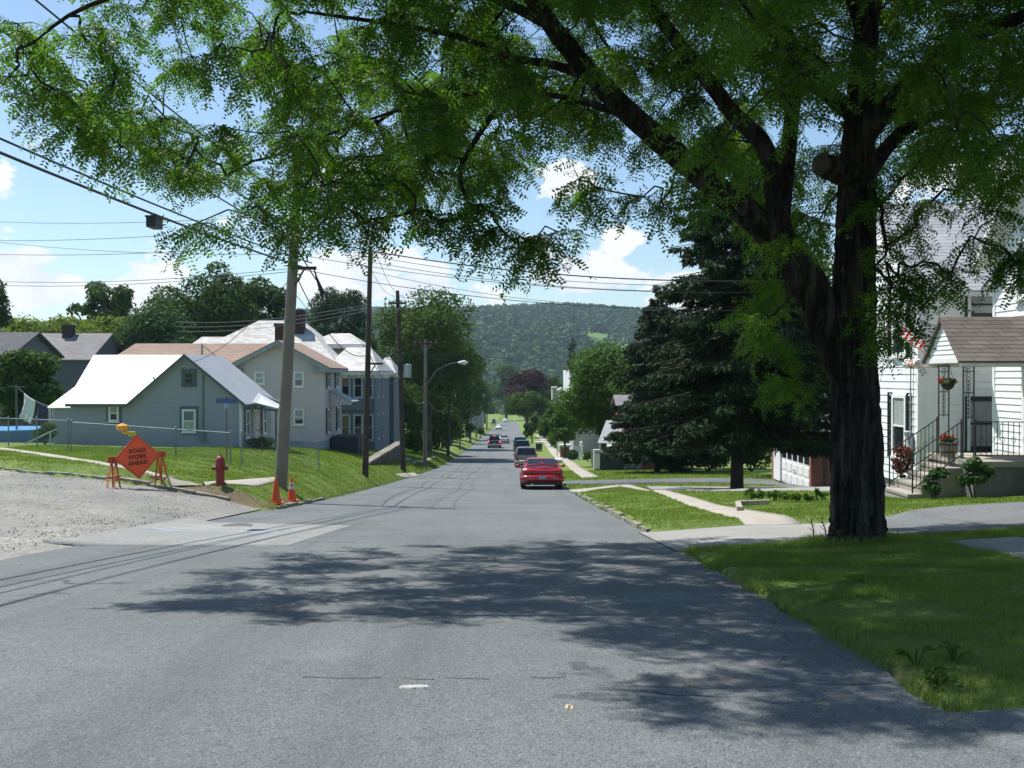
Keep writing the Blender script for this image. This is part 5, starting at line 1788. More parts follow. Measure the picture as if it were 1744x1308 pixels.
# ---- garage
def garage():
    x0, y0, y1 = 13.3, 44.3, 51.0
    zb = g(13.3, 47) - .05
    H = House('brick_garage', 'small brick garage with a white panelled door at the end of the dark drive', 'garage', (x0, y0, zb))
    mb = MB()
    zt = zb + 2.75
    mb.box(x0 + .02, x0 + 6, y1 - .55, y1, zb - .3, zt, M_BRICK)
    mb.box(x0 + .02, x0 + 6, y0, y0 + .25, zb - .3, zt, M_BRICK)
    mb.box(x0 + .02, x0 + .3, y0 + .25, y1 - .55, zb + 2.3, zt, M_BRICK)
    mb.box(x0 + 5.7, x0 + 6, y0 + .25, y1 - .55, zb - .3, zt, M_BRICK)
    H.part(mb, 'wall', M_BRICK)
    rf = MB()
    slab(rf, [(x0 - .4, y0 - .4, zt), (x0 + 6.3, y0 - .4, zt), (x0 + 6.3, (y0 + y1) / 2, zt + 1.7), (x0 - .4, (y0 + y1) / 2, zt + 1.7)], .1, M_DROOF)
    slab(rf, [(x0 - .4, (y0 + y1) / 2, zt + 1.7), (x0 + 6.3, (y0 + y1) / 2, zt + 1.7), (x0 + 6.3, y1 + .4, zt), (x0 - .4, y1 + .4, zt)], .1, M_DROOF)
    H.part(rf, 'roof', M_DROOF)
    d = MB()
    d.box(x0 - .03, x0 + .04, y1 - 1.75, y1 - .55, zb, zb + 2.5, M_WHITE)
    d.box(x0 - .03, x0 + .04, y0 + .25, y1 - 1.75, zb + 2.26, zb + 2.5, M_WHITE)
    H.part(d, 'trim', M_WHITE)
    dd = MB()
    ya, yb = y0 + .27, y1 - 1.77
    nz, ny = 4, 5
    for i in range(nz):
        for j in range(ny):
            a = ya + (yb - ya) * j / ny; b = ya + (yb - ya) * (j + 1) / ny
            z0, z1 = zb + 2.25 * i / nz, zb + 2.25 * (i + 1) / nz
            dd.box(x0 + .05, x0 + .10, a, b, z0, z1, M_WHITE)
            if i != 2:
                dd.box(x0 + .03, x0 + .05, a + .1, b - .1, z0 + .09, z1 - .09, M_WHITE)
    o = H.part(dd, 'door', M_WHITE)
    gl = MB()
    for j in range(ny):
        a = ya + (yb - ya) * j / ny; b = ya + (yb - ya) * (j + 1) / ny
        gl.box(x0 + .035, x0 + .048, a + .1, b - .1, zb + 2.25 * 2 / nz + .08, zb + 2.25 * 3 / nz - .08, M_GLASS)
    H.part(gl, 'pane', M_GLASS, o)
    hn = MB(); hn.tube([(x0 + .03, (ya + yb) / 2 - .15, zb + .75), (x0 - .02, (ya + yb) / 2 - .1, zb + .75), (x0 - .02, (ya + yb) / 2 + .1, zb + .75), (x0 + .03, (ya + yb) / 2 + .15, zb + .75)], .015, 6); H.part(hn, 'handle', M_IRON, o)


garage()
gp = MB(); p = at(1405, 800, 41.5)
gp.bar((p.x, 41.5, g(p.x, 41.5) - .2), (p.x, 41.5, at(1405, 775, 41.5).z), .14, m=mat('weathered_post', (.14, .11, .085), rough=.9, scale=5))
gp.box(p.x - .13, p.x + .13, 41.37, 41.63, at(1405, 775, 41.5).z, at(1405, 773, 41.5).z, M_CONC2)
solo(gp, 'gate_post', None, (p.x, 41.5, g(p.x, 41.5)), 'brown wooden post with a pale cap left of the locust trunk near the garage', 'post')

# ------------------------------------------------------------------ utility poles and wires
M_POLE1 = mat('weathered_pole', (0.26, 0.23, 0.185), c2=(0.16, 0.145, 0.12), rough=.9, scale=2.5, bump=.01, bscale=18, fine=(9, .8))
M_POLE2 = mat('creosote_pole', (0.085, 0.065, 0.05), c2=(0.045, 0.037, 0.03), rough=.9, scale=2.5, bump=.01, bscale=18)
M_WIRE = mat('black_wire', (0.02, 0.02, 0.022), rough=.6, scale=2)
M_WIREG = mat('grey_wire', (0.16, 0.17, 0.18), rough=.5, scale=2)
M_GALV = mat('galvanised', (0.42, 0.44, 0.45), rough=.45, metal=.5, scale=5)
M_CER = mat('insulator', (0.30, 0.20, 0.15), rough=.3, scale=5)


def pole(px, py, tx, ty, r, m, label, arms=(), dd=0):
    b = gat(px, py)
    t = at(tx, ty, b.y + dd)
    root = thing('utility_pole', label, 'utility pole', b, group='utility poles along the left side of the street')
    mb = MB()
    o = t - b
    mb.tube([(0, 0, -.5), (0, 0, 0), o * .5, o * .97, o], [r * 1.05, r * 1.03, r * .86, r * .68, r * .62], 14, m, wob=.03)
    s = mb.build('shaft', m, root, smooth=True)
    for kind, f, L, sd in arms:
        p = o * f
        a = MB()
        if kind == 'bracket':
            a.bar(p + V3((0, -r * .7, 0)), p + V3((L, -r * .7, .0)), .09, .10, M_POLE2)
            a.bar(p + V3((r * .5, -r * .7, -.55)), p + V3((L * .5, -r * .7, -.04)), .05, m=M_POLE2)
            a.build('crossarm', None, root)
        elif kind == 'arm':
            a.bar(p + V3((-L, -r, 0)), p + V3((L, -r, 0)), .10, .12, M_POLE2)
            a.bar(p + V3((-L * .5, -r, 0)), p + V3((0, -r, -.5)), .03, m=M_GALV)
            a.bar(p + V3((L * .5, -r, 0)), p + V3((0, -r, -.5)), .03, m=M_GALV)
            c = a.build('crossarm', None, root)
            for q in (-.9, -.45, .45, .9):
                i = MB(); i.lathe([(.035, 0), (.05, .03), (.03, .06), (.05, .09), (.02, .13)], tuple(p + V3((L * q, -r, .06))), 8)
                i.build('insulator', M_CER, c)
        elif kind == 'braces':
            a.bar(p + V3((r * .5, -r * .6, -.1)), p + V3((1.45, -r * .6 - .8, .85)), .05, m=M_POLE2)
            a.bar(p + V3((r * .5, -r * .6, -.35)), p + V3((1.75, -r * .6 - .4, .95)), .05, m=M_POLE2)
            a.build('brace', None, root)
        elif kind == 'insulator':
            a.bar(p, p + V3((-.35 * sd, -r, 0)), .05, m=M_POLE2)
            a.lathe([(.03, 0), (.06, .04), (.03, .08), (.06, .12), (.02, .16)], tuple(p + V3((-.35 * sd, -r, 0.02))), 8, M_CER)
            a.build('insulator', None, root)
        elif kind == 'transformer':
            a.lathe([(.02, -.02), (.25, 0), (.25, .75), (.27, .76), (.25, .82), (.02, .86)], tuple(p + V3((r + .28, -.05, 0))), 14)
            a.build('transformer', M_GALV, root, smooth=True)
    return root, b, t


P1, b1, t1 = pole(478, 828, 512, 215, .20, M_POLE1, 'thick weathered utility pole leaning to the right behind the two traffic cones',
                  (('bracket', .605, .78, 1), ('braces', .70, 1, 1), ('insulator', .93, 1, 1)))
P2, b2, t2 = pole(622, 811, 631, 420, .155, M_POLE2, 'dark slender utility pole in front of the blue grey house bay',
                  (('insulator', .955, 1, 1), ('bracket', .49, .75, 1)))
P3, b3, t3 = pole(687, 803, 677, 495, .175, M_POLE2, 'dark thick utility pole leaning left before the large maple', (('arm', .93, .55, 1), ('transformer', .52, 1, 1)))
P4, b4, t4 = pole(724, 797, 725, 578, .16, M_POLE1, 'pale utility pole that carries the arm of the street lamp', (('arm', .965, .9, 1),))
P5, b5, t5 = pole(763, 778, 767, 608, .17, M_POLE2, 'dark utility pole just beyond the street lamp', (('arm', .95, .9, 1), ('transformer', .6, 1, 1)))
P6, b6, t6 = pole(801, 752, 804, 640, .16, M_POLE1, 'pale far utility pole, the nearer of a close pair beyond the lamp', (('arm', .95, .9, 1),))
P7, b7, t7 = pole(811, 746, 812, 645, .16, M_POLE1, 'pale far utility pole, the further of a close pair beyond the lamp', (('arm', .95, .9, 1),))
P8, b8, t8 = pole(829, 733, 831, 655, .17, M_POLE2, 'last dark utility pole before the street vanishes', (('arm', .93, .9, 1),))

lamp_p = b4 + (t4 - b4) * .72
lm = thing('street_lamp', 'white cobra head street lamp on a curved arm over the left verge', 'street lamp', lamp_p)
a_end = at(781, 617.5, b4.y) - lamp_p
mb = MB(); mb.tube([(0.1, 0, -.75), (a_end.x * .35, 0, a_end.z * .45), (a_end.x * .75, 0, a_end.z * .92), (a_end.x, 0, a_end.z)], [.028, .024, .022, .022], 8)
mb.build('arm', M_WIREG, lm, smooth=True)
hb = MB()
hb.tube([(a_end.x - .05, 0, a_end.z), (a_end.x + .15, 0, a_end.z), (a_end.x + .42, 0, a_end.z + .02), (a_end.x + .72, 0, a_end.z)], [.05, .11, .16, .07], 12)
h_ = hb.build('lamp_head', mat('lamp_grey', (.72, .74, .76), rough=.4, scale=4), lm, smooth=True)
gb = MB(); gb.ball((a_end.x + .45, 0, a_end.z - .09), .13, None, 8, .7); gb.build('lens', mat('lamp_lens', (.75, .78, .8), rough=.2), h_, smooth=True)


def wire(a, b, label, sag=.4, r=.011, m=None, n=22, cat='overhead wire'):
    a, b = V3(a), V3(b)
    pts = []
    for i in range(n + 1):
        t = i / n
        p = a.lerp(b, t); p = p - Z_ * sag * 4 * t * (1 - t)
        pts.append(p)
    mb = MB(); mb.tube(pts, r, 5)
    return solo(mb, 'overhead_wire', m or M_WIRE, a, label, cat, 'overhead wires and cables', smooth=True)


def onpole(b, t, py):
    """point of a pole at photograph row py"""
    lo, hi = 0.0, 1.2
    for _ in range(40):
        f = (lo + hi) / 2
        q = b + (t - b) * f
        y = 640 - (q.z - EYE) * FPX / q.y
        if y > py: lo = f
        else: hi = f
    return b + (t - b) * lo


# from the leaning pole past the camera's left
ca = onpole(b1, t1, 456) + V3((.35, -.22, 0))
cable_end = V3((-10.4, -9, E + 5.0))
wire(ca, cable_end, 'thick black cable that carries the dark splice box', .55, .028)
wire(ca + V3((.3, 0, .12)), cable_end + V3((.35, 0, .15)), 'thinner wire strung just beside the thick black cable', 1.0 * .6, .02)
cb = onpole(b1, t1, 412) + V3((0, -.22, 0))
wire(cb, V3((-10.4, -9, E + 7.7)), 'cable climbing to the upper left corner of the photo', .5, .02)
wire(cb + V3((.3, 0, .25)), V3((-9.9, -9, E + 8.1)), 'thin wire beside the cable climbing to the upper left corner', .6, .02)
cc = onpole(b1, t1, 352)
wire(cc, V3((-11.2, -9, E + 10.2)), 'upper wire entering the locust leaves left of the leaning pole', .5, .02)
# splice box hanging from the thick cable
tq = None
for i in range(200):
    t = i / 200
    p = ca.lerp(cable_end, t) - Z_ * .55 * 4 * t * (1 - t)
    if 872 + p.x * FPX / max(p.y, .1) < 266 and tq is None:
        tq = p
mb = MB()
mb.box(tq.x - .10, tq.x + .10, tq.y - .24, tq.y + .20, tq.z - .29, tq.z - .06, M_BLACK)
mb.box(tq.x - .12, tq.x + .12, tq.y - .26, tq.y + .22, tq.z - .085, tq.z - .05, M_BLACK)
for yy in (-.18, .14):
    mb.bar((tq.x, tq.y + yy, tq.z - .06), (tq.x, tq.y + yy, tq.z + .02), .03, m=M_GALV)
solo(mb, 'splice_box', None, tq, 'dark splice box hanging from the thick black cable at the left', 'splice box')
# side street wires going left
for k, (yl_, yp, sg, lab) in enumerate([(366, 366, .35, 'highest faint wire running level to the left of the leaning pole'), (402, 384, .35, 'second faint wire from the top left of the leaning pole'),
                                        (388, 433, .4, 'faint wire sloping down from the left edge to the leaning pole'), (423, 416, .35, 'faint wire level with the cable joint left of the leaning pole'),
                                        (466, 458, .45, 'upper of the two low faint wires across the oak trees'), (473, 463, .45, 'lower of the two low faint wires across the oak trees')]):
    q = onpole(b1, t1, yp) + V3((-.15, 0, 0))
    wire(q, at(-160, yl_, 52), lab, sg, .011, M_WIREG)
# wires across the street to the right
wire(onpole(b1, t1, 402), at(1535, 470, 26.4), 'thick service wire crossing the street to the white house', .62, .018)
wire(onpole(b1, t1, 432), at(1500, 490, 28.2), 'thin service wire below the thick one across the street', .55, .009)
wire(onpole(b1, t1, 456), at(1540, 520, 27.2), 'lowest wire from the leaning pole across the street', .6, .010)
wire(onpole(b2, t2, 436), at(1440, 478, 44.0), 'pale wire from the slender pole crossing in front of the tall spruce', .7, .014, M_WIREG)
wire(onpole(b2, t2, 446), at(1440, 488, 44.2), 'second pale wire just below the first before the tall spruce', .7, .014, M_WIREG)
wire(onpole(b2, t2, 462), at(1300, 520, 46.0), 'third pale wire from the slender pole to the spruces', .7, .012, M_WIREG)
wire(onpole(b3, t3, 505), at(1250, 520, 60.0), 'faint wire from the thick dark pole over the hill skyline', .6, .013, M_WIREG)
# low bundle to the left of the slender pole
for k, (yp, yl_) in enumerate([(518, 548), (523, 556), (529, 564)]):
    wire(onpole(b2, t2, yp), at(300, yl_, 70), ['top', 'middle', 'bottom'][k] + ' wire of the low bundle over the white slate roof', .35, .012, M_WIREG)
wire(onpole(b3, t3, 575), V3((-10.6, 78, E + .5)), 'service drop from the thick dark pole to the blue grey house', .25, .014, M_WIREG)
wire(onpole(b1, t1, 470), V3((-14.9, 46, E + .6)), 'service drop from the leaning pole to the grey cottage', .5, .012)
# along the street, pole to pole
PP = [(b1, t1), (b2, t2), (b3, t3), (b4, t4), (b5, t5), (b6, t6), (b8, t8)]
NM = ['leaning pole', 'slender pole', 'thick dark pole', 'lamp pole', 'dark pole beyond the lamp', 'pale close pair', 'last pole']
for i in range(6):
    (ba, ta), (bb, tb) = PP[i], PP[i + 1]
    n_ = NM[i] + ' to the ' + NM[i + 1]
    fa, fb = (.93 if i == 0 else .965), .965
    wire(ba + (ta - ba) * fa + V3((-.3, 0, .1)), bb + (tb - bb) * fb + V3((-.3, 0, .1)), 'top line from the ' + n_, .5, .012)
    wire(ba + (ta - ba) * fa + V3((.3, 0, .1)), bb + (tb - bb) * fb + V3((.3, 0, .1)), 'street side top line from the ' + n_, .55, .012)
    f0, f1 = (.675 if i == 0 else .62), .62
    wire(ba + (ta - ba) * f0 + V3((0, 0, 0)), bb + (tb - bb) * f1, 'heavy cable from the ' + n_, .5, .022)
    wire(ba + (ta - ba) * (f0 - .07), bb + (tb - bb) * (f1 - .09), 'lower sagging cable from the ' + n_, .95, .018, M_WIREG if i > 1 else None)
mb = MB(); q = onpole(b1, t1, 456) + V3((.7, -.2, 0))
mb.tube([q, q + V3((.1, 0, -.35)), q + V3((.25, 0, -.75)), q + V3((.30, .05, -1.15))], [.012, .035, .075, .012], 8)
mb.tube([q + V3((.3, .05, -1.1)), q + V3((-.1, 0, -1.45)), q + V3((-.55, 0, -.9))], .01, 5)
solo(mb, 'cable_splice', M_WIRE, q, 'dark drooping cable splice below the bracket of the leaning pole', 'cable splice', smooth=True)

# ------------------------------------------------------------------ street corner on the left
M_RED = mat('hydrant_red', (0.30, 0.035, 0.03), c2=(0.20, 0.025, 0.022), rough=.5, scale=6)
M_ORANGE = mat('cone_orange', (0.78, 0.12, 0.02), c2=(.60, .085, .015), rough=.5, scale=3)
M_ORANGE2 = mat('cone_red_orange', (0.82, 0.085, 0.02), rough=.45, scale=3)
M_REFL = mat('reflective_band', (0.55, 0.57, 0.60), rough=.35, scale=6)


def hydrant(x, y):
    z = g(x, y)
    r = thing('fire_hydrant', 'faded red fire hydrant on the grass between the walks', 'fire hydrant', (x, y, z))
    mb = MB()
    mb.lathe([(.17, 0), (.17, .05), (.125, .06), (.115, .10), (.112, .52), (.135, .53), (.135, .57), (.128, .58), (.13, .64), (.12, .70), (.085, .76), (.045, .79), (.03, .80), (.03, .85), (.005, .855)], n=20)
    for a in range(8):
        t = a * math.pi / 4
        mb.lathe([(.014, .05), (.014, .075)], (.145 * math.cos(t), .145 * math.sin(t), 0), 6)
    mb.build('barrel', M_RED, r, smooth=True)
    for (dx, dy, rr) in ((-1, 0, .055), (1, 0, .055), (0, -1, .072)):
        c = MB()
        c.tube([(dx * .08, dy * .08, .46), (dx * .165, dy * .165, .46)], rr * .9, 12)
        c.tube([(dx * .165, dy * .165, .46), (dx * .205, dy * .205, .46)], rr * 1.15, 8)
        c.tube([(dx * .2, dy * .2, .46), (dx * .235, dy * .235, .46)], .02, 5)
        c.build('nozzle_cap', M_RED, r)
    return r


p = gat(375, 826.5)
hydrant(p.x, p.y).scale = (1.02, 1.02, .87 * (54 * p.y / FPX) / .855 / .87)


def cone(px, py, label, m, bands, h, sx=1.0):
    p = gat(px, py)
    r = thing('traffic_cone', label, 'traffic cone', p, group='traffic cones')
    mb = MB()
    w = .19 * sx
    mb.box(-w, w, -w, w, 0, .03, m)
    mb.lathe([(.135 * sx, .03), (.128 * sx, .06), (.035, h - .015), (.030, h), (.022, h)], n=24, m=m)
    mb.build('body', m, r, smooth=True)
    for z0, z1 in bands:
        b = MB()
        f = lambda z: .128 * sx + (.035 - .128 * sx) * (z - .06) / (h - .075) + .003
        b.lathe([(f(z0), z0), (f(z1), z1)], n=24)
        b.build('reflective_band', M_REFL, r, smooth=True)
    return r


cone(470, 857.5, 'plain orange traffic cone, the taller of the two by the leaning pole', M_ORANGE, (), .72, 1.1)
cone(497, 853.5, 'red orange traffic cone with two silver bands', M_ORANGE2, ((.36, .46), (.50, .56)), .71)


def road_sign():
    pl, pr = gat(197, 832), gat(270, 821.5)
    c = (pl + pr) / 2
    zc = at(230, 778, c.y).z
    S = 38.5 * c.y / FPX * 1.0                       # half diagonal
    r = thing('road_work_sign', 'orange diamond road work sign on two trestle legs with an amber lamp', 'road sign', (c.x, c.y, g(c.x, c.y)))
    o = V3((c.x, c.y, g(c.x, c.y)))
    u = V3((pr.x - pl.x, (pr.y - pl.y) * .35, 0)).normalized()
    n = V3((u.y, -u.x, 0)).normalized()
    tilt = R(4)
    U = u * math.cos(tilt) + Z_ * math.sin(tilt); Wv = -u * math.sin(tilt) + Z_ * math.cos(tilt)
    C = V3((c.x, c.y, zc)) - o
    mb = MB()
    k = 5
    ring = []
    for q, (a, b) in enumerate(((1, 0), (0, 1), (-1, 0), (0, -1))):
        d = (U * a + Wv * b)
        e = (U * -b + Wv * a)
        for t in (-.05, -.02, .02, .05):
            ring.append(C + d * S * (1 - abs(t) * 1.0 - .0) + e * S * t)
    f = [p + n * .012 for p in ring]; bk = [p - n * .012 for p in ring]
    mb.face(f, M_SIGNO); mb.face(bk[::-1], M_SIGNB)
    for i in range(len(ring)):
        j = (i + 1) % len(ring)
        mb.face([f[i], bk[i], bk[j], f[j]], M_SIGNB)
    pn = mb.build('panel', None, r)
    # black border line
    bd = MB()
    A = [C + d * S * .93 + n * .0145 for d in (U, Wv, -U, -Wv)]
    B = [C + d * S * .905 + n * .0145 for d in (U, Wv, -U, -Wv)]
    for i in range(4):
        j = (i + 1) % 4
        bd.face([A[i], A[j], B[j], B[i]])
    bd.build('border', M_SIGNT, pn)
    for txt, dz in (('ROAD', .27), ('WORK', .0), ('AHEAD', -.27)):
        cu = bpy.data.curves.new('t', 'FONT'); cu.body = txt; cu.size = S * .25; cu.align_x = 'CENTER'; cu.align_y = 'CENTER'; cu.extrude = .001; cu.offset = .006
        cu.space_character = 1.06
        ob = bpy.data.objects.new('t', cu); COL.objects.link(ob)
        bpy.context.view_layer.update()
        me = bpy.data.meshes.new_from_object(ob.evaluated_get(bpy.context.evaluated_depsgraph_get()))
        bpy.data.objects.remove(ob)
        M4 = Matrix((tuple(U) + (0,), tuple(Wv) + (0,), tuple(n) + (0,), (0, 0, 0, 1))).transposed()
        me.transform(Matrix.Translation(C + Wv * S * dz + n * .016) @ M4)
        me.materials.clear(); me.materials.append(M_SIGNT)
        t = bpy.data.objects.new('lettering', me); COL.objects.link(t); t.parent = pn
    for sg, foot in ((-1, pl), (1, pr)):
        top = C + U * sg * S * 1.0
        br = MB()
        br.obox(top - u * .16 - n * .02 - Z_ * .09, u * .32, n * -.04, Z_ * .17, M_SIGNO2)
        br.build('board', None, r)
        lg = MB()
        zt = top.z
        for dy in (-.20, .22):
            f0 = V3((foot.x - o.x + .06 * sg, foot.y - o.y + dy * 1.0, g(foot.x, foot.y + dy) - o.z))
            for dx in (-.09, .09):
                lg.bar(f0 + u * dx, top + u * dx * .5 - n * .05 + Z_ * .05, .036, .03, M_SIGNO2)
            lg.bar(f0 + u * -.11 + Z_ * .3, f0 + u * .11 + Z_ * .3, .04, m=M_SIGNO2)
        lg.build('leg', None, r)
    # amber lamp on the upper left edge
    lp = MB()
    q = C + Wv * S * .97 - U * S * .10
    q2 = q - U * .28 + Wv * .17
    lp.obox(q - n * .05 - U * .12 - Wv * .02, U * .16, n * .1, Wv * .12, mat('lamp_yellow', (.62, .45, .03), rough=.4))
    lp.tube([q - U * .06 + Wv * .06, q2 - Wv * .05], .05, 8, mat('lamp_yellow', (.62, .45, .03)))
    bx = lp.build('lamp_base', None, r)
    ln = MB(); ln.lathe([(.09, -.07), (.145, -.06), (.155, 0), (.145, .06), (.09, .09), (.01, .12)], (0, 0, 0), 16)
    lo = ln.build('lens', mat('amber_lens', (.95, .34, .01), rough=.12, spec=.8, scale=20), bx, smooth=True)
    lo.location = q2 + Wv * .06


M_SIGNO = mat('sign_orange', (0.95, 0.115, 0.035), rough=.45, var=.06, scale=2)
M_SIGNO2 = mat('trestle_orange', (0.66, 0.12, 0.035), c2=(.40, .075, .03), rough=.6, scale=4)
M_SIGNB = mat('sign_back', (0.35, 0.06, 0.03), rough=.6)
M_SIGNT = mat('sign_black', (0.10, 0.018, 0.012), rough=.5)
road_sign()

# street name sign in the cottage yard
p = gat(386, 781)
r = thing('street_name_sign', 'blue street name blades crossed on a thin post before the cottage', 'street sign', p)
tz = at(386, 675, p.y).z - p.z
mb = MB(); mb.tube([(0, 0, -.3), (0, 0, tz - .45)], .028, 8); mb.ball((0, 0, tz), .04, None, 6); mb.tube([(0, 0, tz - .1), (0, 0, tz)], .02, 6)
mb.build('post', mat('rusty_post', (.22, .15, .12), rough=.8, scale=5), r)
for k, (ang, z0) in enumerate(((20, tz - .26), (-62, tz - .46))):
    c, s = math.cos(R(ang)), math.sin(R(ang))
    mb = MB(); mb.obox((-c * .37 + s * .01, -s * .37 - c * .01, z0), (c * .74, s * .74, 0), (-s * .02, c * .02, 0), (0, 0, .19))
    mb.build('blade', mat('sign_blue', (.06, .13, .30), rough=.5, scale=4), r)

# chain link fences
M_STONED = mat('shaded_wall_stone', (0.16, 0.145, 0.13), c2=(0.08, 0.075, 0.07), rough=.95, scale=2, bump=.03, bscale=7)  # wall face coloured darker to stand for its shaded side
M_LINK = mat('chain_link', (0.22, 0.25, 0.26), rough=.5, metal=.3, scale=5)


def fence(name, label, pts, h=1.1, post_every=2.6, gate=False):
    P = [V3((p[0], p[1], g(p[0], p[1]))) for p in pts]
    r = thing(name, label, 'fence', P[0])
    o = P[0]
    rl, ms = MB(), MB()
    for a, b in zip(P[:-1], P[1:]):
        a2, b2 = a - o, b - o
        L = (b - a).length
        rl.tube([a2 + Z_ * h, b2 + Z_ * h], .017, 8)
        n = max(1, round(L / post_every))
        for i in range(n + (1 if b is P[-1] else 0)):
            q = a2.lerp(b2, i / n)
            po = MB(); po.tube([q - Z_ * .25, q + Z_ * (h + .05)], .025, 8); po.ball(q + Z_ * (h + .06), .04, None, 6)
            po.build('post', M_LINK, r)
        u = (b2 - a2).normalized()
        m = int(L / .085)
        cell = L / m
        rows = int(h / .085)
        nn = V3((-u.y, u.x, 0)) * .0022
        for s in (1, -1):
            for i in range(-rows, m + 1):
                i0, j0 = i, 0
                i1, j1 = i + rows, rows
                if i0 < 0: j0 = -i0; i0 = 0
                if i1 > m: j1 = rows - (i1 - m); i1 = m
                if j1 <= j0: continue
                za, zb_ = (.05 + j0 * (h - .07) / rows), (.05 + j1 * (h - .07) / rows)
                A = a2.lerp(b2, i0 / m); B = a2.lerp(b2, i1 / m)
                if s < 0:
                    za, zb_ = h - .02 - (za - .05), h - .02 - (zb_ - .05)
                w = u * .0035
                ms.face([A + Z_ * za - w, A + Z_ * za + w, B + Z_ * zb_ + w, B + Z_ * zb_ - w])
    rl.build('top_rail', M_LINK, r)
    ms.build('wire_mesh', M_LINK, r)
    return r


fa, fb, fc = gat(121, 770), gat(393, 791), gat(543, 801.5)
fence('chain_link_fence', 'long chain link fence in front of the grey cottage', [(fa.x, fa.y), (fb.x, fb.y)])
fence('chain_link_fence', 'short chain link fence between the cottage gate and the leaning pole', [(fb.x + .35, fb.y + .1), (fc.x, fc.y)], h=1.15)
fd_, fe = gat(-30, 757), gat(116, 769)
fence('chain_link_fence', 'chain link fence by the blue pool at the left edge', [(fd_.x, fd_.y), (fe.x, fe.y)], h=1.15)

# back yard: pool, laundry, odds and ends
q = at(15, 731, 51)
mb = MB()
zg = g(q.x, 51)
hp = q.z - zg
pr = thing('swimming_pool', 'round above ground pool with blue wall and bright rim', 'swimming pool', (q.x, 51, zg))
mb.lathe([(2.15, -.2), (2.2, .05), (2.2, hp)], n=40); mb.build('pool_wall', mat('pool_blue', (.06, .16, .36), c2=(.09, .24, .45), rough=.4, scale=1.5), pr, smooth=True)
mb = MB(); mb.lathe([(2.12, hp - .02), (2.28, hp), (2.28, hp + .05), (2.12, hp + .06)], n=40); mb.build('rim', mat('pool_rim', (.16, .42, .78), rough=.3, scale=3), pr, smooth=True)
mb = MB(); mb.lathe([(2.1, hp - .12), (.01, hp - .12)], n=30); mb.build('water', mat('pool_water', (.05, .3, .42), rough=.05), pr)
lpst = at(28, 655, 49.5)
mb = MB(); zg = g(lpst.x, 49.5)
mb.tube([(lpst.x, 49.5, zg - .2), (lpst.x, 49.5, lpst.z)], .05, 8); mb.bar((lpst.x - .4, 49.5, lpst.z - .1), (lpst.x + .4, 49.5, lpst.z - .1), .06)
solo(mb, 'clothes_line_post', mat('grey_wood', (.12, .13, .14), rough=.8), (lpst.x, 49.5, zg), 'dark clothes line post standing beside the pool', 'post')
la, lb = at(30, 659, 49.5), at(104, 693, 47.2)
mb = MB()
LP = [la.lerp(lb, i / 16) - Z_ * .28 * 4 * (i / 16) * (1 - i / 16) for i in range(17)]
mb.tube(LP, .012, 5)
solo(mb, 'clothes_line', M_WIREG, la, 'thin clothes line sagging from the dark post to the cottage', 'clothes line')


def cloth(name, label, t0, t1, h, m, sway=(0, 0), cat='laundry'):
    def lp(t):
        return la.lerp(lb, t) - Z_ * .28 * 4 * t * (1 - t)
    nx, nz = 14, 14
    vs, fs = [], []
    base = lp(t0)
    for j in range(nz + 1):
        for i in range(nx + 1):
            t = t0 + (t1 - t0) * i / nx
            p = lp(t)
            s = j / nz
            w = .05 * math.sin(i * 1.1 + j * .25) * s
            vs.append(p + V3((sway[0] * s * s + w * .4, sway[1] * s + w, -h * s - .02 * math.sin(i * .9) * s)))
    for j in range(nz):
        for i in range(nx):
            a = j * (nx + 1) + i
            fs.append((a, a + 1, a + nx + 2, a + nx + 1))
    mb = MB(); mb.faces(vs, fs)
    o = solo(mb, name, m, base, label, cat, 'laundry on the clothes line', smooth=True)
    md = o.modifiers.new('thickness', 'SOLIDIFY'); md.thickness = .012
    return o


cloth('bed_sheet', 'white sheet billowing on the clothes line', .16, .42, 1.15, mat('white_cloth', (.66, .68, .66), rough=.9, scale=2), (-.28, .1))
cloth('dark_towel', 'dark navy cloth hanging beside the white sheet', .45, .70, 1.1, mat('navy_cloth', (.03, .04, .09), rough=.9, scale=3), (-.05, .1))
cloth('patterned_towel', 'pale patterned towel hanging nearest the cottage on the clothes line', .80, .97, 1.0, mat('patterned_cloth', (.66, .63, .60), c2=(.42, .28, .26), rough=.9, scale=5), (0, .05))
cloth('small_cloth', 'narrow pale cloth between the navy cloth and the patterned towel', .72, .78, .95, mat('pale_cloth', (.5, .54, .58), rough=.9, scale=4), (0, .05))
p = gat(42, 760)
mb = MB(); mb.obox((p.x - .6, p.y + 1.2, g(p.x, p.y + 1.2) + .05), (1.15, 0, .55), (0, .5, .05), (0, 0, .05))
mb.bar((p.x + .45, p.y + 1.3, g(p.x, p.y) - .05), (p.x + .45, p.y + 1.3, g(p.x, p.y) + .55), .05)
solo(mb, 'lawn_lounger', mat('white_plastic', (.68, .69, .66), rough=.5), (p.x, p.y + 1.2, g(p.x, p.y)), 'white reclining lawn lounger leaning beside the pool', 'lawn chair')
bush('shrub', 'small dark shrub standing before the pool', at(66, 750, 44).x, 44.5, .62, .6, 1.05, L_DARK, n=1600, size=.10, seed=81, nl=12)
mb = MB(); p = at(104, 735, 45.2)
zg = g(p.x, 46.2)
mb.box(p.x - .45, p.x + .45, 46.0, 46.5, zg, zg + .5); mb.box(p.x - .55, p.x + .5, 45.95, 46.55, zg + .5, zg + .56)
solo(mb, 'storage_bench', mat('pale_bench', (.38, .42, .46), c2=(.5, .5, .5), rough=.7, scale=3), (p.x, 46.2, zg), 'low pale bench at the back corner of the cottage', 'bench')
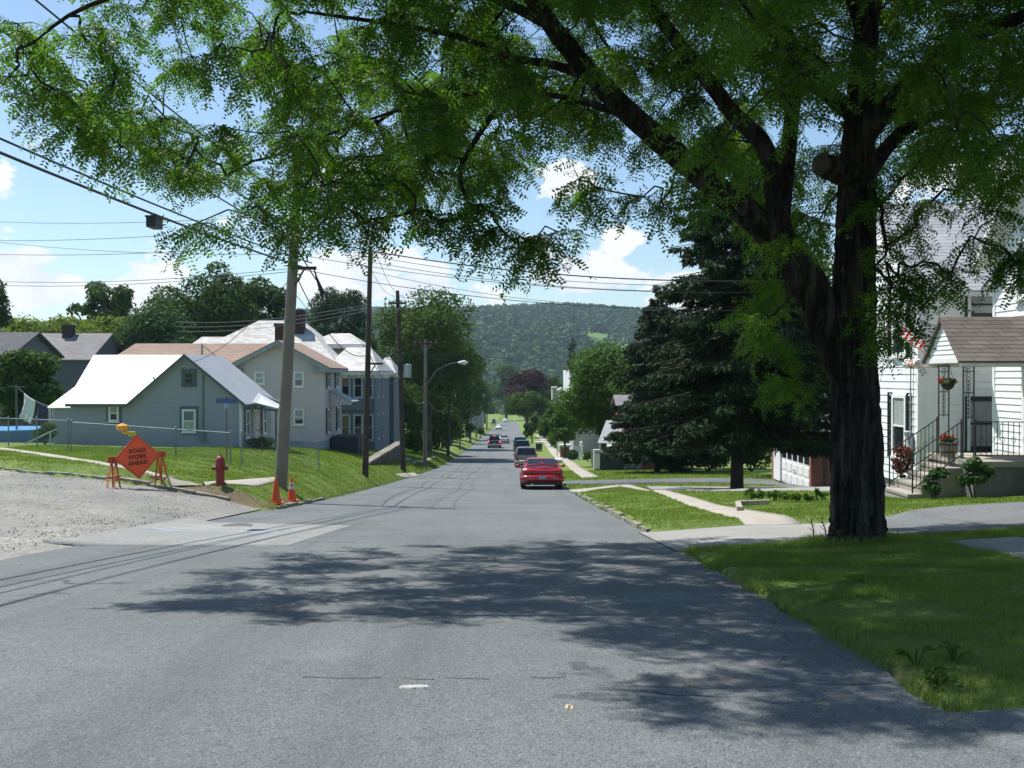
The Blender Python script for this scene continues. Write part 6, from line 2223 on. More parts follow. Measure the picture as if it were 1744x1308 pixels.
bush('shrub', 'dark low shrub under the porch roof of the grey cottage', -11.6, 46.3, .9, .5, .6, L_DARK, n=1500, size=.09, seed=82, nl=10)

# low stone wall further down the left side
mb = MB()
yy = 53.0
while yy < 72:
    L = rnd.uniform(.5, 1.1)
    for zz in (0, .34, .68):
        mb.box(-8.35 + rnd.uniform(-.03, .03), -7.95 + rnd.uniform(-.03, .03), yy, yy + L - .02, E - 5.95 + zz, E - 5.95 + zz + .335, M_STONED)
    mb.box(-8.45, -7.88, yy, yy + L - .015, E - 4.93, E - 4.80 + rnd.uniform(0, .02), M_STONE)  # lighter stone colour stands for sun on the wall top
    yy += L
for zz in (0, .34, .68):
    mb.box(-13, -8.36, 72.0, 72.3, E - 6.6 + zz, E - 6.6 + zz + .335, M_STONED)
solo(mb, 'stone_wall', None, (-8.2, 53, E - 5.9), 'low stone retaining wall with a coping coloured as if sunlit below the blue grey house', 'wall')

# ------------------------------------------------------------------ right side, small things
M_TERRA = mat('barrel_wood', (.36, .31, .25), c2=(.24, .21, .17), rough=.8, scale=7)
L_FLOWR = leafmat('red_petals', (.40, .012, .02), (.62, .03, .04), .25, scale=4, tcol=(1.2, .6, .6))
L_FLOWO = leafmat('orange_petals', (.75, .16, .01), (.85, .25, .02), .25, scale=4, tcol=(1.2, .8, .5))
L_REDL = leafmat('red_leaves', (.10, .03, .025), (.20, .065, .045), .2, scale=3, tcol=(1.3, .8, .7))


def flowers(root, c, rad, n, size, lm, seed, name='flower'):
    r = np.random.default_rng(seed)
    P = np.array(c) + unit(r.normal(size=(n, 3))) * np.array(rad) * r.uniform(.5, 1, (n, 1))
    V = leaf_quads(P, unit(r.normal(size=(n, 3)) + np.array([0, -.6, .5])), r.uniform(.7, 1.3, n) * size, r, .9)
    return np_mesh(name, V, 4, lm, root)


fz = E - 1.86
p = V3((9.98, 22.75, fz + .005))
r = thing('flower_tub', 'slatted barrel tub of red flowers on the porch edge', 'planter', p)
mb = MB()
mb.lathe([(.15, 0), (.165, .1), (.20, .32), (.21, .34), (.19, .34), (.18, .30), (.001, .30)], n=20); mb.build('tub', M_TERRA, r, smooth=True)
hp_ = MB()
hp_.lathe([(.178, .10), (.182, .13)], n=20); hp_.lathe([(.206, .27), (.210, .30)], n=20); hp_.build('hoop', M_IRON, r)
flowers(r, (0, 0, .40), (.18, .18, .08), 160, .06, L_DARK, 3, 'foliage')
flowers(r, (-.10, 0, .46), (.09, .12, .07), 40, .05, L_FLOWR, 4); flowers(r, (.10, 0, .45), (.08, .1, .06), 34, .05, L_FLOWR, 5)
p = V3((10.05, 22.95, E - .18))
r = thing('hanging_basket', 'hanging basket of red flowers between the iron porch columns', 'hanging basket', p)
mb = MB(); mb.lathe([(.03, -.16), (.12, -.10), (.16, 0), (.15, .0)], n=16); mb.build('basket', M_IRON, r, smooth=True)
mb = MB()
for a in range(3):
    mb.bar((.15 * math.cos(a * 2.1), .15 * math.sin(a * 2.1), 0), (0, 0, .55), .008)
mb.build('hanger', M_IRON, r)
flowers(r, (0, 0, .05), (.2, .2, .10), 150, .05, L_DARK, 6, 'foliage')
flowers(r, (-.14, 0, .08), (.08, .1, .07), 40, .045, L_FLOWR, 7); flowers(r, (.14, 0, .06), (.08, .1, .06), 36, .045, L_FLOWR, 8)
p = V3((9.42, 23.95, g(9.42, 23.95)))
r = thing('potted_plant', 'red leaved plant in a pale pot at the foot of the porch steps', 'potted plant', p)
mb = MB(); mb.lathe([(.15, -.02), (.20, .40), (.22, .42), (.19, .42), (.001, .38)], n=18); mb.build('pot', mat('pale_pot', (.46, .44, .41), rough=.8, scale=5), r, smooth=True)
flowers(r, (0, 0, .85), (.26, .26, .42), 300, .10, L_REDL, 9, 'foliage')
bush('garden_plant', 'leafy green plant beside the lowest porch step', 9.25, 21.75, .38, .3, .75, L_BLUE, n=700, size=.10, seed=91, nl=9, cat='plant')
bush('garden_plant', 'taller green plant against the front of the porch block', 9.95, 21.35, .42, .3, 1.0, L_BLUE, n=900, size=.11, seed=92, nl=9, cat='plant')
b_ = bush('flower_bush', 'broad grey green bush with orange blooms at its foot below the porch', 11.4, 20.7, 1.0, .55, .95, L_BLUE, n=2600, size=.10, seed=93, nl=16, cat='flower bush')
for k, (dx, dz) in enumerate(((-.45, .12), (-.05, .10), (.25, .16), (-.3, .22))):
    flowers(b_, (dx, -.62, dz), (.09, .05, .06), 26, .06, L_FLOWO, 20 + k)
# flags by the white house
M_FRED = mat('flag_red', (.62, .03, .045), rough=.7, scale=3); M_FWHT = mat('flag_white', (.82, .80, .78), rough=.7, scale=3)


def flag(label, A, B, C_, D_, n=9, name='flag'):
    """striped cloth: A-B is the pole edge, D-C the free edge, stripes run from pole edge to free edge"""
    mb = MB()
    for i in range(n):
        m = M_FRED if i % 2 == 0 else M_FWHT
        for j in range(5):
            def q(a, b):
                s, t = (i + a) / n, (j + b) / 5
                p = (A.lerp(B, s)).lerp(D_.lerp(C_, s), t)
                return p + V3((0, .05 * math.sin(s * 7 + t * 2) * t, .02 * math.sin(s * 9)))
            mb.face([q(0, 0), q(1, 0), q(1, 1), q(0, 1)], m)
    return mb


A, B, C_, D_ = at(1531, 572, 26.1), at(1568, 596, 25.6), at(1578, 583, 25.6), at(1541, 556, 26.1)
r = thing('striped_flag', 'red and white striped flag on a slanting staff at the white house corner', 'flag', A)
mb = flag('', A, B, C_, D_); o = mb.build('cloth', None, r, off=A)
md = o.modifiers.new('thickness', 'SOLIDIFY'); md.thickness = .008
mb = MB(); dv = (B - A).normalized(); mb.tube([A - dv * .55 , B + dv * .2], .016, 8); mb.build('staff', mat('staff_wood', (.30, .2, .1), rough=.6), r, off=A)
A = at(1543, 624, 26.3); B = V3((10.12, 23.6, at(1637, 625, 23.6).z))
r = thing('draped_flag', 'red and white flag rolled on a level staff between house and porch column', 'flag', A)
mb = MB(); mb.tube([A, B], .016, 8); mb.build('staff', mat('staff_wood', (.30, .2, .1)), r, off=A)
q0, q1 = A.lerp(B, .02), A.lerp(B, .42)
mb = MB()
for i in range(12):
    a = q0.lerp(q1, i / 12); b = q0.lerp(q1, (i + 1) / 12)
    m = M_FWHT if i < 5 or i % 2 else mat('flag_pink', (.75, .28, .20), rough=.7)
    ra = .11 + .025 * math.sin(i * 1.3); rb = .11 + .025 * math.sin((i + 1) * 1.3)
    mb.tube([a + Z_ * .07, b + Z_ * .07], [ra, rb], 10, m)
mb.build('cloth', None, r, smooth=True, off=A)
# garden row and edging near the walk
p0, p1 = gat(1260, 872), gat(1256, 862); p2 = gat(1320, 859)
mb = MB()
for a, b in ((V3((p0.x, p0.y, 0)), V3((p1.x + .05, p1.y + .2, 0))), (V3((p1.x + .05, p1.y + .2, 0)), V3((p2.x - .1, p2.y + .1, 0)))):
    n = 3
    for i in range(n):
        q, w = a.lerp(b, i / n), a.lerp(b, (i + .96) / n)
        mb.bar((q.x, q.y, g(q.x, q.y) + .01), (w.x, w.y, g(w.x, w.y) + .01), .12, .2)
solo(mb, 'garden_edging', M_CONC, (p0.x, p0.y, g(p0.x, p0.y)), 'broken pale concrete edging at the corner of the garden row', 'edging')
for k in range(7):
    q = gat(1280 + k * 19 + rnd.uniform(-4, 4), 853 + rnd.uniform(-3, 2))
    bush('garden_plant', ['small leafy plant at the left end of the garden row', 'second plant from the left in the garden row', 'third plant from the left in the garden row', 'middle plant of the garden row',
                          'plant right of the middle in the garden row', 'second plant from the trunk in the garden row', 'garden row plant closest to the locust trunk'][k],
         q.x, q.y, .2 + .08 * rnd.random(), .18, .22 + .16 * rnd.random(), L_BRIGHT, n=170, size=.07, seed=110 + k, nl=7, cat='plant', group='plants in the garden row')
# broad leaved weeds beside the near kerb and shoots by the trunk
for k, (px, py, s) in enumerate(((1560, 1135, .62), (1580, 1155, .5), (1625, 1130, .45), (1600, 1172, .5))):
    q = gat(px, py)
    r_ = np.random.default_rng(130 + k)
    mb = MB()
    for i in range(6):
        a = r_.uniform(0, 6.28); L = s * r_.uniform(.10, .2); up = r_.uniform(.05, .2) * s
        c, sn = math.cos(a), math.sin(a)
        w = L * .42
        b0 = V3((0.01 * c, .01 * sn, .0)); b1_ = V3((c * .05, sn * .05, up)); tip = V3((c * (.05 + L), sn * (.05 + L), up + L * .05))
        mid = b1_.lerp(tip, .45) + Z_ * .02; sd = V3((-sn, c, .1)) * w
        mb.bar(b0, b1_, .008)
        mb.face([b1_, mid + sd * .9, tip]); mb.face([b1_, tip, mid - sd * .9])
        mb.face([b1_, mid + sd * .9, b1_ + sd * .5 + Z_ * .005]); mb.face([b1_, b1_ - sd * .5 + Z_ * .005, mid - sd * .9])
    solo(mb, 'burdock_weed', L_BRIGHT, q, ['largest broad leaved weed at the grassy road edge in the foreground', 'broad leaved weed just right of the largest one', 'small pale broad leaved weed nearest the right edge', 'lowest broad leaved weed spilling onto the road edge'][k], 'weed',
         'broad leaved weeds by the near road edge', world=False)
for k, (px, py, tx_, ty_) in enumerate(((1385, 921, 1381, 882), (1408, 919, 1397, 880))):
    q = gat(px, py); t = at(tx_, ty_, q.y) - q
    mb = MB(); mb.tube([(0, 0, -.05), t * .5 + V3((.02, 0, 0)), t], [.012, .010, .005], 5)
    for i in range(5):
        mb.tube([t * (.3 + .14 * i), t * (.36 + .14 * i) + V3((.05 * (-1) ** i, 0, .03))], [.006, .003], 4)
    solo(mb, 'sapling_shoot', M_BARK, q, ['thin bare shoot standing left of the locust trunk', 'thin bare shoot touching the locust trunk'][k], 'shoot', world=False)

# down the right side: pier, shrubs, bin, post, canopy
p = gat(963, 779)
mb = MB(); mb.box(p.x - .55, p.x + .45, p.y, p.y + .9, p.z - .3, p.z + 1.15, M_BRICK); mb.box(p.x - .68, p.x + .58, p.y - .12, p.y + 1.0, p.z + 1.15, p.z + 1.4, M_WHITE)
solo(mb, 'brick_pier', None, p, 'brick pier with a white cap beside the right walk', 'pier')
q = gat(975, 783)
bush('clipped_shrub', 'dark clipped round shrub beside the brick pier', q.x, q.y, .62, .6, 1.05, L_DARK, n=2600, size=.10, seed=150, round_=True)
q = gat(1002, 787); bush('shrub', 'olive shrub at the foot of the bright maple', q.x, q.y + .5, .65, .6, 1.1, L_OLIVE, n=1500, size=.13, seed=151, nl=12)
q = gat(942, 763); bush('shrub', 'yellow green shrub spilling toward the far right walk', q.x + .4, q.y + 1, 1.1, 1.8, 2.6, L_BRIGHT, n=3000, size=.2, seed=152, nl=14)
q = gat(990, 783)
mb = MB(); mb.lathe([(.28, -.2), (.28, .15), (.17, .22), (.16, 1.35), (.20, 1.45), (.22, 1.5), (.10, 1.55), (.16, 1.66), (.17, 1.75), (.12, 1.86), (.01, 1.92)], n=16)
solo(mb, 'gate_post', M_WHITE, q, 'white round topped gate post left of the bright maple trunk', 'gate post', smooth=True, world=False)
q2 = gat(984, 781)
mb = MB(); mb.obox((q2.x - .35, q2.y + 1.0, q2.z), (.55, 0, 0), (0, .06, 0), (0, 0, 1.25)); mb.obox((q2.x - .35, q2.y + .98, q2.z + 1.25), (.55, 0, -.25), (0, .1, 0), (0, 0, .08))
solo(mb, 'white_gate', M_WHITE, q2, 'white boarded gate next to the white gate post', 'gate')
q = gat(918, 769)
r = thing('rubbish_bin', 'dark rubbish bin with a white lid standing on the verge behind the van', 'rubbish bin', q)
mb = MB(); mb.box(-.42, .42, -.3, .3, .3, 1.05); mb.build('body', M_BLACK, r)
mb = MB(); mb.box(-.46, .46, -.34, .34, 1.05, 1.3); mb.build('lid', M_WHITE, r)
mb = MB(); mb.box(-.38, .38, -.28, .28, 0, .3); mb.build('base', mat('cardboard', (.45, .3, .17), rough=.9), r)
q = gat(951, 772)
mb = MB(); mb.tube([(0, 0, -.2), (0, 0, 2.4)], .14, 10); mb.box(-.2, .2, -.2, .2, 2.4, 2.5)
solo(mb, 'porch_column', M_WHITE, q + V3((.5, 8, -.6)), 'white porch column behind the yellow green shrub', 'column', world=False)
q = at(959, 741, 112); zg = g(q.x, 112)
r = thing('blue_canopy', 'small bright blue canopy in the yard right of the walk', 'canopy', (q.x, 112, zg))
mb = MB(); hh = q.z - zg
mb.faces([(-.75, -.6, hh), (.75, -.6, hh), (.75, .6, hh), (-.75, .6, hh), (-.5, 0, hh + .35), (.5, 0, hh + .35)], [(0, 1, 5, 4), (1, 2, 5), (2, 3, 4, 5), (3, 0, 4), (3, 2, 1, 0)])
mb.build('awning', mat('bright_blue', (.03, .12, .62), rough=.6), r)
mb = MB()
for a in (-.65, .65):
    for b in (-.5, .5):
        mb.bar((a, b, -.2), (a, b, hh), .06)
mb.build('frame', M_WHITE, r)
q = at(950, 766, 95)
mb = MB(); mb.lathe([(.01, 0), (.45, .02), (.5, .3), (.35, .42), (.01, .45)], n=14)
solo(mb, 'white_boulder', mat('pale_stone', (.62, .62, .6), rough=.9), (q.x, 95, g(q.x, 95)), 'pale rounded stone near the brick pier', 'stone', world=False, smooth=True)

# ------------------------------------------------------------------ cars
M_TYRE = mat('tyre', (0.016, 0.016, 0.017), rough=.85, scale=8)
M_RIM = mat('rim', (0.38, 0.39, 0.40), rough=.3, metal=.8, scale=6)
M_CGLASS = glass('car_glass', (0.014, 0.02, 0.026), .04)
M_PLATE = mat('plate', (0.30, 0.36, 0.42), rough=.4, scale=20)
M_TRIMB = mat('car_trim', (0.02, 0.02, 0.022), rough=.5, scale=6)
M_CHROME = mat('chrome', (.65, .66, .68), rough=.15, metal=1.0, scale=6)
M_TAIL = mat('tail_lens', (.30, .008, .010), rough=.15, spec=.7, scale=12)
M_HEAD = mat('head_lens', (.75, .77, .8), rough=.08, spec=.8, scale=12)


def emis(name, c, s):
    m = bpy.data.materials.new(name); m.use_nodes = True
    b = m.node_tree.nodes['Principled BSDF']
    b.inputs['Base Color'].default_value = c4(c); b.inputs['Emission Color'].default_value = c4(c); b.inputs['Emission Strength'].default_value = s
    return m


M_BRAKE = emis('brake_light', (1.0, .06, .07), 2.2)


def paint(name, c, rough=.28, metal=.0):
    return mat(name, c, rough=rough, var=.05, scale=1.0, coat=.9, metal=metal, spec=.5)


def loft(rings, m):
    mb = MB()
    n = len(rings[0])
    for r in rings:
        mb.v += [tuple(p) for p in r]
    i = mb.mi(m)
    for a in range(len(rings) - 1):
        for b in range(n - 1):
            mb.f.append((a * n + b, a * n + b + 1, (a + 1) * n + b + 1, (a + 1) * n + b)); mb.m.append(i)
    mb.f.append(tuple(reversed(range(n)))); mb.m.append(i)
    k = (len(rings) - 1) * n
    mb.f.append(tuple(k + b for b in range(n))); mb.m.append(i)
    return mb


def ring(y, half):
    """closed half profile [(x,z) bottom to top] mirrored"""
    R_ = [(x, y, z) for x, z in half]
    Lf = [(-x, y, z) for x, z in reversed(half)]
    return R_ + Lf


def car(label, kind, loc, m, heading=1, brake=False, front=False, group=None, cat='car', roofm=None):
    """rear at -y, front at +y; built around its own centre on the ground"""
    K = dict(
        coupe=dict(L=4.85, W=.93, belt=.93, deck=1.0, hood=.86, roof=1.38, gh=(.26, .52, 1.0, 1.72, 2.15), g0=.55, g1=3.35, r0=1.45, r1=2.35, wh=.32, tb=.50),
        sedan=dict(L=4.7, W=.90, belt=.92, deck=1.0, hood=.88, roof=1.43, g0=.75, g1=3.45, r0=1.45, r1=2.55, wh=.31, tb=.55),
        van=dict(L=4.8, W=.97, belt=1.02, deck=1.02, hood=.98, roof=1.76, g0=.05, g1=4.0, r0=.38, r1=3.0, wh=.33, tb=.7),
        suv=dict(L=4.7, W=.95, belt=1.12, deck=1.12, hood=1.08, roof=1.82, g0=.05, g1=3.5, r0=.28, r1=2.75, wh=.38, tb=.95),
        pickup=dict(L=5.4, W=.97, belt=1.10, deck=1.10, hood=1.08, roof=1.80, g0=1.95, g1=4.0, r0=2.2, r1=3.2, wh=.38, tb=.75),
    )[kind]
    L, W_, belt, deck, hood, roof = K['L'], K['W'], K['belt'], K['deck'], K['hood'], K['roof']
    x, y = loc
    z = g(x, y)
    slope = math.atan((g(x, y + 2) - g(x, y - 2)) / 4)
    nm = {'coupe': 'parked_car', 'sedan': 'car', 'van': 'minivan', 'suv': 'sport_utility_vehicle', 'pickup': 'pickup_truck'}[kind]
    r = thing(nm, label, cat, (x, y, z), group=group)
    r.rotation_euler = (slope, 0, 0) if heading > 0 else (-slope, 0, math.pi)
    h = L / 2
    wv = K['wh']

    def prof(w, zb, zt, zs):
        return [(w * .80, zb), (w * .955, zb + .07), (w * 1.0, zb + .22), (w * 1.0, zs - .22), (w * .975, zs - .06), (w * .92, zs), (w * .62, zt - .008), (.001, zt)]
    st = [(-h, .93, .36, belt - .14, belt - .14), (-h + .06, .965, .30, belt - .05, belt - .05), (-h + .22, .985, .24, deck, belt), (-h + .8, 1.0, .2, deck, belt), (0, 1.0, .2, max(belt, hood) + .0, belt),
          (h - 1.4, 1.0, .2, hood + .03, belt - .02), (h - .55, .97, .22, hood - .05, belt - .12), (h - .14, .90, .26, hood - .18, belt - .24), (h, .80, .34, hood - .30, belt - .36)]
    if kind in ('van', 'suv', 'pickup'):
        st[0] = (-h, .96, .38, belt - .03, belt - .03); st[1] = (-h + .05, .99, .32, belt, belt)
    rings = [ring(yy, prof(W_ * ww, zb, zt, zs)) for yy, ww, zb, zt, zs in st]
    mb = loft(rings, m)
    body = mb.build('body', m, r, smooth=True)
    # lower dark sill and rear bumper step
    tb = MB()
    tb.box(-W_ * .90, W_ * .90, -h + .06, -h + .5, .20, .34, M_TRIMB)
    tb.box(-W_ * .96, W_ * .96, -h + .6, h - .6, .19, .24, M_TRIMB)
    tb.build('underbody', M_TRIMB, r)
    bp = MB()
    w = W_ * .95
    zc = .50 if kind in ('coupe', 'sedan') else .52
    for sg, yy in ((-1, -h),):
        pts = [(-w, yy + .30, zc), (-w * .98, yy + .06, zc), (-w * .7, yy - .05, zc), (0, yy - .085, zc), (w * .7, yy - .05, zc), (w * .98, yy + .06, zc), (w, yy + .30, zc)]
        bp.tube(pts, [.10, .13, .14, .14, .14, .13, .10], 10)
    bm_ = m if kind in ('coupe', 'sedan', 'van') else M_CHROME
    if kind == 'van':
        bm_ = mat('tan_bumper', (.46, .40, .31), rough=.4, scale=4)
    bp.build('bumper', bm_, r, smooth=True)
    # cabin
    g0, g1, r0, r1 = -h + K['g0'], -h + K['g1'], -h + K['r0'], -h + K['r1']
    wb, wt = W_ * .90, W_ * .70
    if kind in ('van', 'suv'):
        wb, wt = W_ * .94, W_ * .78
    zb = belt - .02

    def cab(y_, f):
        wm = wb + (wt - wb) * f; zt = zb + (roof - zb) * f
        return [(wb, zb - .1), (wb + (wm - wb) * .5, zb + (zt - zb) * .5), (wm, max(zt - .06, zb)), (wm * .93, max(zt - .015, zb + .001)), (wm * .5, zt + .012 * f), (.001, zt + .022 * f)]
    N_ = 12
    cs = [(g0, .02), (g0 + (r0 - g0) * .5, .55), (r0 - .03, .95), (r0 + .12, 1.0), ((r0 + r1) / 2, 1.02), (r1 - .1, 1.0), (r1 + .08, .95), (r1 + (g1 - r1) * .5, .56), (g1, .02)]
    cb = loft([ring(y_, cab(y_, f)) for y_, f in cs], roofm or m)
    cb.build('roof', roofm or m, r, smooth=True)
    # windows follow the cabin a few millimetres out

    def panel(name, quad, mm=M_CGLASS, th=.012):
        q = [V3(p) for p in quad]
        n = (q[1] - q[0]).cross(q[3] - q[0]).normalized()
        b = MB(); b.obox(q[0] - n * .004, (0, 0, 0), (0, 0, 0), (0, 0, 0)) if False else None
        f = [p + n * th for p in q]; k = [p - n * .03 for p in q]
        b.face(f)
        for i in range(4):
            j = (i + 1) % 4
            b.face([k[i], k[j], f[j], f[i]])
        return b.build(name, mm, r)

    def cabpt(y_, f, s):
        wm = wb + (wt - wb) * f
        return V3((s * wm, y_, zb + (roof - zb) * f))
    ez = (roof - zb)
    ry = lambda f: g0 + (r0 - g0) * f
    fy = lambda f: g1 + (r1 - g1) * f
    lo, hi = (.14, .86)
    quad = [cabpt(ry(lo), lo, -.86), cabpt(ry(lo), lo, .86), cabpt(ry(hi), hi, .88), cabpt(ry(hi), hi, -.88)]
    rw = panel('rear_window', quad, th=.03)
    quad = [cabpt(fy(lo), lo, .88), cabpt(fy(lo), lo, -.88), cabpt(fy(hi), hi, -.88), cabpt(fy(hi), hi, .88)]
    panel('windscreen', quad, th=.03)
    for s in (-1, 1):
        ya, yb_ = ry(.5) + .12, fy(.5) - .12
        ym = (ya + yb_) / 2
        for (a, b) in ((ya, ym - .04), (ym + .04, yb_)):
            p = [cabpt(a - (.16 if a == ya else 0), .16, s), cabpt(b + (.18 if b == yb_ else 0), .16, s), cabpt(b - (.10 if b == yb_ else 0), .84, s), cabpt(a + (.10 if a == ya else 0), .84, s)]
            if s > 0:
                panel('side_window', p, th=.012)
            else:
                panel('side_window', [p[1], p[0], p[3], p[2]], th=.012)
    # wheels
    for s in (-1, 1):
        for yy in (-h + .95, h - .92):
            wl = bpy.data.objects.new('wheel', None)
            t = MB()
            prf = [(wv * .62, -.10), (wv * .9, -.11), (wv, -.085), (wv, .085), (wv * .9, .11), (wv * .62, .10)]
            t.lathe(prf, (0, 0, 0), 22)
            o = t.build('wheel', M_TYRE, r, smooth=True)
            o.location = (s * (W_ - .11), yy, wv); o.rotation_euler = (0, R(90), 0)
            bpy.data.objects.remove(wl)
            rm = MB(); rm.lathe([(wv * .62, -.04), (wv * .60, .075), (wv * .45, .06), (wv * .2, .08), (.01, .085)], (0, 0, 0), 18)
            q = rm.build('rim', M_RIM, o, smooth=True)
            if s < 0:
                q.rotation_euler = (math.pi, 0, 0)
            ar = MB()
            ar.tube([(s * (W_ * 1.0), yy + (wv + .05) * math.cos(a), wv + (wv + .05) * math.sin(a)) for a in np.linspace(0, math.pi, 11)], .022, 6)
            ar.build('wheel_arch', M_TRIMB, r)
    # lights, plate, mirrors
    tl = M_BRAKE if brake else M_TAIL
    for s in (-1, 1):
        b = MB()
        if kind == 'coupe':
            b.obox((s * W_ * .90, -h - .015, .70), (-s * .40, -.045, 0), (0, .12, 0), (-s * .0, 0, .14))
        elif kind == 'sedan':
            b.obox((s * W_ * .93, -h - .02, .66), (-s * .32, -.02, 0), (0, .12, 0), (0, 0, .16))
        elif kind == 'van':
            b.obox((s * W_ * .955, -h - .01, .72), (-s * .15, -.02, 0), (0, .12, 0), (0, 0, .36))
        else:
            b.obox((s * W_ * .965, -h - .015, .80), (-s * .16, -.01, 0), (0, .12, 0), (0, 0, .28))
        b.build('taillight', tl, r)
        hl = MB(); hl.obox((s * W_ * .80, h - .10, .56), (-s * .36, .10, 0), (0, -.1, 0), (0, 0, .14)); hl.build('headlight', M_HEAD, r)
        mr = MB(); mr.tube([(s * W_ * .93, g1 - .55, belt + .02), (s * (W_ + .10), g1 - .58, belt + .06)], .03, 6); mr.ball((s * (W_ + .13), g1 - .58, belt + .08), .095, None, 6, .75)
        mr.build('wing_mirror', m, r, smooth=True)
    pl = MB()
    pz, py_ = (.60, -h - .075) if kind == 'coupe' else ((.74, -h - .03) if kind in ('sedan', 'van') else (.62, -h - .17))
    if kind == 'coupe': pz, py_ = .47, -h - .225
    pl.box(-.155, .155, py_, py_ + .03, pz, pz + .15); pl.build('licence_plate', M_PLATE, r)
    if kind == 'coupe':
        sp = MB()
        sp.tube([(-.70, -h + .28, 1.0), (-.55, -h + .22, 1.07), (0, -h + .18, 1.10), (.55, -h + .22, 1.07), (.70, -h + .28, 1.0)], [.03, .035, .035, .035, .03], 8); sp.build('spoiler', m, r, smooth=True)
        for s in (-1, 1):
            f = MB(); f.tube([(s * .52, -h - .185, .52), (s * .52, -h - .205, .52)], .05, 10); f.build('reflector', mat('reflector_dull', (.30, .2, .19), rough=.2), r)
        ex = MB(); ex.tube([(-.45, -h + .3, .24), (-.45, -h - .03, .24)], .035, 8); ex.build('exhaust', M_CHROME, r)
    if kind == 'pickup':
        bd = MB(); bd.box(-W_ * .85, W_ * .85, -h + .08, g0 - .05, belt - .45, belt + .012, M_TRIMB); bd.build('cargo_bed', M_TRIMB, r)
        if brake:
            hb_ = MB(); hb_.box(-.16, .16, r0 - .10, r0 - .04, roof - .09, roof - .03); hb_.build('brake_lamp', M_BRAKE, r)
    if kind in ('van', 'suv'):
        wp = MB(); wp.bar((-.05, -h + .04, belt + .05), (.4, -h + .09, belt + .12), .025); wp.build('wiper', M_TRIMB, r)
        rr_ = MB()
        for s in (-1, 1):
            rr_.tube([(s * W_ * .62, -h + .7, roof), (s * W_ * .62, -h + .8, roof + .06), (s * W_ * .62, r1 - .2, roof + .06), (s * W_ * .62, r1 - .1, roof)], .018, 6)
        rr_.build('roof_rail', M_TRIMB, r)
    return r


PK, TR = 'cars parked along the right kerb', 'vehicles driving down the street'
car('glossy red two door car parked at the right kerb', 'coupe', (1.33, 46.0), paint('red_paint', (.37, .007, .016), .22), group=PK)
car('tan minivan parked just beyond the red car', 'van', (1.22, 87.5), paint('tan_paint_car', (.27, .245, .205), .35, .3), group=PK)
car('dark blue car mostly hidden beyond the tan minivan', 'sedan', (1.15, 104), paint('blue_car_paint', (.02, .04, .10)), group=PK)
car('black sport utility vehicle parked beyond the dark blue car', 'suv', (1.25, 121), paint('black_car_paint', (.012, .013, .016)), group=PK)
car('black car at the far end of the parked row with a glinting roof', 'suv', (1.15, 139), paint('black_car_paint', (.012, .013, .016)), group=PK)
car('dark pickup with lit brake lights driving away down the street', 'pickup', (-2.62, 149), paint('dark_green_paint', (.016, .024, .026)), brake=True, group=TR, cat='truck')
q = gat(858, 755.5)
car('silver car driving ahead of the dark pickup', 'sedan', (q.x, q.y + 2.3), paint('silver_paint', (.50, .50, .47), .3, .3), group=TR)
q = gat(849, 731)
car('white car coming up the far part of the street', 'sedan', (q.x, q.y), paint('white_paint_car', (.80, .80, .78)), heading=-1, group=TR)
q = gat(843, 719)
car('dark green car near the far end of the street on the left', 'suv', (q.x - .6, q.y), paint('dark_green_paint', (.016, .024, .026)), heading=-1, group=TR)
car('pale blue car crossing the far end of the street', 'van', (-3.0, 462), paint('pale_blue_paint', (.45, .55, .62)), heading=-1, group=TR)

# ------------------------------------------------------------------ hills with woods
def hillmat():
    m = bpy.data.materials.new('hill_ground'); m.use_nodes = True
    N = NT(m.node_tree); b = N.n['Principled BSDF']
    P = N.node('ShaderNodeTexCoord').outputs['Object']
    s = N.node('ShaderNodeSeparateXYZ'); N.l.new(P, s.inputs[0])
    fo = N.mix(N.ramp(N.noise(P, .02, 6, .7), .35, .65), (.016, .042, .013, 1), (.036, .074, .022, 1))
    me = N.mix(N.ramp(N.noise(P, .008, 6, .6), .35, .65), (.090, .160, .038, 1), (.135, .205, .058, 1))
    t = None
    for (x, y, rx, ry, wt) in MEADOWS:
        dx = N.math('DIVIDE', N.math('SUBTRACT', s.outputs[0], x), rx); dy = N.math('DIVIDE', N.math('SUBTRACT', s.outputs[1], y), ry)
        q = N.math('EXPONENT', N.math('MULTIPLY', N.math('ADD', N.math('MULTIPLY', dx, dx), N.math('MULTIPLY', dy, dy)), -1.0))
        t = q if t is None else N.math('MAXIMUM', t, q)
    t = N.ramp(N.math('ADD', t, N.math('MULTIPLY', N.math('SUBTRACT', N.noise(P, .015, 4, .6), .5), .5)), .34, .46)
    N.l.new(N.mix(t, fo, me), b.inputs['Base Color'])
    b.inputs['Roughness'].default_value = .95; b.inputs['Specular IOR Level'].default_value = .1
    return m


hx = np.linspace(-2600, 2600, 131)
hy = np.concatenate([np.linspace(560, 2300, 60), np.linspace(2400, 3600, 8)])
HX, HY = np.meshgrid(hx, hy)


def hill_z(X, Y):
    X = np.asarray(X, float); Y = np.asarray(Y, float)
    ridge = 102 + 9 * np.sin(X / 410 + .6) + 6 * np.sin(X / 170 + 2) - .018 * np.maximum(0, -X - 300) + 3 * np.sin(X / 63)
    t = np.clip((Y - 640 - 60 * np.sin(X / 300)) / 1120, 0, 1)
    s = t * t * (3 - 2 * t) * .75 + .25 * t
    fold = 9 * np.sin(X / 95 + Y / 240) * np.sin(Y / 130 + 1) * np.sin(math.pi * t)
    dropb = np.maximum(0, Y - 1800) * .06
    return EYE - 31 + (ridge + 29) * s + fold - dropb


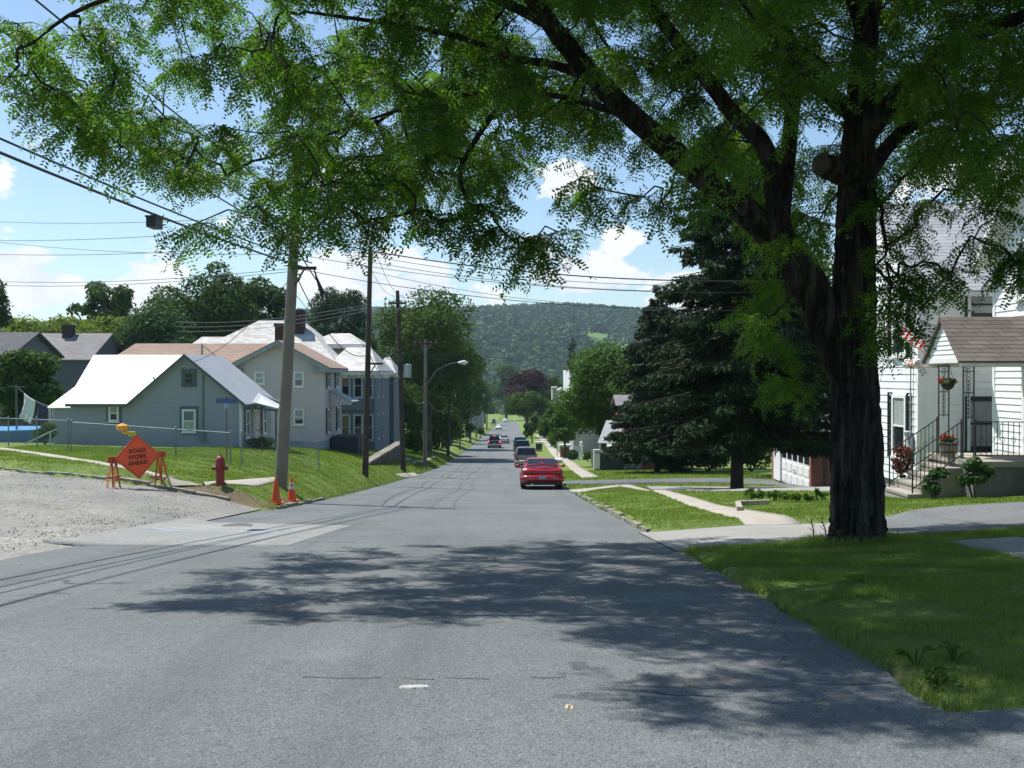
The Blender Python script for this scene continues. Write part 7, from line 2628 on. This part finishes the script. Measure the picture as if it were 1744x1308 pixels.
def on_hill(px, py):
    ys_ = np.arange(660, 1850, 4.0); xs_ = (px - 872) * ys_ / FPX
    pp = 640 - (hill_z(xs_, ys_) - EYE) * FPX / ys_
    i = int(np.argmin(np.abs(pp - py)))
    return xs_[i], ys_[i]


MEADOWS = []
for (px, py, rx, ry) in ((1042, 588, 34, 75), (1062, 606, 26, 60), (1020, 572, 26, 40), (985, 557, 24, 14), (1085, 580, 26, 50)):
    x_, y_ = on_hill(px, py); MEADOWS.append((x_, y_, rx, ry, 1))
MEADOWS.append((215, 1770, 200, 42, 1))
tag(grid_mesh('hills', HX, HY, hill_z(HX, HY), hillmat()), kind='structure')
r = np.random.default_rng(77)
n = 40000
TX = r.uniform(-1500, 1100, n); TY = r.uniform(640, 1900, n)
keep = np.abs(TX) < TY * .62
def patchn(X, Y):
    return np.sin(X / 61 + 1.3 * np.sin(Y / 90)) * np.sin(Y / 83 + .7 * np.sin(X / 47)) + .35 * np.sin(X / 23) * np.sin(Y / 31)
hz_ = hill_z(TX, TY)
mead = np.zeros(n)
for (x_, y_, rx, ry, w_) in MEADOWS:
    mead = np.maximum(mead, np.exp(-((TX - x_) / rx) ** 2 - ((TY - y_) / ry) ** 2))
keep &= (mead + .5 * patchn(TX * 2, TY * 2) * .35 < .42) | (r.random(n) < .05)
TX, TY, hz_ = TX[keep], TY[keep], hz_[keep]
n = len(TX)
K_ = 20
sz = r.uniform(6.0, 12.5, n)
d = unit(r.normal(size=(n, K_, 3)) + np.array([0, -.25, .5]))
P = np.stack([TX, TY, hz_ + sz * .55], 1)[:, None, :] + d * (sz * .55)[:, None, None] * np.array([1, 1, 1.05]) * r.uniform(.75, 1.1, (n, K_, 1))
N = unit(d + r.normal(size=d.shape) * .45)
V = leaf_quads(P.reshape(-1, 3), N.reshape(-1, 3), (np.repeat(sz, K_) * r.uniform(.32, .58, n * K_)), r, .8)
L_FOR = leafmat('forest_leaves', (0.026, 0.068, 0.018), (0.056, 0.112, 0.028), .12, scale=.010)
tag(np_mesh('forest', V, 4, L_FOR), 'continuous woods covering the far hillside beyond the town', 'forest', kind='stuff')
print('forest', n)
# trees of the valley floor between the street and the hill
n = 620
TX = r.uniform(-420, 330, n); TY = r.uniform(330, 700, n)
ok = (np.abs(TX + 2) > 16 + (TY < 520) * 6) & ((TY > 480) | (TX < -24) | (TX > 20))
TX, TY = TX[ok], TY[ok]; n = len(TX)
sz = r.uniform(8, 14, n); K_ = 170
d = unit(r.normal(size=(n, K_, 3)) + np.array([0, -.1, .35]))
zz = np.where(TY < 600, gz(TX, TY), hill_z(TX, TY))
P = np.stack([TX, TY, zz + sz * .5], 1)[:, None, :] + d * (sz * .5)[:, None, None] * np.array([.85, .85, 1]) * r.uniform(.6, 1.1, (n, K_, 1))
V = leaf_quads(P.reshape(-1, 3), unit(d + r.normal(size=d.shape) * .5).reshape(-1, 3), np.repeat(sz, K_) * r.uniform(.10, .20, n * K_), r, .75)
tag(np_mesh('valley_woods', V, 4, L_MID), 'mass of valley trees filling the town edge before the hill', 'woods', kind='stuff')

# ------------------------------------------------------------------ grass
def inside(P, poly):
    x, y = P[:, 0], P[:, 1]
    c = np.zeros(len(P), bool)
    j = len(poly) - 1
    for i in range(len(poly)):
        xi, yi = poly[i]; xj, yj = poly[j]
        if yi != yj:
            c ^= ((yi > y) != (yj > y)) & (x < (xj - xi) * (y - yi) / (yj - yi) + xi)
        j = i
    return c


def blades(P, h, w, r, lean=.5):
    n = len(P)
    z = gz(P[:, 0], P[:, 1])
    B = np.stack([P[:, 0], P[:, 1], z - .005], 1)
    a = r.uniform(0, 2 * math.pi, n)
    s = np.stack([np.cos(a), np.sin(a), np.zeros(n)], 1) * (w * r.uniform(.6, 1.3, n))[:, None]
    l = r.uniform(0, 2 * math.pi, n)
    hh = h * r.uniform(.45, 1.3, n)
    T = B + np.stack([np.cos(l) * lean * hh * r.uniform(.2, 1, n), np.sin(l) * lean * hh * r.uniform(.2, 1, n), hh], 1)
    return np.stack([B - s, B + s, T], 1).reshape(-1, 3)


def lawn(x0, x1, y0, y1, n, h, w, r, cond=None):
    P = np.stack([r.uniform(x0, x1, n), r.uniform(y0, y1, n)], 1)
    ok = np.ones(n, bool)
    for poly in PAVED:
        ok &= ~inside(P, poly)
    if cond is not None:
        ok &= cond(P)
    P = P[ok]
    cl = .55 + .75 * (np.sin(P[:, 0] * 2.1 + np.sin(P[:, 1] * 1.7) * 1.5) * np.sin(P[:, 1] * 2.4 + P[:, 0]) > -.2)
    return blades(P, h * cl, w, r)


r = np.random.default_rng(55)
soft = lambda P: P[:, 0] > RR + .02 + .16 * np.sin(P[:, 1] * 2.9) + .12 * np.sin(P[:, 1] * 7.1)
notrunk = lambda P: np.hypot(P[:, 0] - 4.78, P[:, 1] - 13.9) > .42
V = [lawn(2.4, 9.5, 3.2, 10, 110000, .045, .0045, r, lambda P: soft(P)),
     lawn(2.4, 9.5, 10, 15.6, 110000, .048, .005, r, lambda P: soft(P) & notrunk(P)),
     lawn(2.6, 12.5, 15.6, 24, 70000, .045, .007, r),
     lawn(2.6, 12.0, 24, 46, 65000, .045, .010, r),
     lawn(2.6, 16.0, 46, 72, 30000, .08, .018, r),
     lawn(-20, RL - .05, 26.5, 42, 110000, .05, .011, r, lambda P: (P[:, 1] > yfar(P[:, 0]) + .12)),
     lawn(-14, RL - .05, 42, 64, 42000, .06, .016, r),
     lawn(-12, RL - .05, 64, 110, 20000, .12, .03, r)]
# ragged tufts along the edges of the street
q = r.uniform(4, 40, 5000)
P = np.stack([RR + r.normal(.02, .06, 5000), q], 1); P = P[(np.sin(q * 3.7) + np.sin(q * 1.9 + 1) > .1) & ~((q > 14.6) & (q < 18.0))]
V.append(blades(P, .10, .006, r))
q = r.uniform(0, 2 * math.pi, 2600); rad_ = .44 + np.abs(r.normal(0, .16, 2600))
V.append(blades(np.stack([4.78 + np.cos(q) * rad_, 13.9 + np.sin(q) * rad_], 1), .12, .006, r, .7))
L_GRASS = leafmat('grass_blades', (0.120, 0.195, 0.036), (0.235, 0.300, 0.085), .38, scale=1.1, rough=.6, tcol=(1.3, 1.4, .6))
tag(np_mesh('grass', np.concatenate(V), 3, L_GRASS), 'short mown grass with ragged edges on the verges and lawns', 'grass', kind='stuff')

HAZE = 0.00013
# ------------------------------------------------------------------ loose stones and litter
r = np.random.default_rng(91)
n = 15000
P = np.stack([-7.15 - np.abs(r.normal(0, 4.5, n)), r.uniform(10.5, 34, n)], 1)
P = P[(P[:, 1] > ynear(P[:, 0]) + .2) & (P[:, 1] < yfar(P[:, 0]) - .1)]
dens_ = np.sin(P[:, 0] * .9 + np.sin(P[:, 1] * .6) * 2) * np.sin(P[:, 1] * .75 + P[:, 0] * .3)
P = P[r.random(len(P)) < .25 + .75 * (dens_ > .0)]
n = len(P)
s = .008 + .024 * r.random(n) ** 4
B = np.stack([P[:, 0], P[:, 1], gz(P[:, 0], P[:, 1]) + s * .35], 1)
ax = unit(r.normal(size=(n, 3))) * s[:, None]
bx = unit(np.cross(ax, r.normal(size=(n, 3)))) * (s * r.uniform(.6, 1, n))[:, None]
cx = unit(np.cross(ax, bx)) * (s * r.uniform(.45, .8, n))[:, None]
tri = []
for sa in (1, -1):
    for sb in (1, -1):
        for sc_ in (1, -1):
            tri.append(np.stack([B + sa * ax, B + sb * bx, B + sc_ * cx], 1))
V = np.stack(tri, 1).reshape(-1, 3)
def stonemat():
    m = bpy.data.materials.new('loose_stone'); m.use_nodes = True
    N = NT(m.node_tree); b = N.n['Principled BSDF']
    wn = N.noise(N.node('ShaderNodeTexCoord').outputs['Object'], 9.0, 2, .5)
    N.l.new(N.mix(N.ramp(wn, .35, .65), (.40, .385, .35, 1), (.66, .62, .54, 1)), b.inputs['Base Color'])
    b.inputs['Roughness'].default_value = .9
    return m
tag(np_mesh('loose_stones', V, 3, stonemat()), 'loose pale stones strewn over the broken side street', 'stones', kind='stuff')
n = 420
P = np.stack([2.46 - np.abs(r.normal(0, .55, n)), r.uniform(5.2, 17, n)], 1)
C3 = np.stack([P[:, 0], P[:, 1], road_z(P[:, 1]) + EYE + .012], 1)
V = leaf_quads(C3, unit(np.stack([r.normal(0, .25, n), r.normal(0, .25, n), np.ones(n)], 1)), r.uniform(.02, .055, n), r, .5)
tag(np_mesh('fallen_leaves', V, 4, leafmat('dry_leaves', (.16, .12, .05), (.26, .22, .08), .2, scale=3)), 'dry leaflets and twigs scattered along the right gutter', 'leaves', kind='stuff')

# ------------------------------------------------------------------ haze over the valley
hz = MB()
hz.box(-2700, 2700, -60, 3650, -70, 170)
m = bpy.data.materials.new('haze_air'); m.use_nodes = True
N = NT(m.node_tree); N.n.clear()
pv = N.node('ShaderNodeVolumePrincipled')
pv.inputs['Color'].default_value = (.62, .80, 1.0, 1)
pv.inputs['Density'].default_value = HAZE
pv.inputs['Anisotropy'].default_value = 0.2
o = N.node('ShaderNodeOutputMaterial'); N.l.new(pv.outputs[0], o.inputs['Volume'])
tag(hz.build('haze', m), kind='stuff')
